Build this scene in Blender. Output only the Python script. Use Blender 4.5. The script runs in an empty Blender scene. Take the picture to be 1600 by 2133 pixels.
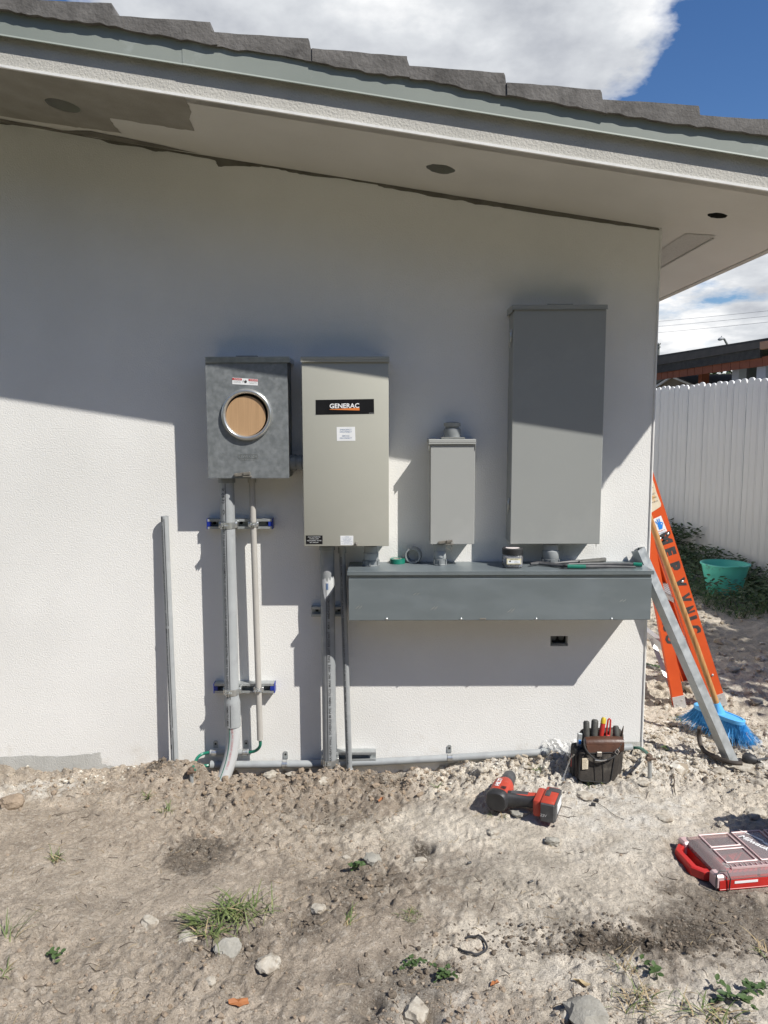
import bpy, bmesh, math, random
import numpy as np
from mathutils import Vector, Matrix, noise as mnoise

random.seed(7)
RNG = np.random.default_rng(11)
scene = bpy.context.scene
COL = scene.collection
R = math.radians

# ------------------------------------------------------------------ camera
CAM_H, CAM_D = 1.49, 3.2
PITCH, ROLL, FPX = R(6.5), R(0.15), 1600.0
cam_data = bpy.data.cameras.new('camera')
cam_data.sensor_fit = 'HORIZONTAL'
cam_data.sensor_width = 36.0
cam_data.lens = 36.0
cam_data.clip_start = 0.05
cam_data.clip_end = 2000.0
cam = bpy.data.objects.new('camera', cam_data)
COL.objects.link(cam)
cam.matrix_world = (Matrix.Translation((0, -CAM_D, CAM_H)) @ Matrix.Rotation(R(90) - PITCH, 4, 'X')
                    @ Matrix.Rotation(-ROLL, 4, 'Z'))
scene.camera = cam
scene.render.resolution_x, scene.render.resolution_y = 768, 1024

# ------------------------------------------------------------------ photo measurements -> places
_c, _s = math.cos(ROLL), math.sin(ROLL)
_fw = Vector((0, math.cos(PITCH), -math.sin(PITCH)))
_dn = Vector((0, -math.sin(PITCH), -math.cos(PITCH)))
EYE = Vector((0, -CAM_D, CAM_H))


def ray(px, py):
    u, v = (px - 800) / FPX, (py - 1066.5) / FPX
    return _fw + (u * _c - v * _s) * Vector((1, 0, 0)) + (u * _s + v * _c) * _dn


def P(px, py, y):                       # sight line through a photo pixel, at the depth of plane Y = y
    d = ray(px, py)
    return EYE + d * ((y + CAM_D) / d.y)


def Pz(px, py, z):
    d = ray(px, py)
    return EYE + d * ((z - CAM_H) / d.z)


# ------------------------------------------------------------------ light
SUN_TO = Vector((1.2, -1.0, 1.67)).normalized()          # towards the sun
SUN_EL = math.asin(SUN_TO.z)
SUN_AZ = math.atan2(SUN_TO.x, SUN_TO.y)                  # clockwise from +Y
sun_data = bpy.data.lights.new('sun', 'SUN')
sun_data.energy = 5.0
sun_data.angle = R(0.5)
sun_data.color = (1.0, 0.965, 0.90)
sun = bpy.data.objects.new('sun', sun_data)
COL.objects.link(sun)
sun.rotation_euler = (-SUN_TO).to_track_quat('-Z', 'Y').to_euler()
sun.location = (3, -4, 8)

world = bpy.data.worlds.new('World')
scene.world = world
world.use_nodes = True
SKY_STRENGTH = 0.075
wn, wl = world.node_tree.nodes, world.node_tree.links
wn.clear()


def wnode(t, **kw):
    n = wn.new(t)
    for k, v in kw.items():
        setattr(n, k, v)
    return n


sky = wnode('ShaderNodeTexSky', sky_type='NISHITA', sun_disc=False)
sky.sun_elevation, sky.sun_rotation = SUN_EL, SUN_AZ
sky.air_density, sky.dust_density, sky.ozone_density = 1.0, 0.15, 3.0
tc = wnode('ShaderNodeTexCoord')
sep = wnode('ShaderNodeSeparateXYZ')
wl.new(tc.outputs['Generated'], sep.inputs[0])


def wmath(op, a, b=None, clamp=False):
    n = wnode('ShaderNodeMath', operation=op, use_clamp=clamp)
    for i, q in enumerate((a, b)):
        if q is None:
            continue
        if isinstance(q, (int, float)):
            n.inputs[i].default_value = q
        else:
            wl.new(q, n.inputs[i])
    return n.outputs[0]


zc = wmath('MAXIMUM', sep.outputs['Z'], 0.0)
den = wmath('ADD', zc, 0.22)
comb = wnode('ShaderNodeCombineXYZ')
wl.new(wmath('DIVIDE', sep.outputs['X'], den), comb.inputs[0])
wl.new(wmath('DIVIDE', sep.outputs['Y'], den), comb.inputs[1])


def cloud_noise(offset, scale, detail, rough):
    mp = wnode('ShaderNodeMapping')
    mp.inputs['Location'].default_value = offset
    wl.new(comb.outputs[0], mp.inputs[0])
    nz = wnode('ShaderNodeTexNoise')
    nz.inputs['Scale'].default_value = scale
    nz.inputs['Detail'].default_value = detail
    nz.inputs['Roughness'].default_value = rough
    nz.inputs['Distortion'].default_value = 0.0
    wl.new(mp.outputs[0], nz.inputs['Vector'])
    return nz.outputs['Fac']


def wramp(fac, stops):
    r = wnode('ShaderNodeValToRGB')
    el = r.color_ramp.elements
    el[0].position, el[0].color = stops[0][0], stops[0][1]
    el[1].position, el[1].color = stops[-1][0], stops[-1][1]
    for p, c in stops[1:-1]:
        e = el.new(p)
        e.color = c
    wl.new(fac, r.inputs[0])
    return r.outputs[0]


OFF = (3.1, 1.7, 0.4)
g1 = cloud_noise(OFF, 2.1, 10.0, 0.56)
# a big bank of cloud up in the north and fair-weather heaps low over the horizon, clear sky between
def toward(px, py, lo, hi):
    d = ray(px, py).normalized()
    v = wnode('ShaderNodeVectorMath', operation='DOT_PRODUCT')
    wl.new(tc.outputs['Generated'], v.inputs[0])
    v.inputs[1].default_value = d
    n = wnode('ShaderNodeMapRange', interpolation_type='SMOOTHSTEP')
    n.inputs['From Min'].default_value, n.inputs['From Max'].default_value = lo, hi
    wl.new(v.outputs['Value'], n.inputs['Value'])
    return n.outputs[0]


bank = toward(900, -700, .893, .948)
low = wmath('MULTIPLY', wmath('SUBTRACT', 1.0, wmath('DIVIDE', zc, 0.34), True), 0.44)
dens = wmath('ADD', g1, wmath('ADD', wmath('MULTIPLY', bank, 0.255), low))
mask = wramp(dens, [(0.625, (0, 0, 0, 1)), (0.66, (.55, .55, .55, 1)), (0.71, (1, 1, 1, 1))])
g2 = cloud_noise((OFF[0] + 0.10, OFF[1] - 0.08, OFF[2] + 0.3), 3.4, 9.0, 0.55)
KC = 1.86
shade = wramp(g2, [(0.36, (3.1 * KC, 3.25 * KC, 3.55 * KC, 1)), (0.52, (4.5 * KC, 4.65 * KC, 4.85 * KC, 1)),
                   (0.66, (6.6 * KC, 6.6 * KC, 6.6 * KC, 1))])
hsv = wnode('ShaderNodeHueSaturation')
hsv.inputs['Saturation'].default_value = 1.22
hsv.inputs['Hue'].default_value = 0.508
hsv.inputs['Value'].default_value = 1.24
wl.new(sky.outputs[0], hsv.inputs['Color'])
above = wmath('GREATER_THAN', sep.outputs['Z'], -0.004)
mask = wmath('MULTIPLY', mask, above)
mixc = wnode('ShaderNodeMix', data_type='RGBA')
wl.new(mask, mixc.inputs['Factor'])
wl.new(hsv.outputs[0], mixc.inputs['A'])
wl.new(shade, mixc.inputs['B'])
bg = wnode('ShaderNodeBackground')
bg.inputs['Strength'].default_value = SKY_STRENGTH
wl.new(mixc.outputs['Result'], bg.inputs['Color'])
wout = wnode('ShaderNodeOutputWorld')
wl.new(bg.outputs[0], wout.inputs[0])

scene.view_settings.view_transform = 'Standard'
scene.view_settings.look = 'None'
scene.view_settings.gamma = 1.0
scene.view_settings.use_curve_mapping = False
scene.view_settings.exposure = 0.26
scene.render.engine = 'CYCLES'
scene.cycles.use_denoising = True
scene.cycles.max_bounces = 8
scene.cycles.diffuse_bounces = 4
scene.cycles.transparent_max_bounces = 12

# ------------------------------------------------------------------ numpy noise for terrain
def _hash(ix, iy, seed):
    h = (ix.astype(np.int64) * 374761393 + iy.astype(np.int64) * 668265263 + seed * 1442695041) & 0xffffffff
    h = ((h ^ (h >> 13)) * 1274126177) & 0xffffffff
    h = h ^ (h >> 16)
    return (h & 0xffff) / 65535.0


def vnoise(x, y, seed=0):
    x, y = np.asarray(x, float), np.asarray(y, float)
    fx, fy = np.floor(x), np.floor(y)
    tx, ty = x - fx, y - fy
    tx, ty = tx * tx * (3 - 2 * tx), ty * ty * (3 - 2 * ty)
    ix, iy = fx.astype(np.int64), fy.astype(np.int64)
    a, b = _hash(ix, iy, seed), _hash(ix + 1, iy, seed)
    c, d = _hash(ix, iy + 1, seed), _hash(ix + 1, iy + 1, seed)
    return (a + (b - a) * tx) * (1 - ty) + (c + (d - c) * tx) * ty - 0.5


def rot(x, y, a):
    return x * math.cos(a) - y * math.sin(a), x * math.sin(a) + y * math.cos(a)


def sstep(a, b, x):
    t = np.clip((x - a) / (b - a), 0, 1)
    return t * t * (3 - 2 * t)


WALL_X = 1.118


def base_z(x, y):
    x, y = np.asarray(x, float), np.asarray(y, float)
    # level of the soil along the wall, falling away towards the front
    c = np.interp(x, [-1.7, -1.2, -0.95, -0.75, -0.2, 0.0, 0.2, 0.4, 0.7, 1.1, 1.6, 3.0], [-.008, -.005, .030, .024, .018, .030, .040, .048, .062, .074, .072, .06])
    kl = np.exp(-((np.minimum(y, -0.13) + 0.13) / 0.13) ** 2)
    kr = sstep(-1.25, -0.13, y)
    k = kl + (kr - kl) * sstep(-0.05, 0.45, x)
    z = c * k
    mx = sstep(-1.0, -0.85, x) * (1 - sstep(0.75, 1.0, x))
    z = z + 0.016 * mx * np.exp(-((y + 0.15) / 0.06) ** 2) * vnoise(x * 7, y * 7, 5) * 2
    z = z - 0.034 * mx * sstep(-0.115, -0.065, y)
    z = z + 0.055 * np.exp(-((x + 0.93) / 0.10) ** 2 - ((y + 0.10) / 0.09) ** 2)
    z = z + 0.045 * np.exp(-((x + 0.80) / 0.05) ** 2 - ((y + 0.09) / 0.06) ** 2)
    z = z - 0.02 * mx * np.exp(-((y + 0.02) / 0.04) ** 2)
    z = z - 0.055 * np.exp(-((x - 1.43) / 0.20) ** 2 - ((y + 0.10) / 0.20) ** 2)
    z = z - 0.02 * sstep(1.5, 4.5, y)
    return z


def rough_map(x, y):
    """0 where feet have trodden the soil smooth, 1 where it is crumbly"""
    r = 0.55 + 0.9 * vnoise(x * 1.7 + 3, y * 2.3, 21) + 0.5 * vnoise(x * 5.1, y * 6.3, 22)
    r = r + 0.6 * np.exp(-((y + 0.16) / 0.20) ** 2) - 0.45 * np.exp(-((x - 0.75) / 0.55) ** 2 - ((y + 0.85) / 0.38) ** 2)
    r = r + 0.35 * sstep(-1.25, -1.5, y)
    return np.clip(r, 0.10, 1.3)


def ground_np(x, y):
    z = base_z(x, y)
    far = 1 - sstep(8, 20, np.abs(x) + np.abs(y))
    rm = rough_map(x, y)
    a, b = rot(x, y, 0.6)
    n = 0.045 * vnoise(a * 1.3, b * 1.3, 1) + 0.026 * vnoise(a * 4.1, b * 4.1, 2)
    a, b = rot(x, y, 1.9)
    n = n + rm * (0.020 * vnoise(a * 11, b * 11, 3))
    a, b = rot(x, y, 2.7)
    v = vnoise(a * 27, b * 27, 4)
    n = n + rm * 0.021 * np.abs(v) * 2
    a, b = rot(x, y, 0.3)
    w = vnoise(a * 60, b * 60, 6)
    n = n + (0.15 + rm) * 0.014 * np.maximum(w, -0.05) * 1.6
    n = n + (0.25 + rm) * 0.0065 * vnoise(a * 130, b * 130, 7)
    # small sharp foot marks and scrapes in the trodden part
    a, b = rot(x, y, 0.9)
    ridge = 1 - np.abs(vnoise(a * 17 + 2 * vnoise(x * 9, y * 9, 9), b * 9, 8)) * 2
    n = n + 0.0035 * np.clip(ridge - 0.80, 0, 1) * 4 * np.clip(1.1 - rm, 0, 1)
    a, b = rot(x, y, 2.2)
    ridge = 1 - np.abs(vnoise(a * 31 + 2 * vnoise(x * 14, y * 14, 19), b * 12, 18)) * 2
    n = n - 0.0028 * np.clip(ridge - 0.82, 0, 1) * 4 * np.clip(1.2 - rm, 0, 1)
    n = n * (0.25 + 0.75 * far) * np.where(y > 0.6, 1.4, 1.0)
    # boot prints in the trodden sand
    for (bx, by, ba, bl) in PRINTS:
        u, w_ = rot(x - bx, y - by, -ba)
        m_ = np.clip(1.25 - (u / (bl * .5)) ** 4 - (w_ / .052) ** 4, 0, 1)
        n = n + m_ * (-.004 + .0030 * np.sign(np.sin(u * 210 + 6 * np.abs(w_) * 30)) * (.55 + .9 * vnoise(u * 40, w_ * 40, 71)))
    # holes
    for (hx, hy, r, d) in HOLES:
        n = n - d * np.exp(-(((x - hx) ** 2 + ((y - hy) * 1.25) ** 2) / (r * r)) ** 2)
    return z + n


HOLES = []
PRINTS = []


def G(px, py, lift=0.0):
    z = 0.03
    for _ in range(12):
        p = Pz(px, py, z)
        z = 0.5 * z + 0.5 * (float(ground_np(np.array([p.x]), np.array([p.y]))[0]) + lift)
    p = Pz(px, py, z)
    return p


def gz(x, y):
    return float(ground_np(np.array([x]), np.array([y]))[0])


for (hpx, hpy, hr, hd) in ((885, 1762, 0.034, 0.035), (1030, 1732, 0.02, 0.01), (640, 1895, 0.03, 0.03),
                           (410, 1758, 0.05, 0.02), (770, 2080, 0.035, 0.035), (875, 2110, 0.05, 0.04), (670, 1950, 0.03, 0.02)):
    q = Pz(hpx, hpy, 0.02)
    HOLES.append((q.x, q.y, hr, hd))

for (qx_, qy_, ba_, bl_) in ((1210, 1770, .5, .27), (1060, 1850, -.4, .28), (1180, 1870, 1.0, .27), (980, 1740, 2.2, .26)):
    q = Pz(qx_, qy_, 0.02)
    PRINTS.append((q.x, q.y, ba_, bl_))

# ------------------------------------------------------------------ mesh helpers
WLOC = {}


class MB:
    def __init__(self):
        self.v, self.f, self.m, self.n = [], [], [], 0

    def add(self, verts, faces, mi=0):
        self.v.extend([tuple(p) for p in verts])
        self.f.extend([tuple(i + self.n for i in fc) for fc in faces])
        self.m.extend([mi] * len(faces))
        self.n += len(verts)
        return self

    def box(self, c, size, ax=None, bev=0.0, mi=0, seg=1):
        bm = bmesh.new()
        bmesh.ops.create_cube(bm, size=1.0)
        for v in bm.verts:
            v.co = Vector((v.co.x * size[0], v.co.y * size[1], v.co.z * size[2]))
        if bev > 0:
            bmesh.ops.bevel(bm, geom=list(bm.edges), offset=bev, segments=seg, affect='EDGES', profile=0.5)
        bm.verts.index_update()
        c = Vector(c)
        if ax is None:
            vs = [c + v.co for v in bm.verts]
        else:
            vs = [c + ax[0] * v.co.x + ax[1] * v.co.y + ax[2] * v.co.z for v in bm.verts]
        fs = [[v.index for v in f.verts] for f in bm.faces]
        bm.free()
        return self.add(vs, fs, mi)

    def bb(self, x0, x1, y0, y1, z0, z1, bev=0.0, mi=0, seg=1):
        return self.box(((x0 + x1) / 2, (y0 + y1) / 2, (z0 + z1) / 2), (abs(x1 - x0), abs(y1 - y0), abs(z1 - z0)), None, bev, mi, seg)

    def loft(self, rings, caps=(True, True), mi=0, closed=True):
        n = len(rings[0])
        vs = [p for r_ in rings for p in r_]
        fs = []
        for i in range(len(rings) - 1):
            for k in range(n if closed else n - 1):
                k2 = (k + 1) % n
                fs.append((i * n + k, i * n + k2, (i + 1) * n + k2, (i + 1) * n + k))
        if caps[0]:
            fs.append(tuple(reversed(range(n))))
        if caps[1]:
            fs.append(tuple((len(rings) - 1) * n + k for k in range(n)))
        return self.add(vs, fs, mi)

    def tube(self, path, r, seg=12, caps=(True, True), mi=0, squash=None):
        path = [Vector(p) for p in path]
        rr = r if isinstance(r, (list, tuple)) else [r] * len(path)
        t0 = (path[1] - path[0]).normalized()
        ref = Vector((0, 0, 1)) if abs(t0.z) < 0.9 else Vector((0, 1, 0))
        u = (ref - t0 * ref.dot(t0)).normalized()
        rings = []
        for i, p in enumerate(path):
            if i == 0:
                t = t0
            elif i == len(path) - 1:
                t = (path[i] - path[i - 1]).normalized()
            else:
                t = (path[i + 1] - path[i - 1]).normalized()
            u = (u - t * u.dot(t)).normalized()
            w = t.cross(u)
            rings.append([p + (u * math.cos(a) + w * math.sin(a) * (squash or 1)) * rr[i] for a in
                          [2 * math.pi * k / seg for k in range(seg)]])
        return self.loft(rings, caps, mi)

    def cyl(self, p0, p1, r0, r1=None, seg=16, caps=(True, True), mi=0):
        return self.tube([p0, p1], [r0, r0 if r1 is None else r1], seg, caps, mi)

    def lathe(self, prof, o, axis, seg=24, mi=0, caps=(False, False)):
        o, t = Vector(o), Vector(axis).normalized()
        ref = Vector((0, 0, 1)) if abs(t.z) < 0.9 else Vector((0, 1, 0))
        u = (ref - t * ref.dot(t)).normalized()
        w = t.cross(u)
        rings = [[o + t * h + (u * math.cos(2 * math.pi * k / seg) + w * math.sin(2 * math.pi * k / seg)) * r_ for k in range(seg)]
                 for (r_, h) in prof]
        return self.loft(rings, caps, mi)

    def prism(self, poly, ext, mi=0):
        poly = [Vector(p) for p in poly]
        ext = Vector(ext)
        n = len(poly)
        vs = poly + [p + ext for p in poly]
        fs = [tuple(range(n)), tuple(reversed(range(n, 2 * n)))]
        for k in range(n):
            k2 = (k + 1) % n
            fs.append((k, n + k, n + k2, k2))
        return self.add(vs, fs, mi)

    def sweep(self, prof, p0, p1, u, mi=0):
        """constant cross-section prof [(a,b)..] swept from p0 to p1; a runs along u"""
        p0, p1 = Vector(p0), Vector(p1)
        w = (p1 - p0).normalized()
        u = Vector(u)
        u = (u - w * u.dot(w)).normalized()
        v = w.cross(u)
        return self.prism([p0 + u * a + v * b for a, b in prof], p1 - p0, mi)

    def rock(self, c, size, seed, sub=2, ax=None, mi=0, soft=0.10):
        rnd = random.Random(seed)
        bm = bmesh.new()
        bmesh.ops.create_icosphere(bm, subdivisions=sub, radius=1.0)
        pl = []
        for _ in range(11):
            d = Vector((rnd.gauss(0, 1), rnd.gauss(0, 1), rnd.gauss(0, 1))).normalized()
            pl.append((d, rnd.uniform(0.50, 1.0)))
        bm.verts.index_update()
        vs = []
        a = rnd.uniform(0, 6.28)
        ca, sa = math.cos(a), math.sin(a)
        for v in bm.verts:
            d = v.co.normalized()
            r_ = 1.0
            for nrm, k in pl:
                q = d.dot(nrm)
                if q > 1e-3:
                    r_ = min(r_, k / q)
            r_ *= 1 + soft * (mnoise.noise(d * 2.6 + Vector((seed * 1.7, seed * .3, 0))) + .6 * mnoise.noise(d * 6.1 + Vector((seed * .7, 0, seed * .9))))
            p = d * r_
            if ax is None:
                x, y = p.x * size[0], p.y * size[1]
                p = Vector((x * ca - y * sa, x * sa + y * ca, p.z * size[2])) if size[0] < 1.3 * size[1] and size[1] < 1.3 * size[0] else Vector((x, y, p.z * size[2]))
            else:
                p = ax[0] * (p.x * size[0]) + ax[1] * (p.y * size[1]) + ax[2] * (p.z * size[2])
            vs.append(Vector(c) + p)
        fs = [[v.index for v in f.verts] for f in bm.faces]
        bm.free()
        return self.add(vs, fs, mi)

    def build(self, name, mats, parent=None, loc=None, smooth=35, kind=None):
        me = bpy.data.meshes.new(name)
        va = np.array(self.v, dtype=float).reshape(-1, 3)
        if parent is not None:
            o = Vector(WLOC[parent.name])
        elif loc is not None:
            o = Vector(loc)
        else:
            lo, hi = va.min(0), va.max(0)
            o = Vector(((lo[0] + hi[0]) / 2, (lo[1] + hi[1]) / 2, lo[2]))
        va = va - np.array(o)
        me.from_pydata(va.tolist(), [], self.f)
        if not isinstance(mats, (list, tuple)):
            mats = [mats]
        for m_ in mats:
            me.materials.append(m_)
        if len(mats) > 1:
            me.polygons.foreach_set('material_index', self.m)
        if smooth:
            me.polygons.foreach_set('use_smooth', [True] * len(me.polygons))
            me.set_sharp_from_angle(angle=R(smooth))
        me.validate()
        ob = bpy.data.objects.new(name, me)
        COL.objects.link(ob)
        if parent is not None:
            ob.parent = parent
        else:
            ob.location = o
        WLOC[ob.name] = tuple(o)
        if kind:
            ob['kind'] = kind
        return ob


def tag(o, label, cat, group=None):
    o['label'], o['category'] = label, cat
    if group:
        o['group'] = group
    return o


def thing(name, loc, label, cat, group=None):
    o = bpy.data.objects.new(name, None)
    o.empty_display_size = 0.05
    COL.objects.link(o)
    o.location = loc
    WLOC[o.name] = tuple(loc)
    return tag(o, label, cat, group)


_tx = {}


def glyphs(s, bold=0.0, font_shear=0.0, spacing=1.0):
    key = (s, bold, font_shear, spacing)
    if key not in _tx:
        cu = bpy.data.curves.new('lettering', 'FONT')
        cu.body = s
        cu.size = 1.0
        cu.align_x, cu.align_y = 'CENTER', 'CENTER'
        cu.resolution_u = 2
        cu.offset = bold
        cu.shear = font_shear
        cu.space_character = spacing
        ob = bpy.data.objects.new('lettering', cu)
        me = bpy.data.meshes.new_from_object(ob)
        vs = [Vector((v.co.x, v.co.y, 0)) for v in me.vertices]
        fs = [tuple(p.vertices) for p in me.polygons]
        bpy.data.objects.remove(ob)
        bpy.data.curves.remove(cu)
        bpy.data.meshes.remove(me)
        _tx[key] = (vs, fs)
    return _tx[key]


def put_text(mb, s, o, ux, uy, h, w=None, bold=0.0, shear=0.0, mi=0, spacing=1.0):
    """flat print: capital height h, optional total width w, centred on o"""
    vs, fs = glyphs(s, bold, shear, spacing)
    if not vs:
        return
    xs = [v.x for v in vs]
    ys = [v.y for v in vs]
    cx, cy = (min(xs) + max(xs)) / 2, (min(ys) + max(ys)) / 2
    sy = h / 0.70
    sx = sy if w is None else w / (max(xs) - min(xs))
    ux, uy, o = Vector(ux), Vector(uy), Vector(o)
    mb.add([o + ux * ((v.x - cx) * sx) + uy * ((v.y - cy) * sy) for v in vs], fs, mi)


def wrap_text(mb, s, p0, p1, r, ang, h, length=None, mi=0, flip=False):
    """print that runs along a pipe from p0 to p1 and follows its round side; ang from the front (-Y) towards +X"""
    vs, fs = glyphs(s, .012)
    xs = [v.x for v in vs]
    ys = [v.y for v in vs]
    x0, cy = min(xs), (min(ys) + max(ys)) / 2
    p0, p1 = Vector(p0), Vector(p1)
    t = (p1 - p0).normalized()
    fr = Vector((0, -1, 0))
    fr = (fr - t * fr.dot(t)).normalized()
    sd = Vector((1, 0, 0))
    sd = (sd - t * sd.dot(t) - fr * sd.dot(fr)).normalized()
    sy = h / 0.70
    sx = sy if length is None else length / (max(xs) - x0)
    out = []
    for v in vs:
        a = ang + (v.y - cy) * sy / r * (-1 if flip else 1)
        out.append(p0 + t * ((v.x - x0) * sx) + (fr * math.cos(a) + sd * math.sin(a)) * (r + 0.0009))
    mb.add(out, fs, mi)


def fill_holes(outer, holes):
    bm = bmesh.new()
    ed = []
    for loop in [outer] + holes:
        vv = [bm.verts.new(p) for p in loop]
        for i in range(len(vv)):
            ed.append(bm.edges.new((vv[i], vv[(i + 1) % len(vv)])))
    bmesh.ops.triangle_fill(bm, use_beauty=True, use_dissolve=False, edges=ed)
    bm.verts.index_update()
    vs = [v.co.copy() for v in bm.verts]
    fs = [[v.index for v in f.verts] for f in bm.faces]
    bm.free()
    return vs, fs


# ------------------------------------------------------------------ materials
MATS = {}


def mat(name, c1, c2=None, scale=6.0, rough=0.6, metal=0.0, bump=0.0, bscale=120.0, rvar=0.0, detail=5.0, lo=0.35, hi=0.65,
        c3=None, scale3=1.5, lo3=0.52, hi3=0.70, spec=0.5, bdist=0.002, vscale=None):
    if name in MATS:
        return MATS[name]
    m = bpy.data.materials.new(name)
    m.use_nodes = True
    nt = m.node_tree
    b = nt.nodes['Principled BSDF']
    b.inputs['Roughness'].default_value = rough
    b.inputs['Metallic'].default_value = metal
    b.inputs['Specular IOR Level'].default_value = spec
    b.inputs['Base Color'].default_value = (*c1, 1)
    tcn = nt.nodes.new('ShaderNodeTexCoord')
    vec = tcn.outputs['Object']
    if vscale:
        mp = nt.nodes.new('ShaderNodeMapping')
        mp.inputs['Scale'].default_value = vscale
        nt.links.new(vec, mp.inputs[0])
        vec = mp.outputs[0]

    def nz(sc, det=5.0, ro=0.55):
        n = nt.nodes.new('ShaderNodeTexNoise')
        n.inputs['Scale'].default_value = sc
        n.inputs['Detail'].default_value = det
        n.inputs['Roughness'].default_value = ro
        nt.links.new(vec, n.inputs['Vector'])
        return n.outputs['Fac']

    def rng(fac, a, bb_, o0=0.0, o1=1.0):
        n = nt.nodes.new('ShaderNodeMapRange')
        n.inputs['From Min'].default_value, n.inputs['From Max'].default_value = a, bb_
        n.inputs['To Min'].default_value, n.inputs['To Max'].default_value = o0, o1
        nt.links.new(fac, n.inputs['Value'])
        return n.outputs[0]

    def mix(fac, a, bb_):
        n = nt.nodes.new('ShaderNodeMix')
        n.data_type = 'RGBA'
        nt.links.new(fac, n.inputs['Factor'])
        for k, q in (('A', a), ('B', bb_)):
            if isinstance(q, tuple):
                n.inputs[k].default_value = (*q, 1)
            else:
                nt.links.new(q, n.inputs[k])
        return n.outputs['Result']

    if c2 is not None:
        f = nz(scale, detail)
        col = mix(rng(f, lo, hi), c1, c2)
        if c3 is not None:
            col = mix(rng(nz(scale3, 6.0, 0.6), lo3, hi3), col, c3)
        nt.links.new(col, b.inputs['Base Color'])
        if rvar:
            nt.links.new(rng(f, lo, hi, rough - rvar, rough + rvar), b.inputs['Roughness'])
    if bump:
        bn = nt.nodes.new('ShaderNodeBump')
        bn.inputs['Strength'].default_value = bump
        bn.inputs['Distance'].default_value = bdist
        nt.links.new(nz(bscale, 3.0, 0.6), bn.inputs['Height'])
        nt.links.new(bn.outputs[0], b.inputs['Normal'])
    MATS[name] = m
    return m


def glassy(name, tint, alpha, rough=0.08, body=0.25):
    """thin clear plastic: part see-through, part pale body, with a glossy skin"""
    m = bpy.data.materials.new(name)
    m.use_nodes = True
    nt = m.node_tree
    nt.nodes.remove(nt.nodes['Principled BSDF'])
    out = nt.nodes['Material Output']
    tr = nt.nodes.new('ShaderNodeBsdfTransparent')
    tr.inputs[0].default_value = (*tint, 1)
    df = nt.nodes.new('ShaderNodeBsdfDiffuse')
    df.inputs[0].default_value = (*[min(1, 0.75 * t) for t in tint], 1)
    gl = nt.nodes.new('ShaderNodeBsdfGlossy')
    gl.inputs['Roughness'].default_value = rough
    fr = nt.nodes.new('ShaderNodeFresnel')
    fr.inputs[0].default_value = 1.45
    m1 = nt.nodes.new('ShaderNodeMixShader')
    m1.inputs[0].default_value = body
    nt.links.new(tr.outputs[0], m1.inputs[1])
    nt.links.new(df.outputs[0], m1.inputs[2])
    m2 = nt.nodes.new('ShaderNodeMixShader')
    nt.links.new(fr.outputs[0], m2.inputs[0])
    nt.links.new(m1.outputs[0], m2.inputs[1])
    nt.links.new(gl.outputs[0], m2.inputs[2])
    nt.links.new(m2.outputs[0], out.inputs[0])
    MATS[name] = m
    return m


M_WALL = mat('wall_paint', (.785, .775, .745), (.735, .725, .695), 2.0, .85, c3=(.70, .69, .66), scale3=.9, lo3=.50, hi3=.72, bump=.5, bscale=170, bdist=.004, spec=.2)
_nt = M_WALL.node_tree
_b = _nt.nodes['Principled BSDF']
_old = _b.inputs['Base Color'].links[0].from_socket
_tc = _nt.nodes.new('ShaderNodeTexCoord')
_sp = _nt.nodes.new('ShaderNodeSeparateXYZ')
_nt.links.new(_tc.outputs['Object'], _sp.inputs[0])
_n1 = _nt.nodes.new('ShaderNodeTexNoise')
_n1.inputs['Scale'].default_value, _n1.inputs['Detail'].default_value, _n1.inputs['Roughness'].default_value = 9.0, 10.0, .72
_nt.links.new(_tc.outputs['Object'], _n1.inputs['Vector'])
_mr = _nt.nodes.new('ShaderNodeMapRange')
for _k, _v in (('From Min', .45), ('From Max', .05), ('To Min', -.22), ('To Max', .12)):
    _mr.inputs[_k].default_value = _v
_nt.links.new(_sp.outputs['Z'], _mr.inputs['Value'])
_ad = _nt.nodes.new('ShaderNodeMath')
_ad.operation = 'ADD'
_nt.links.new(_n1.outputs['Fac'], _ad.inputs[0])
_nt.links.new(_mr.outputs[0], _ad.inputs[1])
_m2 = _nt.nodes.new('ShaderNodeMapRange')
for _k, _v in (('From Min', .54), ('From Max', .74), ('To Min', 0), ('To Max', .55)):
    _m2.inputs[_k].default_value = _v
_nt.links.new(_ad.outputs[0], _m2.inputs['Value'])
_mx = _nt.nodes.new('ShaderNodeMix')
_mx.data_type = 'RGBA'
_nt.links.new(_m2.outputs[0], _mx.inputs['Factor'])
_nt.links.new(_old, _mx.inputs['A'])
_mx.inputs['B'].default_value = (.55, .50, .42, 1)
_nt.links.new(_mx.outputs['Result'], _b.inputs['Base Color'])
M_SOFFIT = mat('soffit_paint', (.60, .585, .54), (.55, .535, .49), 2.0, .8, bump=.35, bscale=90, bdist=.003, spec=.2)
M_FASCIA = mat('fascia_stucco', (.52, .50, .455), (.45, .435, .395), 5.0, .88, bump=.6, bscale=130, bdist=.005, spec=.2)
M_BEAD = mat('corner_bead', (.78, .77, .74), (.70, .69, .66), 40, .7)
M_BARE = mat('bare_plaster', (.30, .285, .245), (.25, .235, .20), 9.0, .9, bump=.5, bscale=140, bdist=.003, spec=.2)
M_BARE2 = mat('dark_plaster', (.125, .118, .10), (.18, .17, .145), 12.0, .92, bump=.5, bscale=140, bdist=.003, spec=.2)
M_CEMENT = mat('bare_cement', (.50, .495, .465), (.42, .415, .385), 7.0, .92, bump=.6, bscale=160, bdist=.004, spec=.2)
M_FLASH = mat('flashing_paint', (.232, .258, .230), (.278, .302, .270), 1.6, .55, bump=.1, bscale=20, c3=(.35, .38, .355), scale3=7, lo3=.62, hi3=.74)
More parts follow.
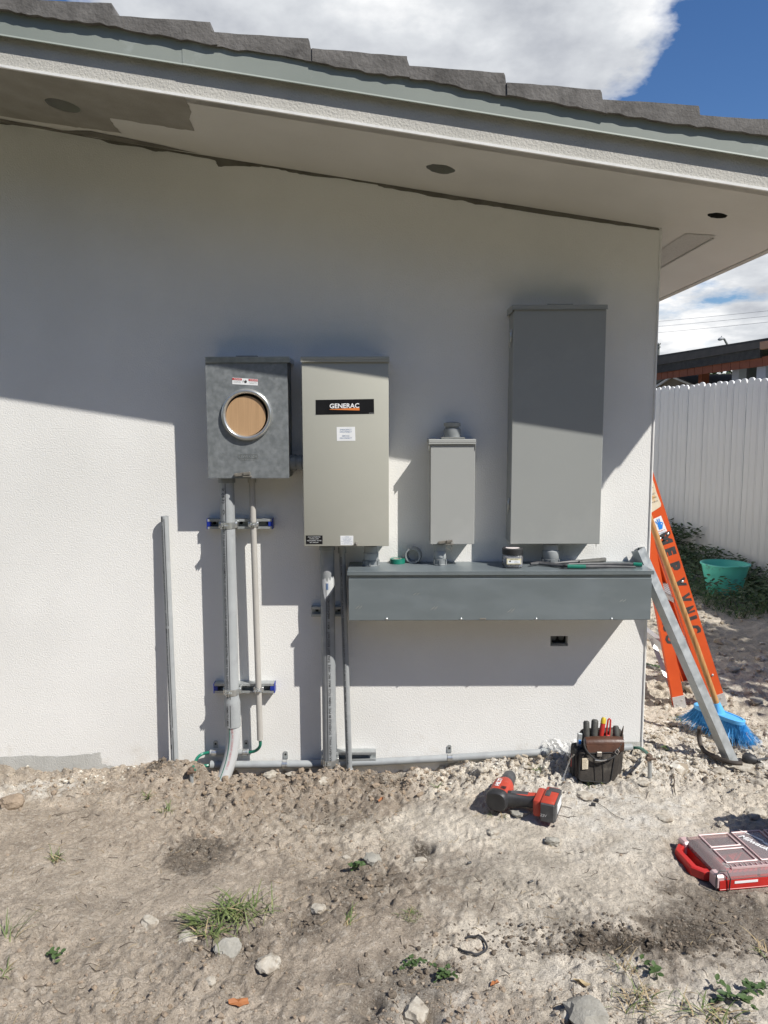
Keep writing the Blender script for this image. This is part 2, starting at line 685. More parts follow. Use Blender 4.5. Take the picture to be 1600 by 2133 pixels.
M_TILE = mat('roof_concrete', (.125, .118, .111), (.185, .175, .165), 14.0, .95, bump=.6, bscale=70, bdist=.005, c3=(.09, .085, .08), scale3=9, lo3=.55, hi3=.70, spec=.2)
M_MORTAR = mat('roof_mortar', (.13, .122, .114), (.20, .19, .178), 22.0, .95, bump=1.0, bscale=80, bdist=.008, spec=.2)
M_VENT = mat('vent_mesh', (.50, .485, .445), (.40, .388, .352), 120, .7, bump=.8, bscale=260, bdist=.003)
M_DARK = mat('hole_shade_black', (.02, .02, .018), (.035, .033, .03), 30, .9)  # near-black colour painted in as the shade inside holes and slots
M_CAN = mat('lamp_can_metal', (.30, .305, .285), (.36, .365, .34), 9, .6, metal=.2)
M_GALV = mat('galvanized_sheet', (.195, .210, .215), (.250, .265, .270), 55.0, .50, metal=.35, bump=.05, bscale=60, rvar=.10, c3=(.29, .305, .307), scale3=22, lo3=.56, hi3=.74)
M_GALV2 = mat('galvanized_trough', (.205, .238, .252), (.225, .258, .272), 5.0, .40, metal=.45, rvar=.10, c3=(.255, .288, .30), scale3=4, lo3=.56, hi3=.80, vscale=(1, 1, 2.5))
M_STRUT = mat('strut_zinc', (.36, .38, .38), (.46, .48, .48), 30.0, .42, metal=.45, rvar=.10, c3=(.27, .29, .29), scale3=14)
M_STRUTD = mat('strut_inside', (.10, .105, .105), (.16, .165, .165), 30.0, .55, metal=.4)
M_ZINC = mat('bright_zinc', (.62, .63, .62), (.52, .53, .52), 40.0, .28, metal=.8)
M_STEEL = mat('latch_steel', (.42, .39, .34), (.32, .295, .26), 30.0, .4, metal=.7)
M_TORN = mat('torn_sticker', (.58, .59, .59), (.50, .51, .51), 40, .7)
M_BEIGE = mat('beige_enamel', (.405, .400, .345), (.39, .385, .332), 3.0, .42, c3=(.44, .43, .375), scale3=3.0, lo3=.52, hi3=.80, bump=.03, bscale=300)
M_GREY = mat('grey_enamel', (.300, .308, .295), (.288, .296, .284), 3.0, .40, c3=(.345, .35, .335), scale3=3.2, lo3=.52, hi3=.80, bump=.03, bscale=300)
M_GREYL = mat('light_grey_enamel', (.352, .357, .340), (.340, .345, .328), 3.0, .40, c3=(.40, .40, .385), scale3=4.0, lo3=.52, hi3=.80, bump=.03, bscale=300)
M_PVC = mat('grey_pvc', (.300, .315, .318), (.345, .36, .362), 12.0, .5, bump=.04, bscale=90, c3=(.28, .29, .295), scale3=18)
M_PVCS = mat('schedule_grey_pvc', (.245, .258, .262), (.285, .298, .302), 12.0, .5, bump=.04, bscale=90, c3=(.34, .345, .345), scale3=14)
M_PVCD = mat('dark_grey_pvc', (.20, .213, .217), (.24, .253, .256), 12.0, .42)
M_PVCW = mat('pale_pvc', (.47, .475, .47), (.42, .425, .42), 10.0, .5, c3=(.40, .39, .36), scale3=8, lo3=.6, hi3=.75)
M_PVCB = mat('beige_pvc', (.385, .368, .335), (.43, .412, .378), 10.0, .5)
M_INK = mat('black_ink', (.03, .03, .032), (.05, .05, .052), 60, .6)
M_REDINK = mat('red_ink', (.50, .16, .17), (.58, .25, .25), 60, .6)
M_WHITE = mat('white_print', (.82, .82, .82), (.78, .78, .78), 30, .5)
M_BLUEINK = mat('blue_ink', (.10, .17, .32), (.14, .21, .36), 60, .6)
M_BLACKL = mat('black_label', (.006, .006, .007), (.010, .010, .011), 20, .5, spec=.25)
M_ORANGEP = mat('orange_print', (.72, .22, .05), (.66, .19, .045), 20, .4)
M_REDP = mat('red_print', (.52, .03, .035), (.46, .03, .03), 20, .4)
M_BLUECAP = mat('blue_plastic', (.008, .022, .22), (.010, .03, .27), 20, .35)
M_GREEN = mat('green_insulation', (.008, .13, .085), (.012, .17, .11), 15, .35)
M_TAPE = mat('green_tape', (.008, .15, .10), (.010, .17, .115), 15, .35)
M_CARD = mat('cardboard', (.46, .29, .155), (.40, .25, .13), 3.0, .85, vscale=(60, 6, 2), bump=.15, bscale=10)
M_BRONZE = mat('weathered_bronze', (.20, .14, .10), (.12, .09, .07), 40, .6, metal=.4)
M_LADDER = mat('orange_fiberglass', (.62, .085, .014), (.56, .072, .012), 8.0, .48, c3=(.64, .18, .08), scale3=60, lo3=.64, hi3=.76)
M_ALU = mat('aluminium', (.62, .61, .60), (.50, .495, .49), 40, .42, metal=.5, vscale=(1, 8, 8))
M_PAPER = mat('worn_label', (.70, .63, .50), (.62, .53, .38), 14, .7, c3=(.60, .33, .08), scale3=13, lo3=.60, hi3=.68)
M_STICK = mat('white_sticker', (.78, .79, .79), (.72, .73, .73), 20, .5)
M_STBLUE = mat('sticker_blue', (.015, .20, .66), (.015, .22, .70), 20, .5)
M_WOOD = mat('broom_wood', (.50, .27, .10), (.36, .17, .055), 6.0, .55, vscale=(12, 12, 1.2), c3=(.16, .075, .03), scale3=9, lo3=.60, hi3=.76)
M_BROOM = mat('blue_plastic_head', (.10, .40, .78), (.12, .44, .82), 12, .4)
M_BRIST = mat('blue_bristle', (.015, .21, .52), (.05, .36, .72), 220, .55)
M_TEAL = mat('teal_plastic', (.12, .64, .52), (.14, .70, .57), 5.0, .5, c3=(.10, .22, .19), scale3=11, lo3=.60, hi3=.72)
M_FENCE = mat('white_vinyl', (.80, .795, .77), (.75, .745, .72), 4.0, .5, vscale=(3, 3, .5))
M_BLACKP = mat('black_plastic', (.022, .022, .024), (.04, .04, .042), 20, .5, bump=.2, bscale=200)
M_GREYP = mat('scuffed_black_plastic', (.045, .046, .05), (.09, .09, .092), 30, .5)
M_REDT = mat('tool_red', (.46, .055, .030), (.38, .045, .026), 12, .5, c3=(.42, .16, .11), scale3=40, lo3=.64, hi3=.76)
M_LEATHER = mat('brown_leather', (.062, .027, .016), (.105, .046, .027), 14, .40, bump=.4, bscale=90, c3=(.06, .03, .02), scale3=10)
M_CANVAS = mat('black_canvas', (.028, .024, .02), (.055, .047, .04), 22, .85, bump=.6, bscale=260, c3=(.17, .150, .122), scale3=11, lo3=.52, hi3=.74)
M_WEB = mat('black_webbing', (.02, .02, .02), (.035, .034, .033), 60, .8)
M_YELLOW = mat('yellow_grip', (.62, .45, .03), (.55, .40, .03), 20, .45)
M_REDG = mat('red_grip', (.45, .03, .02), (.38, .025, .02), 20, .45)
M_GREYG = mat('worn_grip', (.045, .045, .04), (.09, .088, .078), 40, .6)
M_ROCKW = mat('pale_limestone', (.47, .435, .37), (.34, .30, .245), 45, .95, bump=.8, bscale=150, bdist=.004, c3=(.27, .23, .18), scale3=22, lo3=.50, hi3=.62, spec=.2)
M_ROCKG = mat('grey_stone', (.34, .325, .285), (.27, .255, .22), 26, .95, bump=.8, bscale=120, bdist=.004, c3=(.44, .42, .37), scale3=14, spec=.2)
M_CLOD = mat('soil_clod', (.33, .26, .195), (.25, .195, .14), 30, 1.0, bump=1.0, bscale=130, bdist=.006, spec=.1)
M_DCLOD = mat('dark_clod', (.115, .095, .074), (.19, .155, .12), 30, 1.0, bump=1.0, bscale=130, bdist=.006, spec=.1)
M_PEB = mat('rubble_crumbs', (.42, .37, .30), (.30, .25, .19), 11, 1.0, c3=(.62, .59, .52), scale3=17, lo3=.52, hi3=.60, spec=.1)
M_CRUMB = mat('soil_crumbs', (.34, .275, .21), (.25, .197, .147), 11, 1.0, c3=(.40, .36, .30), scale3=17, lo3=.60, hi3=.66, spec=.1)
M_GRASS = mat('grass_blade', (.085, .13, .032), (.17, .205, .07), 9, .6, c3=(.34, .30, .14), scale3=16, lo3=.60, hi3=.75)
M_WEED = mat('weed_leaf', (.045, .082, .024), (.075, .12, .036), 20, .55)
M_DWEED = mat('dark_weed_leaf', (.035, .07, .018), (.065, .11, .03), 20, .55, c3=(.12, .15, .06), scale3=9)
M_VERGE = mat('verge_grass', (.07, .145, .03), (.12, .19, .05), 9, .6)
M_STRAW = mat('dry_straw', (.42, .33, .19), (.30, .22, .12), 30, .8)
M_TWIG = mat('dark_twig', (.06, .045, .033), (.11, .085, .06), 30, .9)
M_LEAF = mat('dry_leaf', (.33, .12, .035), (.25, .09, .03), 30, .7)
M_RUBBER = mat('black_rubber', (.03, .024, .02), (.07, .055, .042), 20, .6)
M_ROOF2 = mat('charcoal_shingle', (.030, .030, .031), (.048, .047, .047), 12, .9, bump=.5, bscale=40, bdist=.02)
M_ROOF3 = mat('weathered_shingle', (.085, .080, .076), (.06, .057, .055), 6, .9)
M_FASC2 = mat('brown_fascia', (.20, .055, .022), (.16, .042, .018), 5, .7)
M_FASC3 = mat('tan_fascia', (.33, .20, .13), (.28, .165, .105), 5, .7)
M_POST = mat('slate_post', (.30, .32, .37), (.27, .29, .34), 5, .8)
M_POSTD = mat('dark_slate_wall', (.09, .10, .12), (.08, .09, .105), 5, .8)
M_TANW = mat('tan_wall', (.20, .165, .125), (.17, .14, .105), 3, .9)
M_TRIM = mat('white_trim', (.72, .72, .74), (.66, .66, .68), 5, .6)
M_POLE = mat('weathered_pole', (.16, .17, .16), (.12, .125, .12), 9, .9)
M_LAMP = mat('lamp_grey', (.34, .35, .36), (.30, .31, .32), 9, .5)
M_WIREL = mat('line_wire', (.34, .34, .37), (.30, .30, .33), 9, .6)
M_CROWN = mat('foliage_dark', (.030, .058, .018), (.060, .095, .028), 3, .7)
M_TRUNK = mat('bark', (.09, .07, .05), (.06, .045, .035), 8, .95, bump=.8, bscale=20, bdist=.02)
M_CLEAR = glassy('clear_plastic', (.96, .95, .95), .5, .08, .20)
M_SMOKE = glassy('smoky_clear_lid', (.98, .83, .82), .5, .24, .26)
M_RIB = mat('lid_rib_plastic', (.56, .40, .39), (.50, .35, .34), 20, .35)
M_BAG = glassy('clear_film', (.98, .98, .97), .5, .10, .46)
M_BOXRED = mat('box_red', (.48, .022, .018), (.42, .02, .016), 12, .40)
M_NUTS = mat('sorted_screws', (.33, .33, .33), (.10, .10, .10), 130, .4, metal=.6)
M_NUTSG = mat('green_fasteners', (.14, .30, .27), (.30, .36, .34), 120, .5)
M_CREAM = mat('cream_label', (.68, .62, .42), (.62, .57, .40), 20, .6)
M_PINKL = mat('pale_lid_label', (.72, .66, .64), (.60, .54, .52), 14, .5)

# ================================================================== THE HOUSE
SL = 0.156                                         # rake slope
SOF0 = P(800, 383, 0).z                            # soffit height on the wall at X = 0


def sz(x):
    return SOF0 - SL * x


def S(px, py):                                     # sight line onto the soffit
    d = ray(px, py)
    # EYE.z + t d.z = SOF0 - SL (EYE.x + t d.x)
    t = (SOF0 - SL * EYE.x - EYE.z) / (d.z + SL * d.x)
    return EYE + d * t


OV = -S(800, 268).y                                # depth of the rake overhang
XL, XE = -6.0, 1.575                               # left end of the roof built, eave edge on the right
XT = XE + 0.03

house = thing('house', (-2.0, 0.0, -0.1), 'pale stucco house with a bare tiled roof edge and deep eave over the meters', 'house')

# front wall with the outlet opening left in it
ob_px = [(1147, 1325), (1184, 1325), (1184, 1346), (1147, 1346)]
hole = [P(a, b, 0) for a, b in ob_px]
hx0, hx1, hz0, hz1 = hole[0].x, hole[1].x, hole[2].z, hole[0].z
w = MB()
outer = [(XL, 0, -.5), (WALL_X, 0, -.5), (WALL_X, 0, sz(WALL_X)), (XL, 0, sz(XL))]
vs, fs = fill_holes(outer, [[(hx0, 0, hz0), (hx1, 0, hz0), (hx1, 0, hz1), (hx0, 0, hz1)]])
w.add(vs, fs)
w.add([(WALL_X, 0, -.5), (WALL_X, 6, -.5), (WALL_X, 6, sz(WALL_X)), (WALL_X, 0, sz(WALL_X))], [(0, 1, 2, 3)])
w.add([(XL, 6, -.5), (WALL_X, 6, -.5), (WALL_X, 6, sz(WALL_X)), (XL, 6, sz(XL))], [(3, 2, 1, 0)])
w.add([(XL, 0, -.5), (XL, 6, -.5), (XL, 6, sz(XL)), (XL, 0, sz(XL))], [(0, 1, 2, 3)])
# the reveal of the opening
d_ = 0.05
w.add([(hx0, 0, hz0), (hx1, 0, hz0), (hx1, 0, hz1), (hx0, 0, hz1), (hx0, d_, hz0), (hx1, d_, hz0), (hx1, d_, hz1), (hx0, d_, hz1)],
      [(0, 1, 5, 4), (1, 2, 6, 5), (2, 3, 7, 6), (3, 0, 4, 7)])
w.build('wall', M_WALL, house, smooth=0)
w = MB()
w.cyl((WALL_X - .001, -.001, -.3), (WALL_X - .001, -.001, sz(WALL_X) - .004), .0045, seg=8)
w.build('corner_bead', M_BEAD, house)
# outlet box in the wall
w = MB()
w.bb(hx0 + .002, hx1 - .002, .050, .056, hz0 + .001, hz1 - .001)
w.build('outlet_box', M_DARK, house)
w = MB()
for k in (0.3, 0.72):
    w.lathe([(.001, 0), (.012, 0), (.013, .006), (.009, .010)], (hx0 + (hx1 - hx0) * k, .049, (hz0 + hz1) / 2 + .004), (0, -1, 0), 14, caps=(True, True))
w.bb(hx0 + .004, hx0 + .010, .02, .049, hz0 + .004, hz1 - .006)
w.build('conduit_stub', M_STRUTD, house)

# soffit with the three lamp holes
SY1 = 6.3


def sp(p):
    return (p[0], p[1], sz(p[0]))


lamps = [(131, 219, .060, 0), (918, 352, .050, 1), (1495, 449, .034, 2)]
holes = []
for (px, py, r, k) in lamps:
    c = S(px, py)
    rr = random.Random(k + 5)
    holes.append([sp((c.x + r * math.cos(a) * (1 + (0.10 if k else 0) * rr.uniform(-1, 1)), c.y + r * math.sin(a) * (1 + (0.10 if k else 0) * rr.uniform(-1, 1))))
                  for a in [2 * math.pi * q / 20 for q in range(20)]])
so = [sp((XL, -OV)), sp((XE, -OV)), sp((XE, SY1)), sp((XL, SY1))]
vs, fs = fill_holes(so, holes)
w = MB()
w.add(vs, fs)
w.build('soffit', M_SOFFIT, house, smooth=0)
for (px, py, r, k), hl in zip(lamps, holes):
    c = S(px, py)
    w = MB()
    dep = .035 if k == 0 else .07
    top = [(p[0], p[1], p[2] + dep) for p in hl]
    w.loft([hl, top], caps=(False, True))
    w.build('lamp_hole', M_CAN if k < 2 else M_DARK, house)
# soffit vent strip along the side eave
va, vb = S(1480, 492), S(1525, 503)
w = MB()
vx0, vx1, vy0 = 1.222, 1.330, (va.y + vb.y) / 2
w.add([(vx0, vy0, sz(vx0) - .002), (vx1, vy0 - .04, sz(vx1) - .002), (vx1, vy0 + 5, sz(vx1) - .002), (vx0, vy0 + 5, sz(vx0) - .002)], [(0, 1, 2, 3)])
w.tube([(vx1 + .004, vy0, sz(vx1) - .004), (vx1 + .004, vy0 + 5, sz(vx1) - .004)], .005, 6)
w.build('soffit_vent', M_VENT, house, smooth=0)

# fascia: stucco band, its bead, and the painted metal flashing that stands in front of it
YF = -OV


def fz(px, py, y):
    return P(px, py, y).z


zb0, zb1 = sz(XL), sz(XT)
FH = fz(800, 196, YF - .018) - sz(0) + .03          # height of the stucco band (its top hides behind the flashing)
w = MB()
w.prism([(XL, YF, sz(XL)), (XT, YF, sz(XT)), (XT, YF, sz(XT) + FH), (XL, YF, sz(XL) + FH)], (0, .05, 0))
w.prism([(XT, YF + .05, sz(XT)), (XT, SY1, sz(XT)), (XT, SY1, sz(XT) + FH), (XT, YF + .05, sz(XT) + FH)], (-.03, 0, 0))
w.build('fascia', M_FASCIA, house, smooth=0)
w = MB()
w.sweep([(-.005, -.004), (.005, -.004), (.005, .004), (-.005, .004)], (XL, YF - .003, sz(XL) + .001), (XT + .005, YF - .003, sz(XT + .005) + .001), (0, 1, 0))
w.build('fascia_bead', M_BEAD, house, smooth=0)
YM = YF - .020
mz0 = fz(800, 199, YM) - sz(0)
mz1 = fz(800, 148, YM) - sz(0)
w = MB()
XS = -0.62                                          # a lap joint in the flashing
for (xa, xb, dy) in ((XL, XS, 0.0), (XS - .02, XT + .04, -.0015)):
    w.prism([(xa, YM + dy, sz(xa) + mz0), (xb, YM + dy, sz(xb) + mz0), (xb, YM + dy, sz(xb) + mz1), (xa, YM + dy, sz(xa) + mz1)], (0, .0012, 0))
    w.prism([(xa, YM + dy - .0035, sz(xa) + mz0 - .006), (xb, YM + dy - .0035, sz(xb) + mz0 - .006), (xb, YM + dy + .0012, sz(xb) + mz0 + .002), (xa, YM + dy + .0012, sz(xa) + mz0 + .002)], (0, .006, -.001))
    # return flange back to the fascia, under the tiles
    w.prism([(xa, YM + dy + .0012, sz(xa) + mz1 - .002), (xb, YM + dy + .0012, sz(xb) + mz1 - .002), (xb, YF + .05, sz(xb) + mz1 - .002), (xa, YF + .05, sz(xa) + mz1 - .002)], (0, 0, .002))
w.build('flashing', M_FLASH, house, smooth=0)

# roof deck under the tiles
w = MB()
w.prism([(XL, YF + .055, sz(XL) + .06), (XT - .01, YF + .055, sz(XT) + .06), (XT - .01, YF + .055, sz(XT) + mz1 + .03), (XL, YF + .055, sz(XL) + mz1 + .03)], (0, SY1 + OV - .06, 0))
w.build('roof_deck', M_MORTAR, house, smooth=0)

# roof tiles along the rake: each its own piece with a chipped edge
YT = YM - .014
tile_top = [(-170, -34, 38, -18), (46, -1, 233, 8), (250, 33, 438, 46), (446, 66, 642, 79), (650, 100, 848, 117), (853, 137, 1050, 152),
            (1056, 172, 1250, 188), (1258, 208, 1455, 220), (1461, 240, 1668, 254), (1676, 274, 1890, 292)]
bot = [(-200, -8), (0, 19), (100, 37), (180, 47), (200, 48), (300, 68), (400, 85), (500, 103), (600, 115), (660, 130), (780, 152), (900, 168), (1000, 190),
       (1150, 214), (1230, 230), (1330, 244), (1400, 257), (1500, 268), (1600, 283), (1900, 335)]


def bot_y(px):
    for (a, b), (c, d) in zip(bot, bot[1:]):
        if a <= px <= c:
            return b + (d - b) * (px - a) / (c - a)
    return bot[-1][1]


for i, (xa, ya, xb, yb) in enumerate(tile_top):
    rr = random.Random(40 + i)
    poly = []
    n = 9
    for k in range(n):
        t = k / (n - 1)
        poly.append((xa + (xb - xa) * t + (rr.uniform(-2, 2) if 0 < k < n - 1 else 0), ya + (yb - ya) * t + rr.uniform(-.9, .9)))
    xr = xb + 9
    nxt = tile_top[i + 1] if i + 1 < len(tile_top) else (xb + 9, yb + 24, 0, 0)
    poly += [(xb + rr.uniform(0, 3), yb + 6), (xb + rr.uniform(2, 5), nxt[1] - rr.uniform(0, 2)), (nxt[0] + 7, nxt[1] + 3)]
    rb = []
    m = 14
    for k in range(m):
        px = nxt[0] + 7 + (xa + 0.5 - nxt[0] - 7) * k / (m - 1)
        rb.append((px, bot_y(px) + rr.uniform(-2, 2.2)))
    poly += rb
    pts = [P(a, b, YT + rr.uniform(-.001, .001) * 0) for a, b in poly]
    w = MB()
    dy = rr.uniform(-.004, .004)
    w.prism([(p.x, p.y + dy, p.z) for p in pts], (0, .35, 0))
    w.build('roof_tile', M_TILE, house, smooth=0)
# the rest of the roof surface behind the visible row
w = MB()
for i in range(28):
    x0 = XT + .10 - i * .335
    x1 = x0 - .345
    z0, z1 = sz(x0) + mz1 + .055, sz(x1) + mz1 + .03
    w.prism([(x1, YT + .34, z1), (x0, YT + .34, z0 - .03), (x0, YT + .34, z0), (x1, YT + .34, z1 + .005)], (0, SY1 + OV - .3, 0))
w.build('roof_surface', M_TILE, house, smooth=0)


# unpainted patches: thin skins of bare plaster with torn edges
def patch(name, pts, material, off, jag=1.5, seed=1, sub=5, hole_=None):
    rr = random.Random(seed)
    out = []
    n = len(pts)
    for i in range(n):
        a, b = pts[i], pts[(i + 1) % n]
        for k in range(sub):
            t = k / sub
            j = jag if k else 0
            out.append((a[0] + (b[0] - a[0]) * t + rr.uniform(-j, j), a[1] + (b[1] - a[1]) * t + rr.uniform(-j, j) * .7))
    w = MB()
    ps = [off(x, y) for x, y in out]
    if hole_:
        vs_, fs_ = fill_holes(ps, [hole_])
        w.add(vs_, fs_)
    else:
        w.add(ps, [tuple(range(len(ps)))])
    return w.build(name, material, house, smooth=0)


def on_soffit(px, py):
    p = S(px, py)
    return Vector((p.x, p.y, p.z - .0015))


def on_wall(px, py):
    p = P(px, py, -.0012)
    return p


def on_wall2(px, py):
    return P(px, py, -.0016)


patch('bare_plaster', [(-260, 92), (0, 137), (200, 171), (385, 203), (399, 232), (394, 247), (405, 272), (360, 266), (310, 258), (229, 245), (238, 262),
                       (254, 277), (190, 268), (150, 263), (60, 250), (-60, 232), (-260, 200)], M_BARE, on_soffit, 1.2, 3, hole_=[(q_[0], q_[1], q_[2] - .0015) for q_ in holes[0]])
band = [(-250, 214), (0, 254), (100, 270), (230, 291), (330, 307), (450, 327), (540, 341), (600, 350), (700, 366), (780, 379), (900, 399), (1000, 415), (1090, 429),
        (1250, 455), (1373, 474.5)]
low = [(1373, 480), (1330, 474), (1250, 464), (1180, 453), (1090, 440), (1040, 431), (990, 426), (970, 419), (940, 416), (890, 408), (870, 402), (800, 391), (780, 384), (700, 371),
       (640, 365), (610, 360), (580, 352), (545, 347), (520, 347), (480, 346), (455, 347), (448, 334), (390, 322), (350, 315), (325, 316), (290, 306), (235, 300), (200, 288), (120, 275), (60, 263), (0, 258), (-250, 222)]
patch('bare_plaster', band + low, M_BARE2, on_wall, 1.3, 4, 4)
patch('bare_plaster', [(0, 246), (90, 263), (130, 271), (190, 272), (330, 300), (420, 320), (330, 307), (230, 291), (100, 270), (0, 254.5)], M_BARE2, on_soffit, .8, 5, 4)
patch('bare_cement', [(-300, 1560), (0, 1577), (60, 1574), (120, 1576), (185, 1570), (210, 1568), (213, 1592), (240, 1597), (285, 1602), (285, 1660), (-300, 1670)], M_CEMENT, on_wall2, 2.0, 6, 5)
patch('bare_cement', [(1290, 1546), (1318, 1545), (1341, 1545), (1340, 1600), (1290, 1600)], M_CEMENT, on_wall2, 1.0, 8, 4)


# ================================================================== WALL EQUIPMENT
def xz(px, py, y):
    p = P(px, py, y)
    return p.x, p.z


def latch(par, px, py, y, material=M_STEEL, s=1.0, ring=False):
    p = P(px, py, y)
    m = MB()
    ax = (Vector((1, 0, .10)).normalized(), Vector((0, 1, 0)), Vector((-.10, 0, 1)).normalized())
    m.box(p + Vector((-.016 * s, -.004, .002)), (.030 * s, .003, .011 * s), ax, .001)
    m.cyl(p + Vector((-.030 * s, -.002, .0005)), p + Vector((-.030 * s, -.0075, .0005)), .0058 * s, seg=12)
    m.cyl(p + Vector((-.030 * s, -.007, .0005)), p + Vector((-.030 * s, -.0105, .0005)), .0028 * s, seg=8)
    m.box(p + Vector((.010 * s, -.007, .006)), (.024 * s, .010, .010 * s), ax, .001)
    m.bb(p.x - .004, p.x + .026 * s, y - .014, y + .004, p.z - .007 * s, p.z - .003 * s)
    if ring:
        pts = [p + Vector((.008 + .011 * math.cos(a), -.008, -.017 + .011 * math.sin(a))) for a in [2 * math.pi * k / 14 for k in range(15)]]
        m.tube(pts, .0011, 5)
        m.tube([p + Vector((.020, -.008, -.010)), p + Vector((.0215, -.008, -.028)), p + Vector((.018, -.008, -.036))], .0007, 5)
    return m.build('latch', material, par)


# ---------- meter socket
YD = -0.140
x0, z1 = xz(431.5, 750, YD)
x1, z0 = xz(600, 994.5, YD)
x0 = (P(430, 752, YD).x + P(434, 994, YD).x) / 2
x1 = (P(597, 752, YD).x + P(601, 994, YD).x) / 2
meter = thing('meter_socket', ((x0 + x1) / 2, 0, z0), 'galvanized meter socket with a round opening closed by cardboard', 'meter box')
cx, cz = xz(514.5, 864, YD)
ro = 46.5 / FPX * (CAM_D + YD)
w = MB()
t = .002
w.bb(x0, x0 + t, YD + .002, -.002, z0, z1)
w.bb(x1 - t, x1, YD + .002, -.002, z0, z1)
w.bb(x0 + t, x1 - t, YD + .002, -.002, z0, z0 + t)
w.bb(x0 + t, x1 - t, -.004, -.002, z0 + t, z1)
w.bb(x0 + t, x1 - t, YD + .002, -.002, z1 - t, z1)
w.build('enclosure', M_GALV, meter, smooth=0)
circ = [(cx + ro * math.cos(a), YD, cz + ro * math.sin(a)) for a in [2 * math.pi * k / 48 for k in range(48)]]
vs, fs = fill_holes([(x0 - .002, YD, z0 - .001), (x1 + .002, YD, z0 - .001), (x1 + .002, YD, z1), (x0 - .002, YD, z1)], [circ])
w = MB()
w.add(vs, fs)
w.bb(x0 - .002, x0 - .0005, YD + .0005, YD + .014, z0 - .001, z1)
w.bb(x1 + .0005, x1 + .002, YD + .0005, YD + .014, z0 - .001, z1)
w.bb(x0 - .002, x1 + .002, YD + .0005, YD + .012, z0 - .003, z0 - .0012)
w.build('cover', M_GALV, meter, smooth=0)
w = MB()
w.lathe([(ro - .006, .012), (ro - .006, -.004), (ro - .004, -.012), (ro + .001, -.0165), (ro + .006, -.0165), (ro + .011, -.011), (ro + .013, -.004), (ro + .0125, -.0002)], (cx, YD, cz), (0, 1, 0), 56)
w.build('ring', M_ZINC, meter, smooth=60)
w = MB()
w.lathe([(.001, 0), (ro - .0105, 0), (ro - .0105, .005), (.001, .005)], (cx - .0035, YD - .0035, cz - .0045), (0, 1, 0), 40)
w.build('cardboard_disc', M_CARD, meter, smooth=0)
# rain lip on top
xa, zl = xz(427, 743, YD - .006)
xb, _ = xz(603.5, 743, YD - .006)
w = MB()
w.bb(xa, xb, YD - .006, -.002, z1 - .001, zl, .002)
w.bb(xa, xb, YD - .006, YD - .0045, z1 - .010, z1 - .001)
w.bb(xb - .002, xb, YD - .0045, -.003, z1 - .010, z1 - .001)
w.bb(xa, xa + .002, YD - .0045, -.003, z1 - .010, z1 - .001)
w.build('rain_lip', M_ZINC, meter, smooth=0)
w = MB()
hx, hz = xz(518, 743, YD / 2)
w.bb(hx - .042, hx + .042, -.12, -.02, zl, zl + .006, .002)
w.build('hub_plate', M_GALV, meter, smooth=0)


def sticker(par, pxs, y, material, name='label', thick=.0006):
    """a flat label; pxs its four corners in the photo, clockwise from top left"""
    q = [P(a, b, y - thick) for a, b in pxs]
    w = MB()
    w.prism(q, (0, thick, 0))
    return w.build(name, material, par, smooth=0), q


lab, q = sticker(meter, [(484, 786.5), (537, 790), (537, 803), (484, 800)], YD, M_STICK)
ux = (q[1] - q[0]).normalized()
uz = Vector((0, 0, 1))
wd = (q[1] - q[0]).length
o = (q[0] + q[1] + q[2] + q[3]) / 4 + Vector((0, -.0004, 0))
for dx, ww in ((-.31, .37), (.32, .36)):
    w = MB()
    c = o + ux * (dx * wd) + uz * .0075
    w.box(c, (ww * wd, .0004, .0075), (ux, Vector((0, 1, 0)), uz))
    w.build('warning_bar', M_REDP, lab, smooth=0)
w = MB()
for dx, s_ in ((-.29, 'DANGER'), (.34, 'WARNING')):
    put_text(w, s_, o + ux * (dx * wd) + uz * .0075 + Vector((0, -.0006, 0)), ux, uz, .0045)
w.build('lettering', M_WHITE, lab, smooth=0)
w = MB()
for dx, s_, n in ((-.31, 'Hazardous voltage will', 0), (-.31, 'cause death or injury', 1), (.32, 'Turn off power before', 0), (.32, 'opening this cover', 1)):
    put_text(w, s_, o + ux * (dx * wd) - uz * (.001 + n * .0045), ux, uz, .0022, .30 * wd)
w.lathe([(.0001, 0), (.0055, 0), (.0055, .0003)], o + ux * (.02 * wd), (0, -1, 0), 10)
w.tube([o + ux * (-.05 * wd) + uz * .005, o + ux * (-.10 * wd) + uz * .001, o + ux * (-.06 * wd) + uz * .001, o + ux * (-.09 * wd) - uz * .004], .0006, 5)
w.build('lettering', M_INK, lab, smooth=0)
# pressed name in the cover
tcx, tcz = xz(517, 950.5, YD)
w = MB()
put_text(w, 'TALON', (tcx, YD - .0012, tcz), (1, 0, 0), (0, 0, 1), .0085, .064, spacing=1.1)
put_text(w, 'TYPE 3R ENCLOSURE', (tcx - .001, YD - .0012, tcz - .014), (1, 0, 0), (0, 0, 1), .0036, .060)
for zz in (.0075, -.0075):
    w.bb(tcx - .038, tcx + .038, YD - .001, YD - .0001, tcz + zz - .0005, tcz + zz + .0005)
for xx in (-.038, .038):
    w.bb(tcx + xx - .0005, tcx + xx + .0005, YD - .001, YD - .0001, tcz - .0075, tcz + .0075)
w.build('pressed_name', M_ZINC, meter, smooth=0)
latch(meter, 509, 989, YD - .001, s=1.15)

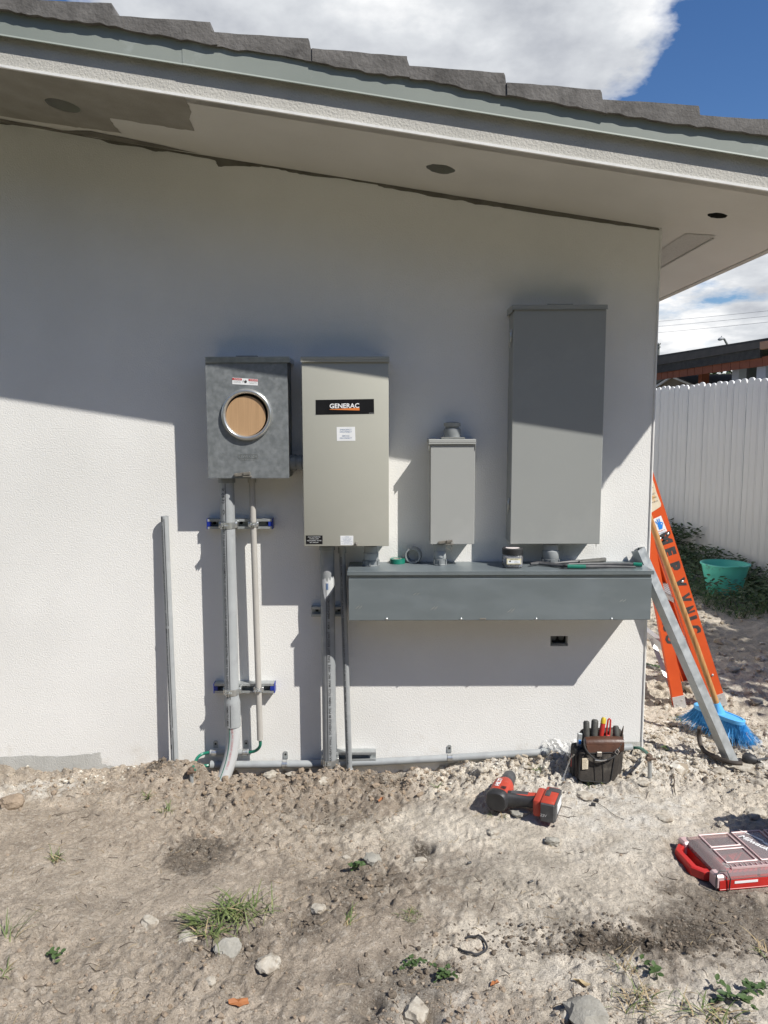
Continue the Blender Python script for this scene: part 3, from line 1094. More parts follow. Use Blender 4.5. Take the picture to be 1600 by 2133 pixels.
# ---------- transfer switch cabinet
YD = -0.170
x0 = (P(626.5, 752, YD).x + P(635, 1138, YD).x) / 2
x1 = (P(809.5, 752, YD).x + P(810.5, 1138, YD).x) / 2
z0, z1 = P(720, 1138, YD).z, P(720, 751, YD).z
ats = thing('transfer_switch', ((x0 + x1) / 2, 0, z0), 'tall beige generator transfer switch cabinet with a black logo plate', 'electrical cabinet')
w = MB()
w.bb(x0 + .003, x1 - .003, YD + .022, -.001, z0 + .002, z1, .002)
w.build('enclosure', M_BEIGE, ats, smooth=0)
w = MB()
w.bb(x0, x1, YD, YD + .021, z0, z1 - .002, .003, seg=2)
w.build('door', M_BEIGE, ats)
zt = P(720, 742.5, YD - .008).z
w = MB()
w.bb(x0 - .003, x1 + .003, YD - .008, -.001, z1 + .001, zt, .002)
w.bb(x0 - .003, x1 + .003, YD - .008, YD - .0065, z1 - .006, z1 + .001)
w.build('rain_lip', M_BEIGE, ats, smooth=0)

lab, q = sticker(ats, [(657.5, 833), (779, 831), (779.5, 862), (657.5, 864)], YD, M_BLACKL, 'logo_plate')
ux = (q[1] - q[0]).normalized()
w = MB()
put_text(w, 'GENERAC', P(717.5, 845.2, YD - .0009), ux, uz, 9.2 / FPX * 3.03, 61 / FPX * 3.03, bold=.022)
w.build('lettering', M_WHITE, lab, smooth=0)
w = MB()
w.add([P(687, 853.2, YD - .0009), P(687, 852.2, YD - .0009), P(749, 849.2, YD - .0009), P(749, 855, YD - .0009)], [(0, 1, 2, 3)])
w.build('swoosh', M_ORANGEP, lab, smooth=0)
w = MB()
put_text(w, 'RTSW200', P(774, 860.5, YD - .0009), ux, uz, .0022, .017)
w.build('fine_print', M_STICK, lab, smooth=0)
lab, q = sticker(ats, [(701.2, 889.5), (739.5, 889), (740.5, 918.2), (701.8, 918.5)], YD, M_STICK)
ux = (q[1] - q[0]).normalized()
w = MB()
for s_, py in (('EMERGENCY', 895), ('DISCONNECT', 899.5), ('SERVICE', 908), ('DISCONNECT', 912.5)):
    put_text(w, s_, P(720.5, py, YD - .0009), ux, uz, .0058, {'SERVICE': 15, 'EMERGENCY': 24}.get(s_, 25) / FPX * 3.03)
w.build('lettering', M_BLUEINK, lab, smooth=0)
lab, q = sticker(ats, [(637, 1115.5), (672, 1115.5), (672, 1133.5), (637.5, 1133.5)], YD, M_BLACKL)
w = MB()
for s_, py, wd in (('FULLY AUTOMATED', 1118.6, 26), ('DIGITAL LOAD', 1122.4, 19), ('MANAGEMENT SYSTEM', 1126.2, 30), ('NEC COMPLIANT', 1130, 18)):
    put_text(w, s_, P(654.5, py, YD - .0009), (1, 0, 0), uz, .0040, wd / FPX * 3.03)
w.build('lettering', M_STICK, lab, smooth=0)
lab, q = sticker(ats, [(709, 1116), (736, 1116), (736, 1135.5), (709.5, 1135.5)], YD, M_STICK)
w = MB()
for i, (s_, wd) in enumerate((('WARNING', 8), ('Do not operate this switch', 21), ('under load', 17), ('AVERTISSEMENT', 15), ('Ne pas ouvrir sous tension', 23), ('ADVERTENCIA', 12), ('No abrir con carga', 22))):
    put_text(w, s_, P(722.5, 1118.2 + i * 2.5, YD - .0009), (1, 0, 0), uz, .0026, wd / FPX * 3.03)
w.build('lettering', M_BLUEINK, lab, smooth=0)
w = MB()
p = P(742, 1132, YD)
w.cyl(p, p + Vector((0.004, -.012, .002)), .006, .0055, 14)
w.bb(p.x - .012, p.x - .004, YD - .004, YD + .002, p.z - .010, p.z - .004)
w.build('door_screw', M_STEEL, ats)

# ---------- small enclosure with a capped hub
YD = -0.110
x0, x1 = P(896.8, 1030, YD).x, P(989, 1030, YD).x
z0, z1 = P(940, 1133.8, YD).z, P(940, 926, YD).z
box = thing('disconnect_box', ((x0 + x1) / 2, 0, z0), 'small narrow grey enclosure with a capped hub on top', 'electrical box')
w = MB()
w.bb(x0 + .003, x1 - .003, YD + .016, -.001, z0 + .001, z1 + .008, .001)
w.build('enclosure', M_GREYL, box, smooth=0)
w = MB()
w.bb(x0, x1, YD, YD + .015, z0, z1, .0015)
w.build('cover', M_GREYL, box, smooth=0)
xa, xb = P(893.3, 915, YD - .008).x, P(992, 915, YD - .008).x
zt = P(940, 915, YD - .008).z
zb = P(940, 925.2, YD - .008).z
w = MB()
w.bb(xa, xb, YD - .008, -.001, zb + .006, zt, .0015)
w.bb(xa, xb, YD - .008, YD - .006, zb, zb + .006)
for xx in (xa, xb - .002):
    w.bb(xx, xx + .002, YD - .004, YD + .03, zb - .022, zb + .006)
w.build('rain_lip', M_GREYL, box, smooth=0)
hx = P(942, 905, -.055).x
w = MB()
w.bb(hx - .047, hx + .047, -.102, -.010, zt, zt + .008, .002)
w.build('hub_plate', M_ZINC, box, smooth=0)
w = MB()
w.lathe([(.033, 0), (.034, .002), (.034, .030), (.033, .034), (.028, .035), (.028, .044)], (hx, -.055, zt + .008), (0, 0, 1), 28)
w.build('hub', M_PVCD, box, smooth=50)
pr = []
for k in range(32):
    a = 2 * math.pi * k / 32
    pr.append((hx + (.0345 if k % 4 < 2 else .0325) * math.cos(a), -.055 + (.0345 if k % 4 < 2 else .0325) * math.sin(a), zt + .051))
w = MB()
w.prism(pr, (0, 0, .014))
w.lathe([(.030, 0), (.022, .004), (.001, .005)], (hx, -.055, zt + .065), (0, 0, 1), 24)
w.build('hub_cap', M_CAN, box)
latch(box, 931, 1130, YD - .001, ring=True)

# ---------- load centre
YD = -0.120
x0 = (P(1070, 645, YD).x + P(1063, 1132, YD).x) / 2
x1 = (P(1264, 645, YD).x + P(1249.5, 1132, YD).x) / 2
z0, z1 = P(1160, 1133.3, YD).z, P(1160, 643, YD).z
panel = thing('panelboard', ((x0 + x1) / 2, 0, z0), 'tallest grey enclosure, a breaker panel near the house corner', 'electrical panel')
w = MB()
w.bb(x0 + .002, x1 - .002, YD + .017, -.001, z0 + .002, z1, .0015)
w.build('enclosure', M_GREY, panel, smooth=0)
w = MB()
w.bb(x0, x1, YD, YD + .016, z0, z1 - .003, .002)
w.build('cover', M_GREY, panel, smooth=0)
zt = P(1160, 634.5, YD - .008).z
xa, xb = P(1067.5, 640, YD - .008).x, P(1266.5, 640, YD - .008).x
w = MB()
w.bb(xa, xb, YD - .008, -.001, z1 + .001, zt, .0015)
w.bb(xa, xb, YD - .008, YD - .0062, z1 - .004, z1 + .001)
w.bb(xa - .0005, xa + .0015, YD - .004, -.002, z1 - .012, z1 + .001)
w.build('rain_lip', M_GREY, panel, smooth=0)
w = MB()
hx = P(1163, 632, -.06).x
w.bb(hx - .052, hx + .052, -.10, -.02, zt, zt + .008, .003)
w.build('hub_plate', M_GREY, panel, smooth=0)
for py in (710, 1060):
    zc_ = P(1064, py, -.07).z
    w = MB()
    w.bb(x0 - .006, x0 + .001, -.080, -.062, zc_ - .004, zc_ + .034, .001)
    w.tube([(x0 - .005, -.078, zc_), (x0 - .006, -.079, zc_ - .018), (x0 - .005, -.072, zc_ - .026), (x0 - .004, -.065, zc_ - .018), (x0 - .003, -.064, zc_)], .0018, 6)
    w.bb(x0 - .002, x0 + .001, -.085, -.055, zc_ + .006, zc_ + .046, .0005)
    w.build('latch', M_ZINC, panel, smooth=50)
w = MB()
px_ = P(1243, 1137, YD)
w.bb(px_.x - .003, px_.x, YD + .002, YD + .004, px_.z - .004, z0)
w.build('seal_tab', M_ZINC, panel, smooth=0)

# ---------- wire trough
TZ = P(900, 1170, 0).z                               # its top
TD = -0.213
xa, xb = P(723.5, 1190, TD).x, P(1363, 1190, TD).x
x0, x1 = P(726.5, 1250, TD + .006).x, P(1356.5, 1250, TD + .006).x
z0 = P(1040, 1291.5, TD + .006).z
TZF = TZ
trough = thing('wire_trough', ((x0 + x1) / 2, 0, z0), 'long galvanized wiring trough under the row of boxes', 'wireway')
w = MB()
w.bb(x0 + .002, x1 - .002, TD + .009, -.001, z0 + .001, TZ - .004)
w.build('enclosure', M_GALV2, trough, smooth=0)
zc_ = P(1040, 1205, TD + .006).z
w = MB()
w.bb(x0, x1, TD + .006, TD + .0085, z0, zc_, .0008)
w.bb(x0, x1, TD + .0085, TD + .02, z0 - .0015, z0 - .0002)
w.build('front_cover', M_GALV2, trough, smooth=0)
zl = P(1040, 1197.5, TD).z
w = MB()
w.bb(xa, xb, TD, -.001, TZ - .003, TZ, .0008)
w.bb(xa, xb, TD, TD + .002, zl, TZ - .003)
w.bb(xa, xa + .002, TD + .002, -.002, zl, TZ - .003)
w.bb(xb - .002, xb, TD + .002, -.002, zl, TZ - .003)
w.build('lid', M_GALV2, trough, smooth=0)
for px in (805.5, 960.5, 1117, 1274):
    p = P(px, 1289, TD + .006)
    w = MB()
    w.lathe([(.0048, 0), (.0045, .003), (.0025, .0048), (.0003, .005)], p, (0, -1, 0), 12)
    w.build('screw', M_ZINC, trough)
w = MB()
p = P(1006, 1289, TD + .006)
w.bb(p.x - .012, p.x + .012, p.y - .0015, p.y, p.z - .003, p.z + .003, .0005)
w.build('knockout_clip', M_STEEL, trough, smooth=0)
# scrape marks left by tools on the cover
for (px, py, s_) in ((748, 1266, 1), (905, 1268, 1), (1065, 1273, 1.3), (1298, 1252, .6), (868, 1238, .5)):
    w = MB()
    p = P(px, py, TD + .0055)
    for k in range(4):
        a = .7 + .1 * k
        q = p + Vector((.006 * k - .01, 0, .003 * (k % 2)))
        dv = Vector((math.cos(a), 0, math.sin(a))) * .011 * s_
        w.add([q - dv, q + dv * .2 + Vector((.0008, 0, -.0008)), q + dv + Vector((0, 0, .001))], [(0, 1, 2)])
    w.build('scratch', M_ZINC, trough, smooth=0)


# ---------- short conduit nipples between the boxes and the trough
def nipple(px, ztop, y, r, label, mats=(M_PVC, M_PVC, M_GALV)):
    x = P(px, 1155, y).x
    t = thing('conduit_nipple', (x, y, TZ), label, 'conduit fitting', 'short conduit fittings standing on the trough')
    h = ztop - TZ
    w = MB()
    w.lathe([(r * 1.22, .0005), (r * 1.22, .004), (r * 1.12, .006), (r * 1.12, h * .30), (r * .9, h * .32)], (x, y, TZ), (0, 0, 1), 26, caps=(True, False))
    for k in range(6):
        a = k * math.pi / 3 + .4
        w.box((x + r * 1.14 * math.cos(a), y + r * 1.14 * math.sin(a), TZ + h * .17), (.006, .006, h * .24), (Vector((math.cos(a), math.sin(a), 0)), Vector((-math.sin(a), math.cos(a), 0)), Vector((0, 0, 1))))
    w.build('bushing', mats[2], t, smooth=45)
    w = MB()
    w.lathe([(r, h * .31), (r * 1.06, h * .34), (r * 1.06, h * .68), (r, h * .70)], (x, y, TZ), (0, 0, 1), 26, caps=(False, False))
    w.build('collar', mats[1], t, smooth=45)
    w = MB()
    w.lathe([(r * .97, h * .69), (r * .97, h * 1.02)], (x, y, TZ), (0, 0, 1), 26)
    w.build('pipe', mats[0], t, smooth=45)


nipple(773, P(773, 1138, -.085).z, -.085, .0295, 'grey conduit fitting joining the beige cabinet to the trough')
nipple(917, P(917, 1134, -.07).z, -.07, .0235, 'grey conduit fitting joining the small capped enclosure to the trough')
nipple(1147, P(1147, 1133, -.07).z, -.07, .0320, 'grey conduit fitting joining the tall panel to the trough')
# level nipple between meter socket and cabinet
c = P(616, 963, -.075)
t = thing('conduit_nipple', (c.x, c.y, c.z - .03), 'level grey conduit fitting between meter socket and beige cabinet', 'conduit fitting')
w = MB()
xa_, xb_ = P(601, 963, -.075).x - .004, P(636, 963, -.075).x + .004
L_ = xb_ - xa_
w.lathe([(.030, 0), (.0315, .002), (.0315, L_ * .48), (.030, L_ * .5)], (xa_, c.y, c.z), (1, 0, 0), 24)
w.build('collar', M_PVCD, t, smooth=45)
w = MB()
w.lathe([(.0285, L_ * .5), (.0285, L_ * .62), (.031, L_ * .63), (.031, L_ * .78), (.0285, L_ * .79), (.0285, L_)], (xa_, c.y, c.z), (1, 0, 0), 24)
w.build('pipe', M_PVCD, t, smooth=45)


# ---------- strut rails and pipe clamps
def strut(pxa, pxb, py, caps, label, depth=.041, hgt=.041, material=M_STRUT, y0=-.001, pyb=None):
    a, b = P(pxa, py, -depth), P(pxb, pyb or py, -depth)
    zc = (a.z + b.z) / 2
    t = thing('strut_rail', ((a.x + b.x) / 2, 0, zc - hgt / 2), label, 'strut channel', 'slotted strut rails holding the conduits')
    h = hgt / 2
    w = MB()
    w.bb(a.x, b.x, -.0035, y0, zc - h, zc + h)
    w.bb(a.x, b.x, -depth, -.0036, zc + h - .0025, zc + h)
    w.bb(a.x, b.x, -depth, -.0036, zc - h, zc - h + .0025)
    w.bb(a.x, b.x, -depth, -depth + .0025, zc + h - .010, zc + h - .0026)
    w.bb(a.x, b.x, -depth, -depth + .0025, zc - h + .0026, zc - h + .010)
    w.build('channel', material, t, smooth=0)
    n = max(2, int((b.x - a.x) / .05))
    for k in range(n):
        w = MB()
        x = a.x + .022 + k * (b.x - a.x - .044) / max(1, n - 1)
        w.lathe([(.0005, .0), (.0068, 0), (.0068, .0006)], (x, -.0036, zc), (0, -1, 0), 14)
        w.build('slot', M_DARK, t, smooth=0)  # dark disc on the solid web, painted as a slot's shade
    if caps:
        for x, s_ in ((a.x, -1), (b.x, 1)):
            w = MB()
            w.bb(x - .0018 * (s_ < 0) - .001, x + .0018 * (s_ > 0) + .001, -depth - .0018, -.002, zc - h - .0012, zc + h + .0012, .001)
            w.bb(x + s_ * -.016, x, -depth - .0016, -depth - .0002, zc - h + .011, zc + h - .011)
            w.build('end_cap', M_BLUECAP, t, smooth=0)
    return t, zc


def clamp(par, p, r, hgt=.024):
    """two-piece strut clamp round a vertical pipe whose axis passes p"""
    w = MB()
    x, y, z = p
    n = 20
    rings = []
    for zz in (z - hgt / 2, z + hgt / 2):
        rings.append([(x + (r + .0022) * math.sin(a), y - (r + .0022) * math.cos(a), zz) for a in [R(-155) + R(310) * k / (n - 1) for k in range(n)]])
    w.loft(rings, (False, False), closed=False)
    for s_ in (-1, 1):
        w.bb(x + s_ * (r + .004) - .004, x + s_ * (r + .004) + .004, y - .002, -.038, z - hgt / 2, z + hgt / 2, .001)
    # ears with the bolt at the front left
    ex, ey = x - r * .45, y - r * 1.02
    w.bb(ex - .0035, ex - .0015, ey - .014, ey + .006, z - hgt / 2 + .001, z + hgt / 2 - .001)
    w.bb(ex + .006, ex + .008, ey - .014, ey + .004, z - hgt / 2 + .001, z + hgt / 2 - .001)
    w.cyl((ex - .012, ey - .008, z), (ex + .020, ey - .008, z), .0028, seg=8)
    w.cyl((ex - .0075, ey - .008, z), (ex - .0032, ey - .008, z), .0058, seg=6)
    return w.build('pipe_clamp', M_ZINC, par, smooth=45)


YC = -.041
# conduit axes
RA, RB = .0292, .0128
YA, YB = YC - RA - .002, YC - RB - .002
A0, A1 = P(472.5, 996, YA), P(483.5, 1452, YA)
B0, B1 = P(524.5, 996, YB), P(542, 1541, YB)
D0, D1 = P(681.5, 1139, YA), P(687.5, 1625, YA)
E0, E1 = P(712.5, 1139, -.060), P(727.5, 1600, -.060)


def along(a, b, py):
    """point on the axis a-b whose height shows at photo row py"""
    t = 0.5
    for _ in range(20):
        q = a + (b - a) * t
        zt_ = P(600, py, q.y).z
        t = (zt_ - a.z) / (b.z - a.z)
    return a + (b - a) * t


s1, zc1 = strut(432, 567, 1091.5, True, 'upper strut rail with blue end caps behind the left conduits')
s2, zc2 = strut(446, 571, 1434, True, 'lower strut rail with blue end caps behind the left conduits')
s3, zc3 = strut(648, 716, 1274.5, False, 'short uncapped strut rail behind the conduits left of the trough', depth=.036)
s4, zc4 = strut(672, 783, 1577, False, 'galvanized strut rail near the ground behind two conduits', depth=.041)
for st, zc in ((s1, zc1), (s2, zc2)):
    for a, b, r in ((A0, A1, RA), (B0, B1, RB)):
        tt = (zc - a.z) / (b.z - a.z)
        clamp(st, a + (b - a) * tt, r, .026 if r > .02 else .020)
tt = (zc4 - .006 - D0.z) / (D1.z - D0.z)
clamp(s4, D0 + (D1 - D0) * tt, RA, .030)

# ---------- conduits
# A: large left conduit with belled coupling and elbow into the soil
cA = thing('conduit', (A1.x, A1.y, 0.03), 'thick grey conduit dropping from the meter socket into the soil', 'conduit')
w = MB()
w.lathe([(RA, 0), (RA, (A1 - A0).length), (RA * 1.14, (A1 - A0).length + .016), (RA * 1.16, (A1 - A0).length + .022), (RA * 1.16, (A1 - A0).length + .125), (RA * 1.0, (A1 - A0).length + .126)], A0, A1 - A0, 32)
w.build('pipe', M_PVC, cA, smooth=40)
w = MB()
w.lathe([(RA * 1.15, 0), (RA * 1.17, .001), (RA * 1.17, .022), (RA, .023)], A0 + Vector((0, 0, .004)), A1 - A0, 28)
w.build('collar', M_PVCD, cA, smooth=40)
ep = [P(485.5, 1508, YA), P(487, 1530, YA - .002), P(484.5, 1556, YA - .008), P(478.5, 1584, YA - .02), P(470, 1610, YA - .038), P(458, 1640, YA - .06)]
fine = []
for i in range(len(ep) - 1):
    for k in range(4):
        t_ = k / 4
        p0_, p1_, p2_, p3_ = ep[max(i - 1, 0)], ep[i], ep[i + 1], ep[min(i + 2, len(ep) - 1)]
        fine.append(0.5 * ((2 * p1_) + (p2_ - p0_) * t_ + (2 * p0_ - 5 * p1_ + 4 * p2_ - p3_) * t_ ** 2 + (3 * p1_ - p0_ - 3 * p2_ + p3_) * t_ ** 3))
fine.append(ep[-1])
w = MB()
w.tube(fine, RA * .97, 28)
elb = w.build('elbow', M_PVCW, cA, smooth=60)


def on_pipe(path, r, ang, lift=.0008):
    out = []
    for i, p in enumerate(path):
        t_ = (path[min(i + 1, len(path) - 1)] - path[max(i - 1, 0)]).normalized()
        fr = Vector((0, -1, 0))
        fr = (fr - t_ * fr.dot(t_)).normalized()
        sd = t_.cross(fr)
        if sd.x < 0:
            sd = -sd
        out.append(p + (fr * math.cos(ang) + sd * math.sin(ang)) * (r + lift))
    return out


w = MB()
w.tube(on_pipe(fine[1:], RA * .97, -.42), .0014, 6)
w.build('stripe', M_GREEN, elb)
# red print on the elbow
w = MB()
vs, fs = glyphs('RIGID PVC CONDUIT HEAVY WALL 2')
xs = [v.x for v in vs]
ctr = on_pipe(fine[1:-5], RA * .97, .12, .0012)
cum = [0]
for a, b in zip(ctr, ctr[1:]):
    cum.append(cum[-1] + (b - a).length)
out = []
for v in vs:
    s_ = (v.x - min(xs)) / (max(xs) - min(xs)) * cum[-1] * .98
    i = 0
    while i < len(cum) - 2 and cum[i + 1] < s_:
        i += 1
    f_ = (s_ - cum[i]) / (cum[i + 1] - cum[i])
    p = ctr[i] + (ctr[i + 1] - ctr[i]) * f_
    t_ = (ctr[i + 1] - ctr[i]).normalized()
    fr = Vector((0, -1, 0))
    fr = (fr - t_ * fr.dot(t_)).normalized()
    sd = t_.cross(fr)
    sd = sd if sd.x > 0 else -sd
    out.append(p + sd * ((v.y - .3) * .011))
w.add(out, fs)
w.build('lettering', M_REDINK, elb, smooth=0)
w = MB()
w.tube([A0 + Vector((-.0015, -RA - .0004, -.02)), A1 + Vector((-.0015, -RA - .0004, .0))], .0011, 5)
w.tube([A1 + Vector((-.0015, -RA * 1.16 - .0004, -.025)), A1 + Vector((-.0015, -RA * 1.16 - .0004, -.12))], .0011, 5)
pA = w.build('stripe', M_INK, cA)
w = MB()
lt = 'CONDUIT TO UL651 S1318 RIGID NONMETALLIC CONDUIT ABOVEGROUND AND UNDERGROUND EXTRA HEAVY WALL SCHEDULE 80 PVC'
pa, pb = along(A0, A1, 1083), along(A0, A1, 1450)
wrap_text(w, lt, pa, pb, RA, -.42, .0100, (pb - pa).length)
pa, pb = along(A0, A1, 1015), along(A0, A1, 1070)
wrap_text(w, '2 (53)   O', pa, pb, RA, -.42, .0100, (pb - pa).length)
pa, pb = A1 + (A1 - A0).normalized() * .030, A1 + (A1 - A0).normalized() * .12
wrap_text(w, 'NEMA TC-2 MAX', pa, pb, RA * 1.16, -.42, .0080, .085)
w.build('lettering', M_INK, cA, smooth=0)

# B: thin beige conduit beside it
cB = thing('conduit', (B1.x, B1.y, B1.z), 'thin beige conduit right of the thick one, ending above the soil', 'conduit')
w = MB()
w.lathe([(RB, 0), (RB, (B1 - B0).length), (RB * .8, (B1 - B0).length), (RB * .8, (B1 - B0).length - .03)], B0, B1 - B0, 20)
w.build('pipe', M_PVCB, cB, smooth=40)
w = MB()
w.lathe([(RB * 1.3, 0), (RB * 1.35, .001), (RB * 1.35, .022), (RB, .0225)], B0 + Vector((0, 0, .004)), B1 - B0, 20)
w.build('collar', M_PVCB, cB, smooth=40)

# C: loose conduit leaning on the wall
RC = .0158
C0, C1 = P(343, 1075, -.030), P(365, 1606, -.055)
cC = thing('loose_conduit', (C1.x, C1.y, C1.z), 'loose grey conduit length leaning alone against the wall on the left', 'conduit')
w = MB()
L_ = (C1 - C0).length
w.lathe([(RC * .85, .05), (RC * .85, 0), (RC, 0), (RC, L_ + .04)], C0, C1 - C0, 22)
w.build('pipe', M_PVC, cC, smooth=40)
w = MB()
ld = (C1 - C0).normalized()
w.tube([C0 + ld * .01 + Vector((.0015, -RC - .0003, 0)), C0 + ld * L_ * .42 + Vector((.0015, -RC - .0003, 0))], .0011, 5)
w.tube([C0 + ld * L_ * .43 + Vector((.0015, -RC - .0003, 0)), C0 + ld * L_ * .82 + Vector((.0015, -RC - .0003, 0))], .0011, 5)
w.tube([C0 + ld * L_ * .83 + Vector((.0015, -RC - .0003, 0)), C1 + Vector((.0015, -RC - .0003, 0))], .0011, 5)
w.build('stripe', M_INK, cC)
w = MB()
for f0, f1, s_ in ((.035, .36, 'SCHEDULE 40 PVC CONDUIT RIGID NONMETALLIC SUNLIGHT RESISTANT UL'), (.37, .42, '(CONDUIT)'), (.445, .80, 'SCHEDULE 40 PVC CONDUIT RIGID NONMETALLIC SUNLIGHT RESISTANT UL'), (.81, .86, '(CONDUIT)')):
    wrap_text(w, s_, C0 + ld * L_ * f0, C0 + ld * L_ * f1, RC, -.55, .0062, L_ * (f1 - f0))
for f0 in (.0, .427, .885):
    for k in range(4):
        q = C0 + ld * (L_ * f0 + .006 + .005 * k)
        w.box(q + Vector((-RC * .5, -RC * .86 - .0012, 0)), (.007, .001, .003), (Vector((.86, -.5, 0)), Vector((.5, .86, 0)), Vector((0, 0, 1))))
w.build('lettering', M_INK, cC, smooth=0)

# D: large conduit below the cabinet
cD = thing('conduit', (D1.x, D1.y, .03), 'thick grey conduit dropping from the beige cabinet into the soil', 'conduit')
w = MB()
w.lathe([(RA, 0), (RA, (D1 - D0).length + .05)], D0, D1 - D0, 32)
w.build('pipe', M_PVCS, cD, smooth=40)
w = MB()
w.lathe([(RA * 1.0, 0), (RA * 1.14, .001), (RA * 1.14, .016), (RA, .017)], D0 + Vector((0, 0, .004)), D1 - D0, 28)
w.build('collar', M_PVCD, cD, smooth=40)
w = MB()
pa, pb = along(D0, D1, 1212), along(D0, D1, 1615)
w.tube([pa + Vector((-.004, -RA - .0003, 0)), pb + Vector((-.004, -RA - .0003, 0))], .0011, 5)
w.build('stripe', M_INK, cD)
w = MB()
pa, pb = along(D0, D1, 1592), along(D0, D1, 1380)
wrap_text(w, 'EXTRA HEAVY WALL  SCHEDULE 80 PVC  NEMA TC-2  MAX 90C WIRE', pa, pb, RA, .20, .0090, (pb - pa).length, flip=True)
pa, pb = along(D0, D1, 1376), along(D0, D1, 1238)
wrap_text(w, 'SUNLIGHT RESISTANT   45411   AND9232018D12', pa, pb, RA, .16, .0090, (pb - pa).length, flip=True)
w.build('lettering', M_INK, cD, smooth=0)
w = MB()
rr = random.Random(3)
pa, pb = along(D0, D1, 1203), along(D0, D1, 1250)
n = 14
rings = []
for k in range(9):
    f_ = k / 8
    c_ = pa + (pb - pa) * f_
    a0_, a1_ = -.75 + (.5 * f_ ** 2), 1.05 - (1.5 * max(0, f_ - .5) / .5)
    a1_ = max(a1_, a0_ + .06)
    rings.append([c_ + Vector((math.sin(a), -math.cos(a), 0)) * (RA + .0007) + Vector((0, 0, rr.uniform(-.012, .010) if k == 0 else 0)) for a in [a0_ + (a1_ - a0_) * q_ / (n - 1) for q_ in range(n)]])
w.loft(rings, (False, False), closed=False)
sk = w.build('paper_sticker', M_TORN, cD, smooth=60)
w = MB()
pc = along(D0, D1, 1219)
for k in range(7):
    a = -.12 + k * .045
    w.box(pc + Vector((math.sin(a), -math.cos(a), 0)) * (RA + .0012), (.0008 + .0006 * (k % 2), .0004, .026), (Vector((math.cos(a), math.sin(a), 0)), Vector((-math.sin(a), math.cos(a), 0)), Vector((0, 0, 1))))
w.build('barcode', M_BLUEINK, sk, smooth=0)

# E: thin dark conduit beside it
RE = .0132
cE = thing('conduit', (E1.x, E1.y, E1.z), 'thin grey conduit squeezed between the thick one and the trough end', 'conduit')
w = MB()
w.lathe([(RE, 0), (RE, (E1 - E0).length)], E0, E1 - E0, 20)
w.build('pipe', M_PVCS, cE, smooth=40)
w = MB()
w.lathe([(RE, -.004), (RE * 1.28, .0), (RE * 1.3, .002), (RE * 1.3, .045), (RE, .046)], E1 - Vector((0, 0, .004)), E1 - E0, 20)
w.lathe([(RE, 0), (RE * 1.3, .001), (RE * 1.3, .03), (RE, .031)], E0 + Vector((0, 0, .004)), E1 - E0, 20)
w.build('coupling', M_PVCS, cE, smooth=40)
w = MB()
pa, pb = along(E0, E1, 1160), along(E0, E1, 1590)
wrap_text(w, 'RIGID NONMETALLIC CONDUIT SUNLIGHT RESISTANT SCHEDULE 40 PVC CONDUIT MAX 90C WIRE NEMA TC-2 UL651 ABOVEGROUND UNDERGROUND', pa, pb, RE, -.35, .0062, (pb - pa).length)
w.build('lettering', M_INK, cE, smooth=0)

# F: long conduit lying along the foot of the wall
YL = -.030
RF = .0158
fpts = [P(441, 1593, YL), P(540, 1592.5, YL), P(640, 1591.5, YL), P(783, 1587.5, YL), P(960, 1577.5, YL), P(1145, 1566.5, YL), P(1317, 1557, YL)]
cF = thing('conduit', (fpts[3].x, YL, fpts[3].z - RF), 'long level conduit running along the foot of the wall', 'conduit')
w = MB()
w.tube(fpts, RF, 18, (False, False))
w.build('pipe', M_PVC, cF, smooth=60)
w = MB()
for i, (a, b) in enumerate(((fpts[0] + Vector((-.004, 0, 0)), fpts[0] + Vector((.03, 0, 0))), (P(1128, 1567.6, YL), P(1162, 1565.6, YL)))):
    w.cyl(a, b, RF * 1.14, seg=18, caps=(False, False))
w.build('coupling', M_PVC, cF, smooth=60)
# G: short sleeve above it
g0, g1 = P(438, 1567.5, -.028), P(519, 1566.5, -.028)
cG = thing('conduit_sleeve', ((g0.x + g1.x) / 2, -.028, g0.z - .012), 'short conduit sleeve behind the elbow with green wire at each end', 'conduit')
w = MB()
w.lathe([(.010, .004), (.0125, 0), (.0125, (g1 - g0).length), (.010, (g1 - g0).length - .004)], g0, g1 - g0, 16)
w.build('pipe', M_PVC, cG, smooth=50)


def strap(px, py, r, y, label):
    """one-hole pipe strap with its tab upward"""
    c = P(px, py, y)
    t = thing('pipe_strap', (c.x, y, c.z - r), label, 'pipe strap', 'one-hole straps on the low conduits')
    w = MB()
    n = 14
    rings = []
    for xx in (-.011, .011):
        rings.append([(c.x + xx, c.y - (r + .0016) * math.cos(a), c.z + (r + .0016) * math.sin(a)) for a in [R(-100) + R(190) * k / (n - 1) for k in range(n)]])
    w.loft(rings, (False, False), closed=False)
    for xx in (-.008, .008):
        rings = [[(c.x + xx + s_, c.y - (r + .003) * math.cos(a), c.z + (r + .003) * math.sin(a)) for a in [R(-100) + R(190) * k / (n - 1) for k in range(n)]] for s_ in (-.0018, .0018)]
        w.loft(rings, (False, False), closed=False)
    w.build('band', M_ZINC, t, smooth=50)
    w = MB()
    zt_ = c.z + r
    w.prism([(c.x - .010, -.004, zt_ - .002), (c.x + .010, -.004, zt_ - .002), (c.x + .009, -.004, zt_ + .026), (c.x + .005, -.004, zt_ + .031), (c.x - .005, -.004, zt_ + .031), (c.x - .009, -.004, zt_ + .026)], (0, .0025, 0))
    tb = w.build('tab', M_STRUT, t, smooth=0)
    w = MB()
    w.lathe([(.0004, 0), (.0045, 0), (.0045, .0006)], (c.x, -.0041, zt_ + .017), (0, -1, 0), 14)
    w.build('screw_hole', M_DARK, tb, smooth=0)  # dark disc drawn for the shade of a drilled hole


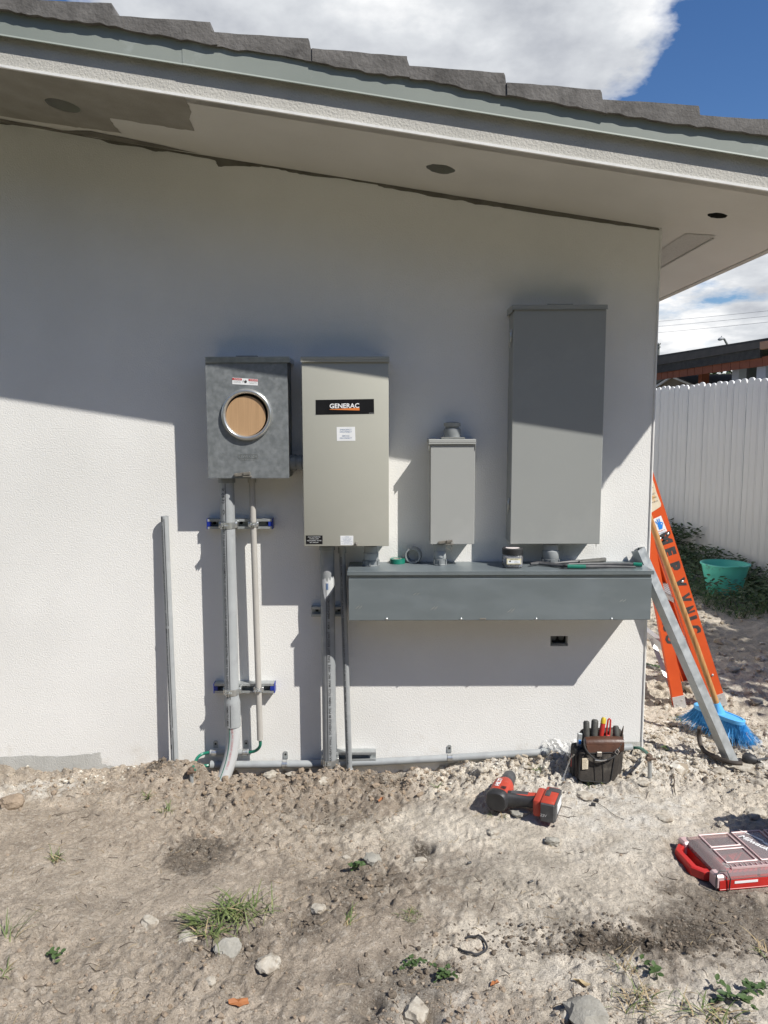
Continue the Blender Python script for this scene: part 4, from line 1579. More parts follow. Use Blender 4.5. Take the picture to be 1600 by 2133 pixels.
strap(447, 1568, .0125, -.028, 'zinc pipe strap left of the elbow')
strap(511, 1567, .0125, -.028, 'zinc pipe strap right of the elbow, under the beige conduit')
strap(593.5, 1592, RF, YL, 'zinc pipe strap between the elbow and the thick right conduit')
strap(937, 1579, RF, YL, 'zinc pipe strap right of the strut rail near the ground')


def smooth_path(pts, n=6):
    out = []
    for i in range(len(pts) - 1):
        p0_, p1_, p2_, p3_ = pts[max(i - 1, 0)], pts[i], pts[i + 1], pts[min(i + 2, len(pts) - 1)]
        for k in range(n):
            t_ = k / n
            out.append(0.5 * ((2 * p1_) + (p2_ - p0_) * t_ + (2 * p0_ - 5 * p1_ + 4 * p2_ - p3_) * t_ ** 2 + (3 * p1_ - p0_ - 3 * p2_ + p3_) * t_ ** 3))
    out.append(pts[-1])
    return out


def wire(pts, label, r=.0066, material=M_GREEN, cat='wire', name='ground_wire', group='green earthing wires'):
    w = MB()
    w.tube(smooth_path(pts), r, 10)
    o = w.build(name, material)
    return tag(o, label, cat, group)


wire([P(540, 1530, YB), P(542.5, 1548, YB), P(540, 1557, YB + .006), P(532, 1564, -.036), P(519, 1567, -.028), P(505, 1567, -.028)], 'green wire curling from the beige conduit into the sleeve')
wire([P(445, 1567.5, -.028), P(436, 1567.5, -.028), P(421, 1571, -.035), P(411, 1579, -.06), P(405, 1592, -.10), P(399, 1603, G(398, 1622).y + .008)], 'green wire curving from the sleeve down to the left earth clamp')
wire([P(448, 1593, YL), P(437, 1594, YL), P(424, 1596, -.045), P(413, 1601, -.08), P(402, 1606, G(398, 1622).y + .012)], 'green wire from the long conduit to the left earth clamp')
wire([P(1308, 1557.5, YL), P(1320, 1558, YL), P(1331, 1558, -.07), P(1341, 1563, -.13), P(1349, 1571, -.20), P(1353, 1580, G(1353, 1622).y + .006)], 'green wire from the long conduit to the right earth rod', group='green earthing wires')


def rod(px, py_top, py_bot, y, label):
    y = G(px, py_bot).y
    a, b = P(px, py_top, y), P(px + 1.5, py_bot, y)
    t = thing('ground_rod', (b.x, b.y, b.z), label, 'ground rod', 'earth rods driven into the soil')
    w = MB()
    w.cyl(b - Vector((0, 0, .03)), a, .0080, seg=12)
    w.build('rod', M_STRUT, t, smooth=50)
    w = MB()
    q = a + Vector((0, 0, -.012))
    w.lathe([(.007, -.012), (.012, -.010), (.013, .004), (.009, .012), (.002, .013)], q, (0, 0, 1), 12)
    w.cyl(q + Vector((-.004, -.010, -.002)), q + Vector((.022, -.014, -.002)), .0055, seg=6)
    w.box(q + Vector((-.008, -.004, -.004)), (.014, .020, .018), None, .003)
    w.build('rod_clamp', M_BRONZE, t)


rod(1353, 1571, 1622, -.075, 'earth rod with a weathered clamp beside the house corner')
rod(398, 1599, 1622, -.085, 'earth rod and clamp half buried in the soil mound at the left')

# ================================================================== THINGS ON THE TROUGH
def T(px, py, up=0.0):
    p = Pz(px, py, TZ + up)
    return p


# jar
jb = T(1070.5, 1184.5)
jar = thing('glass_jar', jb, 'small clear jar with a black lid and cream label on the trough', 'jar')
jw = 20.5 / FPX * 3.05
sqr = []


def sq_ring(c, r, z, n=28, e=.45):
    return [(c.x + r * abs(math.cos(a)) ** e * (1 if math.cos(a) >= 0 else -1), c.y + r * abs(math.sin(a)) ** e * (1 if math.sin(a) >= 0 else -1), c.z + z) for a in [2 * math.pi * k / n for k in range(n)]]


jc = jb + Vector((0, jw, 0))
zz = P(1070, 1152, jc.y).z - TZ
zl_ = P(1070, 1141, jc.y).z - TZ
w = MB()
w.loft([sq_ring(jc, jw * .86, .0008), sq_ring(jc, jw, .006), sq_ring(jc, jw, zz * .80), sq_ring(jc, jw * .82, zz * .93, e=.8), sq_ring(jc, jw * .80, zz, e=.95)], (True, False))
w.build('glass_body', M_CLEAR, jar, smooth=50)
w = MB()
w.lathe([(.001, zz - .004), (jw * 1.02, zz - .004), (jw * 1.06, zz - .002), (jw * 1.06, zl_ - .002), (jw * .98, zl_), (.001, zl_)], jc, (0, 0, 1), 32)
w.build('lid', M_BLACKP, jar, smooth=40)
w = MB()
w.lathe([(.001, zl_ + .0006), (jw * .72, zl_ + .0006)], jc, (0, 0, 1), 28)
w.build('lid_label', M_PINKL, jar, smooth=0)
w = MB()
lw = jw * .74
w.bb(jc.x - lw, jc.x + lw, jc.y - jw - .0012, jc.y - jw - .0006, TZ + zz * .32, TZ + zz * .72)
jl = w.build('label', M_CREAM, jar, smooth=0)
w = MB()
w.bb(jc.x - lw * .86, jc.x + lw * .86, jc.y - jw - .0016, jc.y - jw - .0013, TZ + zz * .38, TZ + zz * .60)
w.build('label_panel', M_STICK, jl, smooth=0)
w = MB()
put_text(w, 'WIRE SCREWS', (jc.x, jc.y - jw - .0018, TZ + zz * .66), (1, 0, 0), uz, .0036)
put_text(w, 'B 8 x 1', (jc.x + lw * .3, jc.y - jw - .0020, TZ + zz * .54), (1, 0, 0), uz, .003)
put_text(w, '0 | | | | |', (jc.x + lw * .35, jc.y - jw - .0020, TZ + zz * .43), (1, 0, 0), uz, .0035)
w.lathe([(.0003, 0), (.0035, 0), (.0035, .0002)], (jc.x - lw * .55, jc.y - jw - .0018, TZ + zz * .53), (0, -1, 0), 10)
w.build('lettering', M_INK, jl, smooth=0)
w = MB()
rr = random.Random(8)
for k in range(26):
    a = rr.uniform(0, 6.28)
    rd = jw * .75 * math.sqrt(rr.random())
    p = jc + Vector((rd * math.cos(a), rd * math.sin(a), rr.uniform(.005, zz * .26)))
    dv = Vector((rr.uniform(-1, 1), rr.uniform(-1, 1), rr.uniform(-.4, .4))).normalized() * .006
    w.cyl(p - dv, p + dv, .0022, seg=6)
w.build('screws', M_NUTS, jar, kind='stuff')

# tape roll
tp = T(828, 1173)
w = MB()
r_ = 16.5 / FPX * 3.1
h_ = .019
w.lathe([(r_ * .55, 0), (r_, 0), (r_, h_), (r_ * .55, h_), (r_ * .55, 0)], tp + Vector((0, .0, .0005)), (0, 0, 1), 36)
tape = thing('tape_roll', tp, 'small roll of green electrical tape lying flat on the trough', 'tape')
w.build('tape', M_TAPE, tape, smooth=40)
w = MB()
w.lathe([(r_ * .54, .0005), (r_ * .54, h_ + .0008), (r_ * .46, h_ + .0008), (r_ * .46, .0005)], tp, (0, 0, 1), 28)
w.build('core', M_PVCB, tape, smooth=40)
# loose coupling ring standing on edge
rr_ = 17.2 / FPX * 3.08
cc = T(862, 1174) + Vector((0, .0, rr_ - .0005))
ax_ = Vector((.26, .96, .04)).normalized()
w = MB()
w.lathe([(rr_ * .82, -.019), (rr_ * .97, -.019), (rr_, -.017), (rr_, .017), (rr_ * .97, .019), (rr_ * .82, .019), (rr_ * .82, -.019)], cc + Vector((0, .02, 0)), ax_, 40)
o = w.build('conduit_coupling', M_PVC, smooth=40)
tag(o, 'loose grey plastic coupling standing on edge beside the green tape', 'coupling')

# long-handled cutters
cut = thing('cable_cutter', T(1220, 1180), 'long slim cutters with black and teal handles lying on the trough', 'pliers')
z_ = .010
w = MB()
for dy, s_ in ((0, 1), (.012, -1)):
    w.tube([T(1105, 1175 - dy * 250 * .3, z_ + .002 * s_), T(1122, 1172.5 + s_, z_), T(1150, 1175.5 + s_ * .8, z_), T(1172, 1178.5, z_), T(1184, 1178.5 + s_ * 1.5, z_)], [.004, .0062, .0062, .0068, .0055], 8)
w.lathe([(.0005, 0), (.009, 0), (.009, .004), (.0005, .005)], T(1178, 1178, z_ + .004), (0, 0, 1), 14)
w.build('jaws', M_GREYP, cut, smooth=50)
w = MB()
w.tube([T(1182, 1180, z_), T(1220, 1180.5, z_)], [.0085, .0085], 10)
w.build('grip_sleeve', M_TAPE, cut)
w = MB()
w.tube([T(1219, 1180.5, z_), T(1270, 1180.5, z_), T(1324, 1181.5, z_)], [.0078, .0066, .0052], 10)
w.tube([T(1184, 1176, z_), T(1230, 1174.8, z_), T(1280, 1174.5, z_), T(1322, 1175.5, z_)], [.0062, .0062, .0062, .007], 10)
w.build('handle', M_GREYP, cut)
w = MB()
w.tube([T(1320, 1175.5, z_), T(1338, 1176.5, z_)], [.0085, .0085], 10)
w.build('grip_sleeve', M_TAPE, cut)
pl = thing('pliers', T(1205, 1172), 'dark worn pliers lying behind the teal handled cutters', 'pliers')
w = MB()
w.tube([T(1153, 1173.5, .012), T(1172, 1172, .013), T(1190, 1171, .013), T(1208, 1170, .013)], [.003, .006, .0085, .009], 10)
w.build('jaws', M_GREYP, pl)
w = MB()
w.tube([T(1206, 1170, .013), T(1235, 1167, .014), T(1261, 1164.5, .015)], [.008, .0075, .007], 10)
w.tube([T(1206, 1171.5, .012), T(1235, 1169.5, .012), T(1261, 1167.5, .012)], [.008, .0072, .0065], 10)
w.build('handle', M_GREYG, pl)

# ================================================================== THE GROUND
def axis_lines(segs):
    out = [segs[0][0]]
    for a, b, st in segs:
        n = max(1, int(round((b - a) / st)))
        out += [a + (b - a) * (k + 1) / n for k in range(n)]
    return np.array(out)


def grow(a, b, n, sgn):
    r_ = np.linspace(0, 1, n + 1)[1:]
    return a + sgn * (np.power(r_, 3.0) * abs(b - a) + r_ * 0.06)


gx = axis_lines([(-1.9, -1.45, .012), (-1.45, 1.85, .0058), (1.85, 2.4, .011), (2.4, 4.2, .028)])
gx = np.concatenate([np.sort(grow(-1.9, -400, 40, -1)), gx, np.sort(grow(4.2, 400, 40, 1))])
gy = axis_lines([(-2.6, -2.0, .02), (-2.0, -1.7, .010), (-1.7, 0.05, .0062), (0.05, 1.0, .012), (1.0, 5.8, .032)])
gy = np.concatenate([np.sort(grow(-2.6, -400, 34, -1)), gy, np.sort(grow(5.8, 700, 40, 1))])
XX, YY = np.meshgrid(gx, gy)
ZZ = ground_np(XX, YY)
# the organizer case has pressed its own flat bed into the soil
ORG0 = G(1499, 1858)
_o1 = Pz(1600, 1849, ORG0.z)
ORG_R = Vector((_o1.x - ORG0.x, _o1.y - ORG0.y, 0)).normalized()
_u = (XX - ORG0.x) * ORG_R.x + (YY - ORG0.y) * ORG_R.y
_v = -(XX - ORG0.x) * ORG_R.y + (YY - ORG0.y) * ORG_R.x
_bed = sstep(-.07, -.004, _u) * (1 - sstep(.424, .47, _u)) * sstep(-.03, -.003, _v) * (1 - sstep(.248, .30, _v))
ZZ = ZZ + (np.minimum(ZZ, ORG0.z - .001) - ZZ) * _bed


def gz(x, y):                                        # height of the finished sheet, read off its own grid
    i = min(max(int(np.searchsorted(gx, x)) - 1, 0), len(gx) - 2)
    j = min(max(int(np.searchsorted(gy, y)) - 1, 0), len(gy) - 2)
    s, t = (x - gx[i]) / (gx[i + 1] - gx[i]), (y - gy[j]) / (gy[j + 1] - gy[j])
    return float((ZZ[j, i] * (1 - s) + ZZ[j, i + 1] * s) * (1 - t) + (ZZ[j + 1, i] * (1 - s) + ZZ[j + 1, i + 1] * s) * t)


def G(px, py, lift=0.0):
    z = 0.03
    for _ in range(14):
        p = Pz(px, py, z)
        z = 0.5 * z + 0.5 * (gz(p.x, p.y) + lift)
    return Pz(px, py, z)


# inside the house the sheet stays low
inside = (XX < WALL_X - .03) & (YY > 0.03)
ZZ = np.where(inside, -0.2, ZZ)


def np_mesh(name, verts, faces, material, smooth=True):
    """faces: (n,3) or (n,4) int array"""
    me = bpy.data.meshes.new(name)
    nv, (nf, k) = len(verts), faces.shape
    me.vertices.add(nv)
    me.vertices.foreach_set('co', np.ascontiguousarray(verts, dtype=np.float32).ravel())
    me.loops.add(nf * k)
    me.loops.foreach_set('vertex_index', np.ascontiguousarray(faces, dtype=np.int32).ravel())
    me.polygons.add(nf)
    me.polygons.foreach_set('loop_start', np.arange(0, nf * k, k, dtype=np.int32))
    me.polygons.foreach_set('loop_total', np.full(nf, k, dtype=np.int32))
    me.polygons.foreach_set('use_smooth', np.full(nf, smooth))
    me.update(calc_edges=True)
    me.materials.append(material)
    ob = bpy.data.objects.new(name, me)
    COL.objects.link(ob)
    return ob


ny, nx = XX.shape
idx = np.arange(nx * ny).reshape(ny, nx)
quads = np.stack([idx[:-1, :-1], idx[:-1, 1:], idx[1:, 1:], idx[1:, :-1]], -1).reshape(-1, 4)

# soil kinds, laid out as they lie on the ground (metres): R brown topsoil, G dark damp soil, darker holes and passage, B pale lime dust
colr = np.zeros((ny, nx, 4), np.float32)
# A: unseen ground beyond the dug strip, darkened as lawn to bounce less light
colr[..., 3] = np.clip(sstep(3.2, 4.2, -YY + .5 * vnoise(XX, YY, 61)) + sstep(2.6, 3.6, -XX + .5 * vnoise(XX, YY, 62)) + sstep(9, 12, YY) + sstep(4.0, 4.6, XX), 0, 1)
warp = 0.30 * vnoise(XX * 3, YY * 4, 31) + 0.26 * vnoise(XX * 9, YY * 11, 32) + .22 * vnoise(XX * 28, YY * 30, 33) + .14 * vnoise(XX * 70, YY * 75, 34)


def blob(ch, px, py, rx, ry, amt, ang=0.0, edge=.55):
    c = Pz(px, py, 0.02)
    dist = (c - EYE).length
    ax_, ay_ = rx / FPX * dist, ry / FPX * dist / max(.2, (CAM_H / dist))
    u, v = rot(XX - c.x, YY - c.y, -ang)
    d2 = np.sqrt((u / ax_) ** 2 + (v / ay_) ** 2) + warp * 2.2
    colr[..., ch] = np.maximum(colr[..., ch], amt * (1 - sstep(edge, 1.25, d2)))


colr[..., 0] = np.clip(0.95 - sstep(-0.25, 0.45, XX + 0.25 * (YY + .8) + warp * 1.6), 0, 1) * .85
for a in ((560, 1640, 260, 60, 1.0), (330, 1620, 130, 50, 1.0), (760, 1650, 120, 60, 1.0), (700, 1900, 260, 130, .9), (120, 1720, 260, 90, .9), (840, 2090, 260, 120, .75),
          (250, 2060, 380, 120, .7), (1430, 1960, 190, 60, .8), (1560, 1900, 160, 90, .7)):
    blob(0, *a)
for a in ((1290, 1963, 170, 24, 1.0), (1430, 1955, 120, 45, .75), (405, 1760, 70, 30, .6), (1490, 1900, 120, 45, .55), (750, 1830, 110, 45, .40), (880, 1765, 26, 20, .8), (655, 1915, 50, 30, .45),
          (690, 1690, 120, 36, .30), (800, 1625, 60, 24, .35), (330, 1615, 30, 14, .7), (480, 1925, 130, 40, .35), (770, 2080, 60, 40, .45), (990, 1850, 160, 50, .22), (1500, 1320, 90, 60, .22),
          (860, 2025, 120, 35, .45), (1160, 1850, 90, 60, .18), (1180, 1905, 60, 30, .3)):
    blob(1, *a)
for a in ((1250, 1700, 150, 45, .95), (1380, 1625, 120, 34, .85), (1010, 1600, 150, 16, .75), (1180, 1640, 120, 22, .8), (1330, 1640, 120, 40, .6), (20, 1640, 120, 18, .9), (100, 1625, 110, 9, .8),
          (900, 2070, 110, 50, .45), (1270, 2010, 150, 30, .35), (1440, 1560, 110, 40, .5), (1430, 1420, 80, 40, .6), (1290, 1770, 130, 40, .45), (960, 1720, 130, 60, .25), (1560, 2040, 160, 60, .35)):
    blob(2, *a)
# a pale margin where the lime rubble was thrown back against the wall
colr[..., 2] = np.maximum(colr[..., 2], .8 * sstep(.05, .45, XX) * (1 - sstep(.10, .26, -YY + warp * .4)) * (YY < .3))
me_ground = np_mesh('ground', np.stack([XX, YY, ZZ], -1).reshape(-1, 3), quads, mat('soil', (.3, .3, .3)))
me_ground['kind'] = 'structure'
at = me_ground.data.color_attributes.new('soil_kind', 'FLOAT_COLOR', 'POINT')
at.data.foreach_set('color', np.clip(colr, 0, 1).reshape(-1))

m = MATS['soil']
nt = m.node_tree
b = nt.nodes['Principled BSDF']
b.inputs['Roughness'].default_value = 1.0
b.inputs['Specular IOR Level'].default_value = 0.08
tcn = nt.nodes.new('ShaderNodeTexCoord')
att = nt.nodes.new('ShaderNodeAttribute')
att.attribute_name = 'soil_kind'
sp_ = nt.nodes.new('ShaderNodeSeparateColor')
nt.links.new(att.outputs['Color'], sp_.inputs[0])


def gn(sc, det=6.0, ro=.6, dist=0.0):
    n = nt.nodes.new('ShaderNodeTexNoise')
    n.inputs['Scale'].default_value = sc
    n.inputs['Detail'].default_value = det
    n.inputs['Roughness'].default_value = ro
    n.inputs['Distortion'].default_value = dist
    nt.links.new(tcn.outputs['Object'], n.inputs['Vector'])
    return n.outputs['Fac']


def gm(op, a, b_=None, clamp=False):
    n = nt.nodes.new('ShaderNodeMath')
    n.operation = op
    n.use_clamp = clamp
    for i, q in enumerate((a, b_)):
        if q is None:
            continue
        if isinstance(q, (int, float)):
            n.inputs[i].default_value = q
        else:
            nt.links.new(q, n.inputs[i])
    return n.outputs[0]


def gr(fac, a, b_, o0=0., o1=1.):
    n = nt.nodes.new('ShaderNodeMapRange')
    n.inputs['From Min'].default_value, n.inputs['From Max'].default_value = a, b_
    n.inputs['To Min'].default_value, n.inputs['To Max'].default_value = o0, o1
    nt.links.new(fac, n.inputs['Value'])
    return n.outputs[0]


def gmix(fac, a, b_, typ='MIX'):
    n = nt.nodes.new('ShaderNodeMix')
    n.data_type = 'RGBA'
    n.blend_type = typ
    if isinstance(fac, float):
        n.inputs['Factor'].default_value = fac
    else:
        nt.links.new(fac, n.inputs['Factor'])
    for k, q in (('A', a), ('B', b_)):
        if isinstance(q, tuple):
            n.inputs[k].default_value = (*q, 1)
        else:
            nt.links.new(q, n.inputs[k])
    return n.outputs['Result']


n_a, n_b, n_c, n_d = gn(2.3), gn(14, 8, .65), gn(55, 6, .65), gn(210, 4, .7)
col = gmix(gr(n_a, .35, .65), (.66, .585, .48), (.75, .675, .565))
kR = gm('ADD', sp_.outputs[0], gm('MULTIPLY', gm('SUBTRACT', n_b, .5), 1.1), True)
col = gmix(kR, col, gmix(gr(n_b, .38, .62), (.325, .262, .203), (.51, .432, .345)))
vmul = gr(gn(9, 10, .78, .3), .36, .64, .70, 1.25)
vm = nt.nodes.new('ShaderNodeCombineColor')
for q_ in range(3):
    nt.links.new(vmul, vm.inputs[q_])
col = gmix(1.0, col, vm.outputs[0], 'MULTIPLY')
kB = gm('MULTIPLY', sp_.outputs[2], gr(n_b, .38, .58), True)
col = gmix(kB, col, (.78, .74, .665))
kG = gm('MULTIPLY', sp_.outputs[1], gr(n_c, .32, .55, .55, 1.35), True)
col = gmix(kG, col, (.085, .070, .055))
n_e = gn(5.5, 9, .7, .6)
col = gmix(gr(n_e, .55, .67, 0, .45), col, (.25, .198, .148))
col = gmix(gr(n_c, .54, .68, 0, .55), col, (.70, .64, .55))
col = gmix(gr(n_d, .55, .64, 0, .60), col, (.115, .088, .064))  # dark specks stand in for the shade of small pits and clods
col = gmix(gr(gn(95, 5, .7, .4), .60, .67, 0, .6), col, (.135, .102, .074))
col = gmix(gr(gn(330, 2, .5), .66, .72, 0, .8), col, (.66, .63, .56))
col = gmix(att.outputs['Alpha'], col, gmix(gr(n_b, .35, .65), (.085, .10, .045), (.125, .13, .07)))
nt.links.new(col, b.inputs['Base Color'])
bn1 = nt.nodes.new('ShaderNodeBump')
bn1.inputs['Strength'].default_value = 1.0
bn1.inputs['Distance'].default_value = 0.009
nt.links.new(gm('ADD', n_d, gm('MULTIPLY', n_c, 1.6)), bn1.inputs['Height'])
bn2 = nt.nodes.new('ShaderNodeBump')
bn2.inputs['Strength'].default_value = 0.8
bn2.inputs['Distance'].default_value = 0.003
nt.links.new(gn(480, 3, .6), bn2.inputs['Height'])
nt.links.new(bn1.outputs[0], bn2.inputs['Normal'])
nt.links.new(bn2.outputs[0], b.inputs['Normal'])

# ---------- loose crumbs and rubble, too many to count
ico = bmesh.new()
bmesh.ops.create_icosphere(ico, subdivisions=1, radius=1.0)
ICV = np.array([v.co[:] for v in ico.verts])
ICF = np.array([[v.index for v in f.verts] for f in ico.faces])
ico.free()


def crumbs(name, pts, sizes, material, seed=0, flat=.65, sink=.25):
    rg = np.random.default_rng(seed)
    n = len(pts)
    jit = rg.uniform(.62, 1.12, (n, len(ICV), 1))
    asp = np.stack([rg.uniform(.7, 1.3, n), rg.uniform(.7, 1.2, n), rg.uniform(flat * .7, flat * 1.3, n)], -1)
    v = ICV[None] * jit * asp[:, None]
    a = rg.uniform(0, 6.28, n)
    ca, sa = np.cos(a)[:, None], np.sin(a)[:, None]
    v = np.stack([v[..., 0] * ca - v[..., 1] * sa, v[..., 0] * sa + v[..., 1] * ca, v[..., 2]], -1) * sizes[:, None, None]
    z = ground_np(pts[:, 0], pts[:, 1]) + sizes * flat * (1 - 2 * sink) * .6
    v = v + np.concatenate([pts, z[:, None]], 1)[:, None]
    f = (ICF[None] + (np.arange(n) * len(ICV))[:, None, None]).reshape(-1, 3)
    o = np_mesh(name, v.reshape(-1, 3), f, material, smooth=False)
    o['kind'] = 'stuff'
    return o


def scatter(n, x0, x1, y0, y1, dens):
    p = np.stack([RNG.uniform(x0, x1, n), RNG.uniform(y0, y1, n)], -1)
    keep = RNG.random(n) < dens(p[:, 0], p[:, 1])
    out_wall = ~((p[:, 0] < WALL_X + .01) & (p[:, 1] > -.012))
    return p[keep & out_wall]


p = scatter(60000, -1.5, 1.8, -1.75, -.01, lambda x, y: np.clip(.20 * rough_map(x, y) ** 2.5 + .45 * np.exp(-((y + .14) / .13) ** 2) * (x < .3), 0, 1))
p_ = scatter(5200, -1.5, 1.5, -1.75, -.05, lambda x, y: np.clip(.30 * rough_map(x, y) ** 3 * (1.1 - .7 * sstep(0, .5, x)), 0, 1))
tag(crumbs('soil_clods', p_, np.clip(.0062 * np.exp(RNG.normal(0, .4, len(p_))), 0, .016), M_CLOD, 9), 'brown soil clods scattered over the rougher ground', 'soil')
tag(crumbs('soil_crumbs', p, .0023 * np.exp(RNG.normal(0, .55, len(p))), M_CRUMB, 1), 'loose brown soil crumbs all over the dug ground', 'soil crumbs')
p = scatter(16000, .05, 1.9, -.50, .4, lambda x, y: np.clip(.75 * np.exp(-((np.minimum(y, 0) + .10) / .15) ** 2) * sstep(.0, .5, x), 0, 1))
tag(crumbs('lime_rubble', p, np.clip(.0042 * np.exp(RNG.normal(0, .55, len(p))), 0, .016), M_PEB, 2), 'pale limestone rubble thrown back along the foot of the wall', 'rubble')
p = scatter(5200, 1.13, 3.4, -.25, 4.5, lambda x, y: np.clip(.55 - .10 * y + .35 * vnoise(x * 3, y * 3, 55), .06, 1))
tag(crumbs('lime_rubble', p, np.clip(.0105 * np.exp(RNG.normal(0, .6, len(p))), .003, .045), M_PEB, 3), 'coarser pale rubble along the passage beside the house', 'rubble')
p = scatter(900, -1.6, -.75, -.22, -.01, lambda x, y: sstep(-1.0, -1.3, x) * .45 * (y > -.15))
tag(crumbs('lime_rubble', p, np.clip(.0055 * np.exp(RNG.normal(0, .5, len(p))), 0, .018), M_PEB, 4), 'small pale rubble at the wall foot on the far left', 'rubble')
p = scatter(5200, .1, 1.5, -1.35, -.85, lambda x, y: np.clip(1.4 * np.exp(-((x - (Pz(1300, 1963, 0).x)) / .42) ** 2 - ((y - Pz(1300, 1963, 0).y) / .06) ** 2), 0, 1))
tag(crumbs('dark_crumbs', p, np.clip(.0036 * np.exp(RNG.normal(0, .5, len(p))), 0, .010), M_DCLOD, 5), 'crumbled dark soil in the scraped strip at the lower right', 'soil crumbs')
p = scatter(3000, -.25, .75, -1.75, -1.25, lambda x, y: np.clip(.9 * np.exp(-((x - .25) / .28) ** 2 - ((y + 1.5) / .16) ** 2), 0, 1))
tag(crumbs('soil_crumbs', p, np.clip(.0040 * np.exp(RNG.normal(0, .5, len(p))), 0, .012), M_CRUMB, 6), 'coarse crumbs of soil at the bottom edge of the dug ground', 'soil crumbs')


for k, (px, py, sp_n, n_) in enumerate(((405, 1760, .05, 120), (655, 1915, .03, 60), (690, 1690, .07, 90), (800, 1640, .06, 90), (480, 1935, .06, 110), (860, 2030, .07, 120), (1490, 1900, .08, 110), (750, 1830, .07, 110), (330, 1618, .04, 60))):
    c_ = Pz(px, py, .02)
    q_ = np.stack([c_.x + RNG.normal(0, sp_n, n_), np.minimum(c_.y + RNG.normal(0, sp_n * .9, n_), -.02)], -1)
    tag(crumbs('dark_crumbs', q_, np.clip(.0038 * np.exp(RNG.normal(0, .55, n_)), 0, .013), M_DCLOD, 200 + k), 'patch of dark soil crumbs ' + ('left of the middle', 'beside the hole near the white stone', 'below the thick right conduit', 'at the foot of the thin conduit by the trough', 'under the largest grass tuft', 'around the creeping weeds', 'in front of the organizer case', 'below the upright grey stone', 'at the foot of the loose conduit')[k], 'soil crumbs')


def sticks(name, n, region, material, ln, rad, label, cat, seed):
    rr_ = random.Random(seed)
    w = MB()
    for _ in range(n):
        x, y = rr_.uniform(*region[0]), rr_.uniform(*region[1])
        if x < WALL_X + .02 and y > -.03:
            continue
        L = rr_.uniform(*ln)
        a = rr_.uniform(0, 6.28)
        bend = rr_.uniform(-.6, .6)
        pts = []
        for k in range(4):
            t_ = k / 3 - .5
            xx, yy = x + L * t_ * math.cos(a) + bend * L * t_ * t_ * math.sin(a), y + L * t_ * math.sin(a) - bend * L * t_ * t_ * math.cos(a)
            pts.append(Vector((xx, yy, gz(xx, yy) + rad + rr_.uniform(0, .004))))
        w.tube(pts, [rad, rad, rad * .8, rad * .5], 4)
    o = w.build(name, material, kind='stuff')
    tag(o, label, cat)


sticks('twigs', 330, ((-1.4, 1.6), (-1.7, -.1)), M_TWIG, (.012, .05), .0011, 'small dark twigs and root bits scattered over the soil', 'twigs', 4)
sticks('straw_bits', 260, ((-1.4, 1.6), (-1.7, -.1)), M_STRAW, (.012, .05), .0007, 'dry straw bits scattered over the soil', 'straw', 6)

